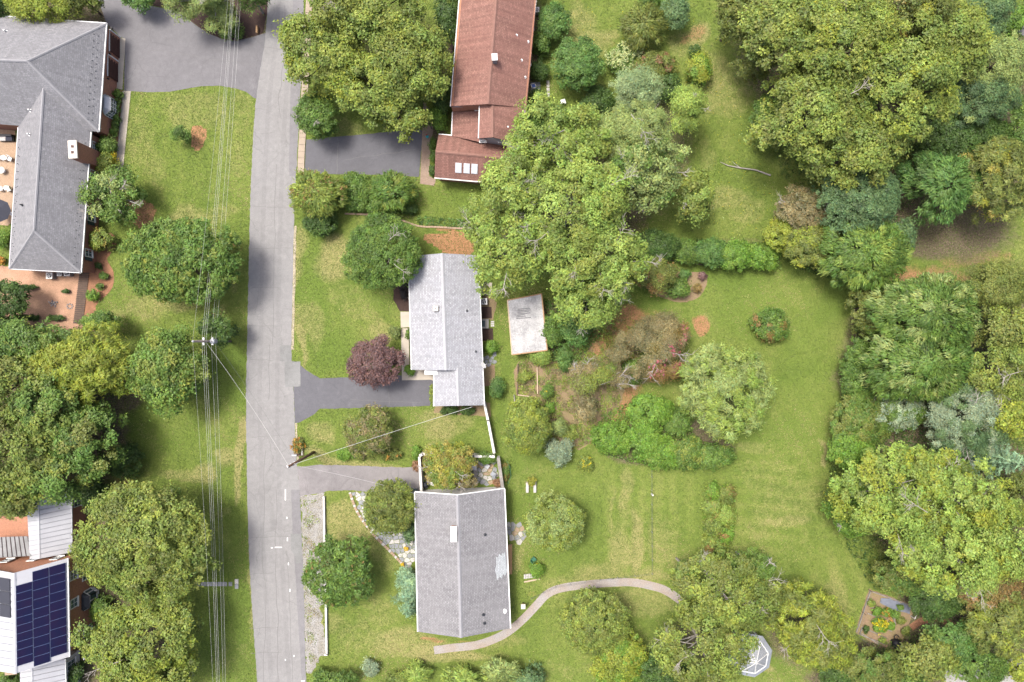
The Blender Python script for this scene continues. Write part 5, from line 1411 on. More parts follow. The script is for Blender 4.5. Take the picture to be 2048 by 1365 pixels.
STYLE = {  # clump radius m, leaf length, leaf width, cover, clump depth range, long axis, clump overlap, outline wobble, sink
 'broad':  (0.74, 0.31, 0.22, 3.2, (0.60, 1.0), 'rand', 3.1, 1.0, .18),
 'sparse': (0.68, 0.29, 0.20, 3.0, (0.35, 1.0), 'rand', 2.4, 1.0, .18),
 'fine':   (0.44, 0.22, 0.155, 3.0, (0.78, 1.0), 'rand', 3.3, 0.5, .10),
 'dense':  (0.48, 0.23, 0.16, 3.1, (0.86, 1.0), 'rand', 3.4, 0.3, .06),
 'magnolia': (0.50, 0.38, 0.19, 3.0, (0.80, 1.0), 'out', 3.2, 0.6, .10),
 'feather': (0.60, 0.46, 0.13, 3.1, (0.60, 1.0), 'out', 3.0, 0.8, .15),
 'plume':  (0.55, 0.50, 0.14, 3.1, (0.68, 1.0), 'radial', 3.0, 0.7, .12),
 'airy':   (0.74, 0.24, 0.105, 3.1, (0.45, 1.0), 'out', 2.8, 1.0, .18),
}

def crown(rg, C, R, style, col, alt=None, altf=0.0, hole=0.0, altdir=None, flat=1.0):
    rc0, L0, W0_, cover, dep, tm, cl_over, owob, sink = STYLE[style]
    rx, ry, rz = R
    rc0 = min(rc0, 0.42 * min(rx, ry)); 
    if min(rx, ry) < 1.2: L0, W0_ = L0 * .75, W0_ * .75
    area = math.pi * rx * ry
    ncl = max(6, int(area / (math.pi * rc0 * rc0) * cl_over))
    ph = rg.random(4) * 6.28; am = rg.normal(0, 1, 4) * np.array([.07, .07, .06, .05]) * owob
    az = rg.random(ncl) * 2 * math.pi
    out = 1 + sum(am[k] * np.sin((k + 2) * az + ph[k]) for k in range(4))
    r = np.sqrt(rg.random(ncl))
    low = rg.random(ncl) < 0.20
    r = np.where(low, 0.6 + 0.4 * rg.random(ncl), r)
    dz = np.sqrt(np.clip(1 - r * r * .94, 0, 1)) * rg.uniform(dep[0], dep[1], ncl)
    dz = np.where(low, -rg.random(ncl) * .45, dz) * flat
    # sink some patches of the crown so that deep shaded gaps open up
    gx, gy = rg.random(2) * 10
    wav = np.sin(az * 3 + gx + r * 5) * np.sin(r * 7 + gy + az * 2)
    dz = dz - np.clip(wav, 0, 1) * sink * (1 - low)
    rc = rc0 * np.clip(np.exp(rg.normal(-.05, .34, ncl)), .45, 1.8)
    mrg = 1.06 - np.minimum(rc / min(rx, ry), .45) * .72
    cc = np.stack([C[0] + np.cos(az) * r * rx * out * mrg, C[1] + np.sin(az) * r * ry * out * mrg, C[2] + dz * rz], 1)
    keep = np.ones(ncl, bool)
    if hole > 0:
        hv = np.sin(cc[:, 0] * .9 + gx) + np.sin(cc[:, 1] * 1.1 + gy) + .6 * np.sin((cc[:, 0] + cc[:, 1]) * 1.7)
        keep = hv > np.quantile(hv, hole)
    cc, rc, r, az = cc[keep], rc[keep], r[keep], az[keep]; ncl = len(cc)
    nl = np.maximum(6, (cover * math.pi * rc * rc / (L0 * W0_ * .5) * .62).astype(int))
    own = np.repeat(np.arange(ncl), nl); n = len(own)
    d = rg.normal(0, 1, (n, 3)); d = unit(d); d[:, 2] = np.where(d[:, 2] < -.25, -d[:, 2], d[:, 2])
    rad = rc[own] * (.55 + .32 * np.abs(rg.normal(0, 1, n)) + .2 * rg.random(n))
    el = rg.uniform(.72, 1.3, (ncl, 3)) * np.array([1, 1, .58])
    p = cc[own] + d * rad[:, None] * el[own]
    outw = unit(np.stack([cc[own, 0] - C[0], cc[own, 1] - C[1], np.full(n, .3 * rz)], 1))
    nn = d * .70 + np.array([0, 0, .75]) + outw * .25 + rg.normal(0, .40, (n, 3))
    if tm == 'rand': t = rg.normal(0, 1, (n, 3))
    elif tm == 'out': t = d + rg.normal(0, .35, (n, 3))
    else: t = outw * 1.2 + d * .5 + rg.normal(0, .25, (n, 3))
    Ls = L0 * rg.uniform(.7, 1.3, n); Ws = W0_ * rg.uniform(.7, 1.3, n)
    V = quads(p, nn, t, Ls, Ws)
    am_ = None
    if alt and altdir is not None:
        v = ((cc[:, 0] - C[0]) / rx * altdir[0] + (cc[:, 1] - C[1]) / ry * altdir[1])
        am_ = v + rg.normal(0, .18, ncl) > altdir[2]
    return V, tint(rg, ncl, own, col, alt, altf, altmask=am_), cc

def conifer(rg, C, R, H, col):
    """whorled branches seen as a star from above"""
    rx, ry = R[0], R[1]
    nwh = 11; V, Cc = [], []
    pb, no, ta, Ls, Ws, ow = [], [], [], [], [], []
    k = 0
    for w_ in range(nwh):
        t_ = w_ / (nwh - 1)
        nb = int(13 - 7 * t_)
        for b_ in range(nb):
            a = 2 * math.pi * (b_ + rg.random() * .7) / nb + w_ * .9
            ln = (1 - t_ * .93) * rg.uniform(.8, 1.08)
            m_ = max(6, int(52 * ln * max(rx, ry) / 2.4))
            s_ = rg.uniform(.08, 1, m_)
            dr = np.array([math.cos(a) * rx, math.sin(a) * ry, 0]) * ln
            z0 = H * (.12 + .86 * t_)
            ps = np.array([C[0], C[1], 0]) + s_[:, None] * dr + np.stack([np.zeros(m_), np.zeros(m_), z0 - .16 * H * (1 - t_) * s_ ** 1.5 + .05 * H * s_ ** 3], 1)
            side = np.array([-math.sin(a), math.cos(a), 0]) * rg.normal(0, .11 * (1.15 - s_) * max(rx, ry) * ln, m_)[:, None]
            pb.append(ps + side); no.append(np.array([0, 0, 1]) + rg.normal(0, .3, (m_, 3)))
            ta.append(dr / np.linalg.norm(dr) + np.sign(rg.normal(0, 1, m_))[:, None] * np.array([-math.sin(a), math.cos(a), 0]) * .55 + rg.normal(0, .12, (m_, 3)))
            Ls.append(rg.uniform(.28, .5, m_)); Ws.append(rg.uniform(.07, .12, m_)); ow.append(np.full(m_, k)); k += 1
    p = np.concatenate(pb); own = np.concatenate(ow)
    V = quads(p, np.concatenate(no), np.concatenate(ta), np.concatenate(Ls), np.concatenate(Ws))
    return V, tint(rg, k, own, col)

TREES = []
def plant(name, x, y, rx, ry, H, style, col, label, cat='tree', alt=None, altf=0.0, bare=0, hole=0.0, altdir=None, group=None, wide=0.62, pale=False, limbs=None, flowers=None, nf=0):
    seed = int(x * 7 + y * 13 + rx) % 100003
    rg = np.random.default_rng(seed)
    zc = H * wide if H > 3 else H * .45
    ctr = P(x, y, zc)
    k = (1 - zc / CAM_H) / PPM
    R = (rx * k, ry * k, max(H - zc, .3))
    if style != 'conifer': R = (R[0], R[1], (H - zc) * (1.0))
    root = thing(name, (ctr.x, ctr.y, 0), label, cat, group)
    small = H < 3.2
    if style == 'conifer':
        V, Cc = conifer(rg, (ctr.x, ctr.y), R, H, col); cc = None
    else:
        V, Cc, cc = crown(rg, np.array(ctr), R, style, col, alt, altf, hole, altdir)
    leaf_object('crown' if not small else 'foliage', V, Cc, root, off=(ctr.x, ctr.y, 0))
    # trunk with limbs that reach into the clumps
    mb = MB(); tr = max(.025, .015 * H + .0009 * rx)
    top = Vector((ctr.x + rg.normal(0, .1), ctr.y + rg.normal(0, .1), H * (.92 if style == 'conifer' else min(.55, wide))))
    base = Vector((ctr.x, ctr.y, -.05)); mid_ = base.lerp(top, .5) + Vector((rg.normal(0, .03 * H), rg.normal(0, .03 * H), 0)) * .4
    mb.tube([base, mid_, top], [tr * 1.25, tr * .9, tr * (.2 if style == 'conifer' else .6)], 7)
    if cc is not None:
        nl = limbs if limbs is not None else int(min(14, 4 + rx / 9))
        idx = rg.choice(len(cc), min(nl, len(cc)), replace=False)
        for i in idx:
            e = Vector(cc[i]); s_ = base.lerp(top, rg.uniform(.7, 1.0))
            m1 = s_.lerp(e, .5) + Vector((rg.normal(0, .15), rg.normal(0, .15), abs(rg.normal(0, .25)))) * min(1, H / 8)
            mb.tube([s_, m1, e], [tr * .42, tr * .26, tr * .08], 5)
    mb.build('trunk' if not small else 'stems', M['bark_pale' if pale else 'bark'], root, uv=False)
    if bare and cc is not None:
        # dead pale limbs standing out of the leaves
        for q_ in range(int(math.ceil(bare * .6))):
            bm_ = MB(); i = int(rg.integers(len(cc)))
            e = Vector(cc[i]) + Vector((0, 0, .55))
            dirv = Vector((e.x - ctr.x, e.y - ctr.y, 0)); L_ = rg.uniform(1.2, 2.6) * min(1.4, rx / 60)
            dirv = (dirv.normalized() if dirv.length > .3 else Vector((1, 0, 0)))
            s_ = e - dirv * L_ * .7 - Vector((0, 0, .5))
            e2 = e + dirv * L_ * .5 + Vector((rg.normal(0, .3), rg.normal(0, .3), .35))
            bm_.tube([s_, e, e2], [.045, .034, .015], 5)
            for f_ in range(8):
                t_ = rg.uniform(.25, 1); o0 = s_.lerp(e, t_) if rg.random() < .4 else e.lerp(e2, t_ * .8)
                a_ = math.atan2(dirv.y, dirv.x) + rg.choice([-1, 1]) * rg.uniform(.4, 1.1)
                l2 = L_ * rg.uniform(.25, .6)
                m1 = o0 + Vector((math.cos(a_), math.sin(a_), .25)) * l2 * .5
                e3 = m1 + Vector((math.cos(a_ + rg.normal(0, .5)), math.sin(a_ + rg.normal(0, .5)), .2)) * l2 * .6
                bm_.tube([o0, m1, e3], [.024, .018, .009], 4)
                for g2 in range(2):
                    a3 = a_ + rg.choice([-1, 1]) * rg.uniform(.4, .9)
                    bm_.tube([m1, m1 + Vector((math.cos(a3), math.sin(a3), .2)) * l2 * .4], [.016, .008], 4)
            bm_.build('bare_limb', M['bark_pale'], root, uv=False)
    if flowers and cc is not None:
        n = nf; i = rg.integers(len(cc), size=n)
        if altdir is not None:
            v = ((cc[:, 0] - ctr.x) / R[0] * altdir[0] + (cc[:, 1] - ctr.y) / R[1] * altdir[1])
            ok = np.where(v > altdir[2])[0]; i = ok[rg.integers(len(ok), size=n)] if len(ok) else i
        o0 = cc[i] + np.stack([rg.normal(0, .25, n), rg.normal(0, .25, n), rg.uniform(.3, .6, n)], 1)
        m_ = 7; p = np.repeat(o0, m_, 0) + rg.normal(0, .085, (n * m_, 3))
        V2 = quads(p, np.array([0, 0, 1]) + rg.normal(0, .5, (n * m_, 3)), rg.normal(0, 1, (n * m_, 3)), rg.uniform(.12, .22, n * m_), rg.uniform(.1, .17, n * m_))
        leaf_object('blooms', V2, tint(rg, n, np.repeat(np.arange(n), m_), flowers), root, 'stuff', off=(ctr.x, ctr.y, 0))
    return root

def cover(name, pts, h, col, dens, label, cat, alt=None, altf=.2, L0=.24, W0_=.16, patchy=0.0, seed=1, rough=True):
    """uncountable low growth over an area: one object"""
    rg = np.random.default_rng(seed)
    poly = wpoly(pts); xs = [p[0] for p in poly]; ys = [p[1] for p in poly]
    A = abs(area2(poly)) / 2
    n = int(A * dens); N_ = int(n * 2.6)
    px, py = rg.uniform(min(xs), max(xs), N_), rg.uniform(min(ys), max(ys), N_)
    ok = in_poly(px, py, poly)
    if patchy: ok &= (np.sin(px * 1.7 + seed) + np.sin(py * 2.1) + np.sin((px + py) * 3.1) * .7 + rg.normal(0, .4, N_)) > patchy
    px, py = px[ok][:n], py[ok][:n]; n = len(px)
    cell = (np.floor(px * 1.4) * 131 + np.floor(py * 1.4) * 17).astype(int) % 400
    hh = h * (.55 + .45 * np.sin(px * 2.3 + seed) * np.sin(py * 1.9)) 
    pz = np.clip(hh, .05, None) * rg.uniform(.3, 1, n) ** .6
    V = quads(np.stack([px, py, pz], 1), np.array([0, 0, 1]) + rg.normal(0, .5, (n, 3)), rg.normal(0, 1, (n, 3)), L0 * rg.uniform(.6, 1.3, n), W0_ * rg.uniform(.6, 1.3, n))
    o = leaf_object(name, V, tint(rg, 400, cell, col, alt, altf), None, 'stuff')
    tag(o, label, cat)
    return o

WOOD, YARD, HEDGE = 'trees of the wooded east side', 'garden trees', 'garden shrubs'
# --- north-west corner
plant('ornamental_tree', 88, 6, 78, 40, 6.5, 'airy', 'yellow', 'bright yellow green tree overhanging the north edge of the hip roof', alt='oak', altf=.2)
plant('evergreen_tree', -2, 12, 26, 30, 5, 'fine', 'deep', 'dark evergreen in the top left corner')
plant('evergreen_tree', 165, 0, 40, 24, 6, 'fine', 'olive', 'dark olive tree at the head of the north west driveway')
plant('evergreen_shrub', 278, -2, 36, 26, 3.8, 'fine', 'emerald', 'emerald shrub overhanging the north edge of the wide driveway', 'shrub')
plant('pine_tree', 390, -6, 62, 38, 8, 'airy', 'sage', 'loose pale pine at the top edge above the driveway curve', bare=2, pale=True)
plant('loose_shrub', 440, 35, 45, 34, 4.0, 'airy', 'sage', 'grey green shrub with bare pale stems on the leaf litter island', 'shrub', bare=5, pale=True, hole=.15)
plant('loose_shrub', 462, 62, 26, 17, 2.0, 'fine', 'green', 'low green shrub at the south tip of the leaf litter island', 'shrub')
plant('pine_tree', 500, -8, 40, 26, 7, 'airy', 'green', 'green pine at the top edge under the wires', bare=2, pale=True)
# --- oaks between road and red roofed house
plant('oak_tree', 730, 20, 118, 80, 12.5, 'broad', 'oak', 'tall oak with bare grey limbs at the top edge left of the red roof', bare=7, hole=.08)
plant('oak_tree', 648, 108, 82, 78, 11, 'broad', 'oak', 'oak spreading over the road edge left of the red roofed house', alt='yellow', altf=.22)
plant('oak_tree', 820, 130, 88, 82, 11.5, 'broad', 'oak', 'oak nearest the west eave of the red roofed house', hole=.12)
plant('oak_tree', 745, 175, 82, 62, 10, 'broad', 'oak', 'oak with yellowing tips above the dark north driveway', alt='yellow', altf=.25, hole=.12)
plant('oak_tree', 795, 232, 66, 46, 8.5, 'broad', 'oak', 'lowest oak bough hanging over the dark north driveway', alt='yellow', altf=.3, hole=.15)
plant('dogwood_tree', 636, 232, 42, 46, 5.5, 'fine', 'green', 'small dense tree at the kerb corner of the dark driveway', bare=2)
plant('evergreen_hedge', 897, 30, 22, 75, 4.5, 'feather', 'deep', 'dark evergreen hedge against the west eave of the red roofed house', 'hedge')
plant('garden_shrub', 886, 190, 20, 50, 3.0, 'fine', 'deep', 'dark shrub in the corner by the red brick gable', 'shrub')
plant('garden_shrub', 874, 238, 20, 22, 2.6, 'fine', 'bright', 'bright green shrub beside the brick walk and entry roof', 'shrub')
plant('garden_shrub', 868, 205, 14, 24, 2.2, 'fine', 'yellow', 'yellowish shrub between brick walk and dark corner shrub', 'shrub')
plant('garden_shrub', 866, 300, 7, 28, 1.2, 'fine', 'green', 'narrow foundation planting along the garage west wall', 'shrub')
plant('garden_shrub', 864, 340, 6, 14, 1.0, 'fine', 'deep', 'little dark plants at the garage south west corner', 'shrub')
# --- east of the red roofed house
plant('garden_shrub', 1108, 43, 33, 34, 3.6, 'dense', 'emerald', 'round emerald shrub nearest the top of the red roof', 'shrub')
plant('garden_shrub', 1082, 88, 20, 26, 2.6, 'fine', 'green', 'green foundation shrub below the round emerald shrub', 'shrub')
plant('garden_shrub', 1080, 140, 18, 22, 2.0, 'fine', 'deep', 'low dark shrub just above the patio slabs', 'shrub')
plant('garden_shrub', 1070, 200, 16, 18, 2.0, 'fine', 'deep', 'dark low shrub just below the patio slabs', 'shrub')
plant('garden_shrub', 1072, 235, 18, 28, 3.4, 'broad', 'green', 'leafy shrub at the south east corner of the red roof', 'shrub')
plant('holly_tree', 1156, 128, 52, 50, 5.5, 'dense', 'emerald', 'large round dark green holly on the lawn right of the red roof')
plant('weeping_shrub', 1287, 56, 46, 44, 4.5, 'plume', 'olive', 'arching olive shrub on the upper lawn', 'shrub')
plant('blue_shrub', 1350, 26, 29, 34, 4, 'dense', 'blue', 'blue green shrub at the top edge right of the arching shrub', 'shrub')
plant('garden_shrub', 1300, 5, 25, 14, 2.5, 'fine', 'green', 'shrub cut by the top edge above the arching olive shrub', 'shrub')
plant('garden_shrub', 1387, 102, 12, 13, 1.8, 'fine', 'deep', 'tiny dark shrub above the yellow green bush on the upper lawn', 'shrub')
plant('garden_shrub', 1396, 143, 25, 33, 3.0, 'fine', 'yellow', 'yellow green bush standing alone on the upper lawn', 'shrub', alt='bright', altf=.4)
plant('hydrangea', 1248, 122, 34, 32, 2.2, 'dense', 'green', 'hydrangea covered in cream flower heads', 'shrub', flowers='cream', nf=330)
plant('garden_shrub', 1305, 142, 50, 36, 2.8, 'fine', 'olive', 'mixed green and reddish shrub right of the hydrangea', 'shrub', alt='red', altf=.22)
plant('garden_shrub', 1335, 175, 26, 24, 3.0, 'fine', 'deep', 'dark shrub under the silvery tree crown', 'shrub')
plant('garden_shrub', 1195, 205, 34, 30, 2.5, 'fine', 'deep', 'dark ground shrubs left of the silvery tree', 'shrub')
plant('silver_tree', 1268, 185, 55, 42, 9, 'airy', 'silver', 'silvery grey green tree below the hydrangea')
plant('pale_tree', 1262, 268, 76, 62, 11, 'airy', 'sage', 'pale feathery tree below the silvery tree', bare=2)
plant('pale_tree', 1372, 222, 38, 44, 9.5, 'airy', 'lime', 'yellow green tree at the right of the pale feathery pair', bare=2)
# --- great limby trees in the middle
plant('poplar_tree', 1115, 285, 98, 85, 13, 'sparse', 'lime', 'light green tree reaching over the red roof corner', bare=5, pale=True, alt='oak', altf=.3)
plant('poplar_tree', 1022, 388, 76, 74, 13.5, 'sparse', 'lime', 'light green tree overhanging the garage skylight roof', bare=6, pale=True, alt='oak', altf=.3)
plant('poplar_tree', 1140, 420, 125, 100, 15, 'sparse', 'lime', 'tallest light green tree with many bare white limbs in the centre', bare=12, pale=True, alt='oak', altf=.35)
plant('poplar_tree', 1285, 345, 82, 80, 12, 'sparse', 'sage', 'grey green limby tree left of the upper lawn', bare=7, pale=True, alt='green', altf=.3)
plant('poplar_tree', 1388, 395, 36, 60, 8.5, 'sparse', 'oak', 'narrow light tree standing on the upper lawn edge', bare=1, pale=True)
plant('poplar_tree', 1025, 500, 98, 78, 13, 'sparse', 'lime', 'light green tree spreading over the north east of the ranch roof', bare=6, pale=True, alt='oak', altf=.3)
plant('poplar_tree', 1190, 525, 105, 82, 13.5, 'sparse', 'lime', 'light green limby tree above the shed', bare=7, pale=True, alt='oak', altf=.3)
plant('poplar_tree', 1175, 598, 76, 56, 10, 'sparse', 'lime', 'lowest light green limby crown overhanging the shed roof', bare=3, pale=True)
plant('garden_shrub', 1105, 660, 24, 40, 3.0, 'fine', 'green', 'green shrubs along the east side of the shed', 'shrub')
plant('garden_shrub', 1150, 655, 34, 36, 3.4, 'fine', 'emerald', 'emerald thicket right of the shed', 'shrub')
plant('garden_shrub', 1082, 712, 24, 16, 2.4, 'fine', 'lime', 'light green bush at the south corner of the shed', 'shrub')
plant('garden_shrub', 1128, 715, 14, 34, 1.8, 'feather', 'emerald', 'narrow emerald plant row south east of the shed', 'shrub')
# --- hedgerow north of the back lawn
for x, y, rx, ry, H, st, c_, lab in ((1312, 492, 48, 30, 3.2, 'fine', 'deep', 'dark hedgerow shrub nearest the central limby trees'), (1372, 505, 36, 24, 2.8, 'fine', 'green', 'hedgerow shrub with brownish gaps above the board edging'),
        (1420, 505, 38, 28, 3.2, 'fine', 'emerald', 'emerald hedgerow shrub in the middle of the row'), (1470, 512, 40, 30, 3.4, 'fine', 'bright', 'bright hedgerow shrub right of the emerald one'),
        (1520, 515, 40, 27, 3.0, 'fine', 'bright', 'bright hedgerow shrub nearest the wooded corner'), (1570, 470, 42, 40, 4.5, 'fine', 'yellow', 'yellow green shrub at the wooded corner of the upper lawn')):
    plant('hedgerow_shrub', x, y, rx, ry, H, st, c_, lab, 'shrub', group='hedgerow north of the back lawn')
plant('garden_tree', 1312, 552, 40, 36, 4.2, 'fine', 'olive', 'olive small tree in the kidney shaped mulch bed', alt='rust', altf=.25, bare=2)
plant('garden_shrub', 1356, 578, 22, 22, 2.0, 'dense', 'green', 'dark green bush in the kidney shaped bed', 'shrub')
plant('garden_shrub', 1370, 550, 12, 10, 1.2, 'fine', 'emerald', 'small green plant at the top of the kidney shaped bed', 'shrub')
plant('spiky_plant', 1396, 577, 10, 9, .8, 'plume', 'rust', 'lower reddish spiky plant in the kidney shaped bed', 'plant', group='spiky plants')
plant('spiky_plant', 1405, 553, 9, 8, .8, 'plume', 'maroon', 'upper reddish spiky plant in the kidney shaped bed', 'plant', group='spiky plants')
plant('round_shrub', 1541, 650, 38, 34, 2.6, 'dense', 'green', 'solitary round reddish green shrub on the back lawn', 'shrub', alt='rust', altf=.3)
# --- wooded east side
W_ = [
 (1478, 30, 62, 48, 11, 'broad', 'olive', 'olive oak crown at the left end of the top right wood', {}),
 (1560, 75, 98, 78, 15, 'broad', 'oak', 'oak at the top edge left of the great yellow green oak', dict(bare=2, alt='olive', altf=.3)),
 (1665, 105, 122, 98, 17, 'broad', 'oak', 'great yellow green oak at the top of the wood', dict(alt='yellow', altf=.2, bare=2)),
 (1785, 175, 112, 108, 16.5, 'broad', 'oak', 'great yellow green oak in the middle of the upper wood', dict(alt='yellow', altf=.2)),
 (1620, 235, 112, 92, 15, 'broad', 'oak', 'yellow green oak bulging over the upper lawn', dict(alt='olive', altf=.25, bare=1)),
 (1700, 310, 86, 74, 13.5, 'broad', 'oak', 'southern oak bough above the blue green trees', dict(alt='olive', altf=.25)),
 (1508, 125, 40, 40, 7, 'fine', 'olive', 'low dark olive tree at the shaded north corner of the upper lawn', dict(bare=3)),
 (1535, 245, 34, 55, 5, 'fine', 'green', 'low green tree under the oak edge by the upper lawn', {}),
 (1800, 40, 95, 58, 14, 'broad', 'olive', 'olive gold oak at the top right edge', dict(alt='autumn', altf=.15)),
 (1895, 92, 72, 72, 13, 'broad', 'oak', 'light oak nearest the top right corner', {}),
 (1965, 40, 50, 48, 9, 'airy', 'blue', 'blue green tree at the top right edge', {}),
 (1985, 130, 68, 58, 9, 'airy', 'sage', 'soft grey green tree at the right edge near the top', {}),
 (1945, 205, 82, 56, 8.5, 'airy', 'blue', 'blue green tree right of the great oaks', dict(alt='sage', altf=.35)),
 (1925, 280, 100, 52, 6, 'fine', 'deep', 'dark shaded tree right of the great oaks', {}),
 (2030, 45, 20, 30, 3, 'fine', 'bright', 'small bright shrub in the top right corner', {}),
 (2040, 255, 30, 60, 7, 'fine', 'green', 'green tree cut by the right edge below the grey green tree', {}),
 (1872, 372, 74, 66, 9, 'plume', 'emerald', 'dense bright green conifer like tree below the shaded tree', {}),
 (1990, 362, 76, 82, 10, 'feather', 'olive', 'olive brown tree at the right edge', dict(alt='autumn', altf=.12)),
 (1705, 400, 82, 72, 9.5, 'dense', 'blue', 'dark blue green tree below the southern oak bough', {}),
 (1600, 425, 56, 46, 6, 'fine', 'brown', 'brownish thin tree with bare twigs at the wooded corner', dict(bare=3, hole=.1)),
 (1625, 492, 58, 46, 6, 'fine', 'olive', 'olive tree beside the wooded corner of the back lawn', dict(alt='yellow', altf=.3)),
 (1722, 512, 92, 72, 9, 'plume', 'green', 'feathery mid green tree at the north east corner of the back lawn', dict(alt='lime', altf=.35)),
 (1800, 470, 26, 40, 5, 'fine', 'blue', 'small blue green tree beside the bare clearing', {}),
 (1840, 628, 112, 78, 11, 'plume', 'green', 'big light green conifer crown right of the back lawn', dict(alt='sage', altf=.4)),
 (1825, 725, 108, 78, 10, 'plume', 'green', 'lower big light green conifer crown right of the back lawn', dict(alt='sage', altf=.3)),
 (1740, 615, 48, 62, 6, 'fine', 'olive', 'olive shrubs on the lawn edge left of the big conifers', {}),
 (1715, 745, 34, 70, 4.5, 'fine', 'green', 'green understorey along the east lawn edge', {}),
 (1985, 575, 74, 54, 8, 'airy', 'olive', 'olive tree at the right edge below the bare clearing', {}),
 (2005, 660, 60, 44, 9, 'broad', 'oak', 'yellow olive tree at the right edge right of the big conifer', dict(alt='olive', altf=.5)),
 (1990, 745, 70, 58, 9.5, 'sparse', 'oak', 'yellowish thin tree with bare limbs at the right edge', dict(alt='olive', altf=.4, bare=4)),
 (2010, 825, 56, 52, 8.5, 'broad', 'yellow', 'lower yellowish tree at the right edge', dict(alt='olive', altf=.4)),
 (1925, 842, 78, 70, 8.5, 'airy', 'grey', 'grey green tree between conifer and yellow green giant', dict(alt='blue', altf=.4, bare=2)),
 (1790, 822, 60, 40, 5, 'fine', 'grey', 'greyish shrub tree left of the grey green tree', dict(alt='green', altf=.5)),
 (1720, 840, 62, 58, 4.5, 'fine', 'green', 'mixed green thicket on the east lawn edge', dict(alt='olive', altf=.4)),
 (1700, 900, 50, 40, 4.5, 'fine', 'bright', 'bright thicket above the yellow green giant', {}),
 (1770, 985, 108, 98, 15, 'sparse', 'lime', 'left crown of the yellow green giant tree', dict(alt='yellow', altf=.3, bare=5, pale=True)),
 (1885, 985, 98, 92, 15.5, 'sparse', 'lime', 'upper crown of the yellow green giant tree', dict(alt='yellow', altf=.45, bare=3, pale=True)),
 (1890, 1088, 128, 88, 15, 'sparse', 'lime', 'lower crown of the yellow green giant tree', dict(alt='yellow', altf=.35, bare=6, pale=True)),
 (1990, 1065, 72, 92, 14, 'sparse', 'lime', 'right crown of the yellow green giant tree', dict(alt='yellow', altf=.4, bare=3, pale=True)),
 (1700, 1010, 48, 60, 7, 'fine', 'bright', 'bright lower tree at the lawn side of the giant tree', dict(bare=2)),
 (2045, 985, 30, 40, 6, 'fine', 'olive', 'dark olive tree cut by the right edge below the spruce', {}),
 (1806, 1152, 66, 36, 5, 'fine', 'olive', 'dark olive thicket above the vegetable plot', dict(alt='green', altf=.4)),
 (1868, 1195, 56, 44, 5, 'fine', 'deep', 'dark thicket right of the vegetable plot', {}),
 (1985, 1180, 80, 44, 7, 'fine', 'rust', 'rusty olive tree under the giant tree at the right edge', dict(alt='olive', altf=.5)),
 (2000, 1255, 76, 56, 8, 'feather', 'olive', 'large olive tree at the lower right edge', dict(alt='yellow', altf=.15)),
 (1905, 1285, 62, 44, 6, 'fine', 'emerald', 'emerald thicket below the dirt track', dict(alt='green', altf=.4)),
 (1850, 1310, 52, 46, 7, 'broad', 'olive', 'olive tree below the compost tumbler', dict(alt='oak', altf=.4)),
 (1950, 1330, 60, 34, 6, 'fine', 'green', 'green tree over the pale yard in the lower right corner', {}),
 (2030, 1330, 24, 28, 5, 'fine', 'yellow', 'yellow green shrub in the bottom right corner', {}),
 (1615, 1235, 80, 64, 8, 'feather', 'yellow', 'yellow green feathery tree on the lower lawn', dict(alt='olive', altf=.4, bare=2)),
 (1640, 1290, 72, 44, 7, 'feather', 'yellow', 'lower yellow green feathery tree beside the vegetable plot', dict(alt='olive', altf=.3)),
 (1740, 1330, 66, 36, 6, 'fine', 'olive', 'olive thicket below the raised bed', dict(alt='green', altf=.4)),
 (1668, 1345, 40, 24, 4.5, 'fine', 'deep', 'dark thicket at the bottom edge below the feathery trees', {}),
 (1800, 1352, 60, 22, 5, 'fine', 'green', 'green thicket at the bottom edge right of centre', {}),
]
for x, y, rx, ry, H, st, c_, lab, kw in W_:
    plant('woodland_tree', x, y, rx, ry, H, st, c_, lab, group=WOOD, **kw)
plant('blue_spruce', 2022, 922, 62, 58, 9, 'conifer', 'spruce', 'pale blue spruce at the right edge')
# --- ranch house garden
plant('crape_myrtle', 636, 388, 58, 46, 5.0, 'plume', 'oak', 'crape myrtle with pinkish tips at the road edge', flowers='rust', nf=70)
plant('round_shrub', 645, 447, 36, 26, 2.6, 'dense', 'deep', 'dark rounded shrub below the crape myrtle', 'shrub')
plant('garden_hedge', 710, 385, 40, 38, 2.2, 'fine', 'green', 'mixed flowering hedge below the dark driveway', 'hedge', alt='bright', altf=.3)
plant('weeping_shrub', 786, 385, 48, 42, 4.0, 'plume', 'green', 'arching shrub tree below the dark driveway', 'shrub', alt='oak', altf=.3)
plant('garden_hedge', 752, 405, 28, 24, 1.6, 'fine', 'green', 'low hedge between the mixed hedge and the arching shrub', 'hedge')
plant('garden_shrub', 820, 420, 14, 12, 1.2, 'fine', 'deep', 'small dark shrub at the foot of the arching shrub', 'shrub')
plant('round_tree', 766, 505, 78, 72, 7.5, 'fine', 'green', 'round dark green tree at the north west corner of the ranch house', bare=2)
plant('purple_plum', 752, 724, 56, 48, 5.5, 'fine', 'maroon', 'maroon leaved tree beside the driveway of the ranch house')
plant('garden_shrub', 810, 575, 10, 28, 1.4, 'fine', 'black', 'blackish red shrub row along the ranch house front', 'shrub')
plant('garden_shrub', 790, 664, 10, 15, 1.3, 'fine', 'sage', 'pale shrub beside the concrete landing', 'shrub')
plant('garden_shrub', 816, 668, 5, 11, .9, 'fine', 'green', 'small green shrub under the ranch front eave', 'shrub')
plant('garden_shrub', 820, 740, 12, 10, 1.1, 'dense', 'bright', 'clipped round bush in the angle of the front walk', 'shrub')
plant('garden_shrub', 864, 787, 5, 22, .9, 'fine', 'oak', 'narrow hedge against the ranch garage west wall', 'shrub')
plant('round_shrub', 981, 696, 13, 14, 1.5, 'dense', 'bright', 'round light green bush behind the ranch house', 'shrub')
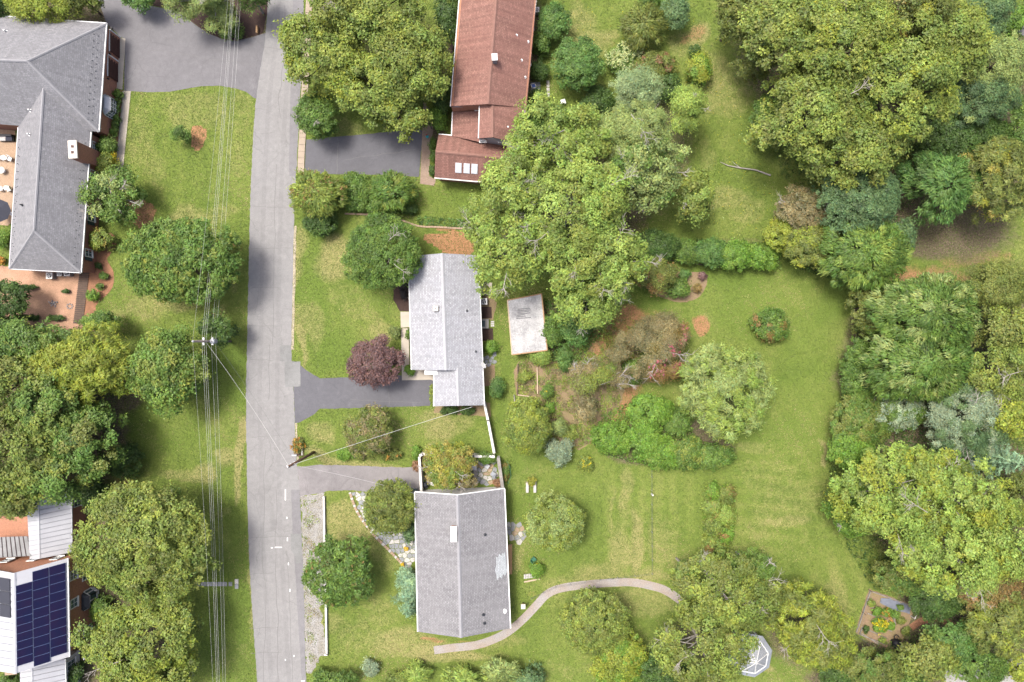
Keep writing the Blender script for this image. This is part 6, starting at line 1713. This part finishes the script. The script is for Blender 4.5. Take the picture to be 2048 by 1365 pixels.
plant('garden_shrub', 994, 777, 14, 22, 2.0, 'dense', 'emerald', 'tall oval green bush behind the ranch garage', 'shrub')
plant('garden_shrub', 900, 820, 22, 9, 1.0, 'fine', 'deep', 'left clipped dark shrub below the ranch garage', 'shrub', group='clipped shrubs below the garage')
plant('garden_shrub', 935, 821, 16, 9, 1.0, 'fine', 'deep', 'right clipped dark shrub below the ranch garage', 'shrub', group='clipped shrubs below the garage')
plant('small_tree', 738, 860, 50, 50, 4.5, 'fine', 'olive', 'small tree with reddish leaves on the front lawn', alt='brown', altf=.5)
plant('garden_shrub', 692, 908, 22, 12, 1.0, 'fine', 'bright', 'bright green clump on the lawn left of the reddish tree', 'shrub')
plant('flower_clump', 783, 909, 26, 10, .9, 'fine', 'olive', 'orange flowered clump on the lawn below the reddish tree', 'plant', flowers='orange', nf=10)
plant('flower_clump', 720, 912, 14, 9, .8, 'fine', 'olive', 'low olive clump between the bright clump and the orange flowers', 'plant')
plant('flower_clump', 597, 890, 11, 16, .8, 'fine', 'olive', 'orange flowers around the mailbox', 'plant', flowers='orange', nf=28)
plant('autumn_tree', 898, 928, 52, 46, 5.0, 'fine', 'autumn', 'yellow and coral tree filling the walled courtyard', alt='oak', altf=.5, bare=5)
plant('coral_shrub', 930, 962, 26, 12, 4.2, 'airy', 'brown', 'thin coral bough hanging over the north gable of the south house', 'shrub', alt='red', altf=.3)
plant('garden_shrub', 832, 905, 8, 16, 1.2, 'fine', 'bright', 'bright shrub at the outer corner of the white courtyard wall', 'shrub')
plant('garden_shrub', 832, 930, 7, 12, 1.2, 'fine', 'red', 'reddish shrub outside the courtyard west wall', 'shrub')
plant('garden_shrub', 855, 925, 12, 16, 1.3, 'fine', 'red', 'coral shrub inside the courtyard west wall', 'shrub')
plant('garden_shrub', 975, 916, 22, 12, 1.6, 'fine', 'green', 'green shrub on the north side inside the courtyard', 'shrub')
plant('garden_shrub', 995, 966, 8, 8, .9, 'fine', 'red', 'red plant in the south east courtyard corner', 'plant')
plant('garden_shrub', 1010, 945, 9, 20, 1.0, 'fine', 'green', 'plants inside the green metal frame', 'plant', alt='rust', altf=.3)
plant('olive_tree', 1054, 852, 50, 54, 6, 'fine', 'oak', 'olive yellow tree right of the long white wall', alt='yellow', altf=.3)
plant('sumac', 1116, 856, 17, 16, 3.0, 'plume', 'sage', 'pale rosette leaved plant right of the olive yellow tree', 'shrub')
plant('garden_shrub', 1138, 866, 20, 16, 1.8, 'fine', 'oak', 'yellowish shrub right of the rosette plant', 'shrub')
plant('grey_shrub', 1117, 902, 26, 29, 2.6, 'dense', 'grey', 'silver grey shrub on the lawn edge', 'shrub')
plant('flower_clump', 1169, 926, 20, 14, 1.2, 'fine', 'oak', 'flowering clump right of the silver grey shrub', 'plant', flowers='gold', nf=9)
plant('round_shrub', 1094, 785, 13, 14, 1.3, 'dense', 'green', 'round dark bush beside the timber rails', 'shrub', alt='gold', altf=.06)
plant('garden_shrub', 1050, 755, 14, 12, 1.0, 'fine', 'oak', 'sparse olive plant between the timber rails', 'shrub')
plant('garden_shrub', 1101, 815, 12, 11, 1.0, 'fine', 'bright', 'bright little shrub above the rosette plant', 'shrub')
plant('dying_tree', 1185, 775, 74, 66, 5.0, 'airy', 'brown', 'half bare reddish tree with white twigs in the middle bed', bare=7, hole=.58, pale=True, alt='oak', altf=.3)
plant('crape_myrtle', 1308, 698, 86, 68, 5.2, 'airy', 'brown', 'thin brownish crape myrtle with pink blooms on its right side', hole=.18, alt='rust', altf=.3, bare=3, flowers='pink', nf=130, altdir=(.75, -.5, .2))
plant('garden_shrub', 1265, 745, 22, 26, 2.6, 'fine', 'green', 'green shrub at the foot of the crape myrtle', 'shrub')
plant('willow_tree', 1448, 782, 92, 92, 9, 'feather', 'sage', 'big pale green fluffy tree in the middle of the back lawn', alt='lime', altf=.5)
plant('vine_mound', 1300, 822, 48, 34, 3.0, 'fine', 'bright', 'upper bright green vine mound beside the teal birdbath', 'shrub')
plant('vine_mound', 1225, 876, 46, 32, 2.4, 'fine', 'bright', 'left bright green vine mound above the striped lawn', 'shrub')
plant('vine_mound', 1285, 880, 50, 38, 2.8, 'fine', 'bright', 'middle bright green vine mound above the striped lawn', 'shrub')
plant('vine_mound', 1325, 908, 38, 32, 2.6, 'fine', 'bright', 'right vine mound at the top of the wire fence', 'shrub', alt='lime', altf=.3)
plant('mixed_hedge', 1372, 905, 40, 34, 2.6, 'fine', 'green', 'mixed dark hedge right of the vine mounds', 'hedge', alt='oak', altf=.3)
plant('mixed_hedge', 1430, 912, 42, 26, 2.4, 'fine', 'green', 'right end of the mixed hedge below the fluffy tree', 'hedge', alt='oak', altf=.3)
plant('garden_shrub', 1355, 845, 30, 28, 2.4, 'fine', 'green', 'dark shrub between the vines and the fluffy tree', 'shrub')
# --- south house garden
plant('round_tree', 779, 1013, 52, 54, 5.0, 'fine', 'olive', 'round olive tree beside the flagstone path', alt='oak', altf=.4)
plant('round_tree', 680, 1140, 70, 70, 6.0, 'magnolia', 'green', 'round green tree with an orange patch beside the gravel verge', flowers='rust', nf=45)
plant('juniper', 822, 1062, 16, 26, 2.0, 'feather', 'blue', 'blue green juniper above the yellow flower pot', 'shrub')
plant('blue_conifer', 817, 1185, 25, 58, 3.0, 'feather', 'spruce', 'tall pale blue conifer hedge against the west wall of the south house', 'hedge')
plant('garden_shrub', 745, 1334, 17, 20, 1.4, 'dense', 'grey', 'small silver shrub on the lawn at the bottom', 'shrub')
plant('garden_shrub', 668, 1358, 52, 24, 3.0, 'fine', 'green', 'dark green shrub at the bottom edge beside the road', 'shrub')
plant('garden_shrub', 835, 1345, 32, 22, 2.4, 'plume', 'lime', 'lime plumed shrub at the bottom edge', 'shrub')
plant('garden_shrub', 795, 1360, 28, 18, 2.0, 'plume', 'oak', 'loose plumed shrub left of the lime one at the bottom edge', 'shrub')
plant('garden_shrub', 925, 1355, 46, 24, 3.0, 'plume', 'lime', 'wide pale shrub in the middle of the bottom edge', 'shrub')
plant('garden_shrub', 1003, 1338, 36, 26, 3.2, 'plume', 'sage', 'blue green plumed shrub at the bottom edge', 'shrub')
plant('garden_shrub', 1060, 1356, 38, 20, 2.8, 'dense', 'blue', 'rightmost bluish shrub of the bottom edge row', 'shrub')
plant('flowering_tree', 1110, 1045, 58, 56, 5.5, 'fine', 'oak', 'pale flowering round tree on the back lawn of the south house', alt='sage', altf=.6)
plant('garden_shrub', 1072, 1138, 17, 16, 1.3, 'fine', 'bright', 'bright yellow green bush above the pale blocks', 'shrub', alt='gold', altf=.1)
plant('garden_shrub', 1064, 962, 9, 8, 1.0, 'fine', 'autumn', 'yellow plant growing on the stone arch', 'plant')
plant('dense_tree', 1188, 1242, 68, 62, 6.0, 'fine', 'oak', 'dense olive green tree inside the curve of the path', alt='olive', altf=.35)
plant('dense_tree', 1238, 1318, 54, 62, 5.0, 'dense', 'yellow', 'dense bright yellow green tree below the olive one', alt='bright', altf=.3)
plant('lawn_tree', 1446, 1182, 100, 84, 10, 'sparse', 'oak', 'grey olive tree above the gazebo', bare=6, alt='olive', altf=.45, pale=True)
plant('lawn_tree', 1404, 1288, 96, 84, 11, 'sparse', 'oak', 'grey olive tree left of the gazebo', bare=5, alt='olive', altf=.5, pale=True)
plant('lawn_tree', 1370, 1140, 22, 18, 7, 'fine', 'green', 'small outlying leafy bough above the end of the path', bare=1, pale=True)
plant('lawn_tree', 1500, 1130, 46, 30, 8, 'fine', 'green', 'dark leafy bough at the upper right of the grey olive tree', bare=2, pale=True)
plant('lawn_tree', 1330, 1335, 50, 40, 7, 'fine', 'deep', 'dark lower tree at the bottom edge left of the gazebo')
# --- vegetable plot
for x, y, rx, ry, f_, lab in ((1752, 1222, 12, 9, None, 'leafy green row at the left of the vegetable plot'), (1772, 1224, 14, 9, 'orange', 'leafy row with orange flowers in the vegetable plot'), (1757, 1244, 15, 9, 'gold', 'bright yellow flowers in the vegetable plot'), (1781, 1252, 7, 8, None, 'small leafy plant right of the yellow flowers'), (1760, 1256, 16, 8, None, 'green bed below the yellow flowers')):
    plant('vegetable_plant', x, y, rx, ry, .9, 'fine', 'bright', lab, 'plant', flowers=f_, nf=40 if f_ == 'gold' else 8)
for i, (x, y, r_, c_) in enumerate(((1731, 1258, 7, 'deep'), (1764, 1279, 7, 'oak'), (1790, 1228, 9, 'green'), (1800, 1240, 8, 'olive'), (1742, 1206, 8, 'oak'), (1810, 1262, 10, 'olive'), (1800, 1214, 7, 'green'))):
    plant('vegetable_plant', x, y, r_, r_ * .9, .7, 'fine', c_, ('dark leafy plant at the upper left of the raised bed', 'olive plant at the right end of the raised bed', 'green plant right of the orange flowers', 'olive plant at the right edge of the vegetable plot', 'olive plant at the top left of the vegetable plot', 'weedy plant right of the compost tumbler', 'green plant growing over the tarp')[i], 'plant')
vf = thing('bed_frame', P(1768, 1236), 'weathered board frames around the planting rows of the vegetable plot', 'garden bed')
for a, b_ in (((1738, 1212), (1786, 1232)), ((1734, 1226), (1790, 1250)), ((1742, 1244), (1782, 1262)), ((1786, 1232), (1790, 1250)), ((1722, 1266), (1756, 1288)), ((1740, 1182), (1712, 1264)), ((1740, 1182), (1826, 1212))):
    MB().beam(P(*a) + Vector((0, 0, .2)), P(*b_) + Vector((0, 0, .2)), .09, .2).build('board', M['grey_wall_top'], vf)
# --- west side
plant('bare_tipped_tree', 232, 392, 58, 56, 6.0, 'sparse', 'green', 'tree with pale bare branches in front of the hip roofed house', bare=8, pale=True, alt='sage', altf=.4)
plant('garden_shrub', 205, 480, 25, 22, 2.4, 'fine', 'oak', 'olive gold shrub below the pale branched tree', 'shrub', alt='autumn', altf=.15)
plant('garden_shrub', 216, 292, 18, 17, 2.0, 'fine', 'green', 'green foundation shrub opposite the chimney', 'shrub')
plant('garden_shrub', 214, 330, 20, 22, 2.4, 'fine', 'oak', 'gold green foundation shrub below the chimney', 'shrub', alt='gold', altf=.1)
for i, (x, y, r_) in enumerate(((237, 190, 9), (235, 207, 8), (233, 222, 9), (232, 236, 8), (232, 252, 7), (229, 265, 8))):
    plant('clipped_ball', x, y, r_, r_ * 1.05, 1.0, 'dense', 'green', ('topmost', 'second', 'third', 'fourth', 'fifth', 'lowest')[i] + ' clipped ball from the garage in the row along the concrete walk', 'shrub', group='clipped balls along the walk')
plant('magnolia_tree', 368, 522, 120, 84, 8.5, 'magnolia', 'green', 'huge glossy dark magnolia on the west lawn', alt='oak', altf=.18)
plant('sapling', 366, 271, 17, 15, 3.0, 'dense', 'green', 'sapling on a round pine straw bed in the north west lawn')
plant('garden_shrub', 208, 553, 9, 7, .8, 'fine', 'green', 'upper small shrub in the curving pine straw bed', 'shrub')
plant('garden_shrub', 202, 572, 8, 6, .7, 'fine', 'green', 'middle small shrub in the curving pine straw bed', 'shrub')
plant('garden_shrub', 186, 590, 14, 12, 1.2, 'fine', 'bright', 'lowest bright shrub in the curving pine straw bed', 'shrub')
plant('garden_shrub', 198, 532, 7, 6, .6, 'fine', 'deep', 'tiny dark plant at the top of the curving pine straw bed', 'shrub')
plant('low_hedge', 56, 575, 24, 5, .8, 'fine', 'deep', 'upper clipped strip hedge in the clay yard', 'hedge')
plant('low_hedge', 62, 636, 24, 6, .8, 'fine', 'deep', 'lower left clipped strip hedge in the clay yard', 'hedge')
plant('low_hedge', 113, 636, 22, 5, .8, 'fine', 'deep', 'lower right clipped strip hedge in the clay yard', 'hedge')
plant('low_hedge', 132, 583, 9, 4, .6, 'fine', 'deep', 'short clipped hedge near the boardwalk', 'hedge')
plant('evergreen_tree', 15, 606, 42, 44, 5.5, 'fine', 'deep', 'dark green tree at the left edge beside the clay yard')
plant('garden_shrub', 4, 475, 16, 22, 1.8, 'fine', 'bright', 'bright shrub at the left edge below the navy umbrella', 'shrub')
plant('garden_shrub', 4, 520, 8, 8, .8, 'fine', 'orange', 'orange plant at the left edge beside the hip roof corner', 'plant')
plant('verge_tree', 437, 655, 36, 32, 5.5, 'sparse', 'deep', 'dark sparse tree around the foot of the grey utility pole', alt='green', altf=.4)
plant('verge_tree', 338, 738, 74, 80, 9, 'broad', 'green', 'mid green tree left of the wires', alt='oak', altf=.45)
plant('golden_tree', 180, 728, 92, 76, 10, 'feather', 'yellow', 'golden yellow feathery tree on the west side')
for x, y, rx, ry, H, st, c_, lab, kw in (
  (70, 685, 82, 52, 9, 'broad', 'green', 'green tree below the clay yard', dict(alt='oak', altf=.4)),
  (22, 770, 75, 72, 11, 'broad', 'olive', 'olive tree at the left edge left of the golden tree', dict(alt='oak', altf=.4)),
  (105, 815, 78, 72, 11.5, 'broad', 'green', 'green tree below and left of the golden tree', dict(alt='oak', altf=.5)),
  (180, 880, 66, 72, 10, 'broad', 'green', 'green tree beside the shaded west lawn', dict(alt='olive', altf=.4)),
  (45, 900, 78, 78, 12, 'broad', 'olive', 'olive tree at the left edge above the brick house', dict(alt='oak', altf=.5)),
  (120, 950, 72, 52, 10.5, 'broad', 'green', 'tree overhanging the pale metal wing roof', dict(alt='oak', altf=.5)),
  (30, 985, 62, 50, 10, 'broad', 'olive', 'tree over the brick terrace at the left edge', dict(alt='oak', altf=.5)),
  (205, 645, 40, 22, 5, 'fine', 'green', 'small green tree at the foot of the boardwalk', {}),
  (30, 650, 40, 22, 4, 'fine', 'deep', 'dark undergrowth at the left edge below the clay yard', {})):
    plant('west_tree', x, y, rx, ry, H, st, c_, lab, group='trees of the west wood', **kw)
plant('garden_shrub', 255, 922, 34, 36, 2.8, 'fine', 'deep', 'dark shrub bed at the edge of the shaded west lawn', 'shrub')
plant('garden_shrub', 185, 985, 26, 34, 3.2, 'fine', 'deep', 'dark shrub between metal wing roof and big olive oak', 'shrub')
plant('spreading_oak', 297, 1084, 128, 124, 11, 'broad', 'oak', 'great round olive oak above the slab walk', alt='olive', altf=.4, bare=2)
plant('spreading_oak', 292, 1292, 122, 94, 10, 'broad', 'oak', 'great olive oak with yellow boughs and bare limbs at the bottom left', alt='yellow', altf=.25, bare=5)
plant('garden_shrub', 205, 1215, 22, 26, 2.4, 'fine', 'green', 'green shrub beside the bay of the brick house', 'shrub')
plant('garden_shrub', 170, 1262, 20, 20, 2.2, 'fine', 'bright', 'bright shrub against the brick house wall', 'shrub')
plant('garden_shrub', 20, 1358, 30, 14, 2.5, 'fine', 'green', 'green shrub in the bottom left corner', 'shrub')
plant('garden_shrub', 150, 1345, 22, 20, 2.5, 'fine', 'deep', 'dark shrub at the bottom edge below the metal wing', 'shrub')

# --- uncountable low growth
cover('ivy', [(836, 432), (870, 434), (940, 440), (940, 458), (880, 454), (834, 450)], .35, 'emerald', 60, 'dark ivy strip north of the ranch house', 'ivy', 'deep', .3, seed=2)
cover('ivy', [(690, 350), (836, 356), (836, 428), (692, 426)], .5, 'green', 34, 'leafy ground cover under the hedge below the dark driveway', 'ground cover', 'bright', .3, seed=3)
cover('meadow_strip', [(1407, 970), (1468, 968), (1470, 1040), (1460, 1090), (1436, 1126), (1402, 1122), (1404, 1040)], 1.1, 'oak', 170, 'tall meadow flower strip on the back lawn', 'flowers', 'bright', .4, seed=4, W0_=.12, L0=.34)
for i, (x, y, rx, ry, H, c_) in enumerate(((1424, 982, 17, 15, 1.3, 'bright'), (1452, 990, 17, 20, 1.2, 'oak'), (1426, 1016, 19, 20, 1.1, 'oak'), (1452, 1030, 18, 22, 1.3, 'lime'), (1428, 1056, 20, 22, 1.2, 'oak'), (1450, 1072, 16, 20, 1.3, 'bright'), (1430, 1094, 20, 20, 1.2, 'oak'), (1414, 1116, 14, 14, 1.0, 'yellow'))):
    plant('meadow_clump', x, y, rx, ry, H, 'fine', c_, ('first', 'second', 'third', 'fourth', 'fifth', 'sixth', 'seventh', 'last')[i] + ' clump from the top in the tall flower strip on the back lawn', 'plant', alt='rust', altf=.12, group='clumps of the tall flower strip')
cover('bed_weeds', [(1036, 725), (1130, 700), (1230, 640), (1330, 640), (1380, 700), (1370, 760), (1250, 770), (1230, 830), (1190, 880), (1150, 900), (1110, 880), (1060, 800), (1036, 790)], .35, 'oak', 95, 'patchy weeds over the reddish middle bed', 'weeds', 'brown', .4, seed=5, patchy=-1.0, L0=.2, W0_=.12)
cover('undergrowth', [(1600, 380), (1820, 440), (1800, 520), (1740, 560), (1660, 560), (1600, 540), (1560, 500)], .8, 'deep', 39, 'undergrowth at the wooded corner', 'undergrowth', 'green', .4, seed=6)
cover('undergrowth', [(1710, 590), (1780, 560), (2060, 640), (2060, 1000), (1900, 950), (1660, 980), (1650, 900), (1700, 800)], .9, 'deep', 33, 'undergrowth below the east side trees', 'undergrowth', 'green', .4, seed=7)
cover('undergrowth', [(1480, 0), (2060, 0), (2060, 420), (1830, 420), (1560, 360), (1530, 200)], .8, 'deep', 22, 'undergrowth below the top right wood', 'undergrowth', 'green', .4, seed=8)
cover('undergrowth', [(1660, 960), (2060, 980), (2060, 1230), (1960, 1240), (1830, 1180), (1745, 1180), (1690, 1090)], .8, 'deep', 29, 'undergrowth below the yellow green giant tree', 'undergrowth', 'olive', .4, seed=9)
cover('undergrowth', [(1840, 1260), (1900, 1255), (2060, 1220), (2060, 1310), (1900, 1320), (1870, 1380), (1640, 1380), (1700, 1300)], .8, 'green', 29, 'undergrowth in the lower right corner', 'undergrowth', 'olive', .4, seed=10)
cover('undergrowth', [(-40, 650), (200, 655), (240, 760), (230, 900), (180, 990), (-40, 1020)], .8, 'deep', 22, 'undergrowth in the west wood', 'undergrowth', 'green', .4, seed=11)
cover('undergrowth', [(1200, 830), (1290, 790), (1350, 830), (1400, 880), (1470, 905), (1440, 935), (1330, 940), (1200, 908), (1184, 885)], 1.0, 'green', 55, 'low growth between the vine mounds', 'undergrowth', 'bright', .5, seed=12)
cover('undergrowth', [(1270, 470), (1560, 490), (1560, 540), (1440, 532), (1290, 515)], .8, 'deep', 49, 'low growth below the hedgerow', 'undergrowth', 'green', .5, seed=13)
cover('undergrowth', [(1090, 600), (1190, 590), (1210, 660), (1150, 730), (1100, 720)], .9, 'green', 49, 'low growth behind the shed', 'undergrowth', 'emerald', .5, seed=14)
cover('weeds', [(606, 1000), (640, 1000), (648, 1300), (620, 1330), (608, 1200)], .10, 'oak', 40, 'weeds in the gravel verge', 'weeds', 'brown', .4, seed=15, patchy=.7, L0=.16, W0_=.1)
cover('fallen_leaves', [(1120, 10), (1380, 20), (1450, 160), (1560, 380), (1540, 480), (1400, 470), (1420, 300), (1330, 200), (1240, 100), (1120, 70)], .03, 'gold', 1.6, 'scattered yellow fallen leaves on the upper lawn', 'leaves', 'cream', .4, seed=16, L0=.13, W0_=.1)

# --- grass tufts over the lawns, off the paving: uncountable
def grass_tufts(dens, seed):
    rg = np.random.default_rng(seed)
    x0, x1, y0, y1 = -68, 68, -46, 46
    n = int((x1 - x0) * (y1 - y0) * dens)
    px, py = rg.uniform(x0, x1, n), rg.uniform(y0, y1, n)
    ok = np.ones(n, bool)
    for e in EXCL: ok &= ~in_poly(px, py, e)
    px, py = px[ok], py[ok]; n = len(px)
    cl = (np.sin(px * .37 + 1) + np.sin(py * .41) + np.sin((px - py) * .23 + 2) + .8 * np.sin(px * 1.9 + py * 1.3) + rg.normal(0, .8, n))
    straw = cl > 2.3
    V = quads(np.stack([px, py, rg.uniform(.02, .07, n)], 1), np.array([0, 0, 1]) + rg.normal(0, .55, (n, 3)), rg.normal(0, 1, (n, 3)), rg.uniform(.10, .24, n), rg.uniform(.035, .08, n))
    base = np.where(straw[:, None], np.array([.205, .175, .085]), np.array([.095, .131, .027]))
    base = base * (1 + rg.normal(0, .22, n))[:, None] * (1 + .10 * np.clip(cl, -2, 2))[:, None]
    o = leaf_object('grass_tufts', V, np.abs(base), None, 'stuff')
    tag(o, 'short tufts and straw flecks over all the lawns', 'grass')
grass_tufts(60, 77)
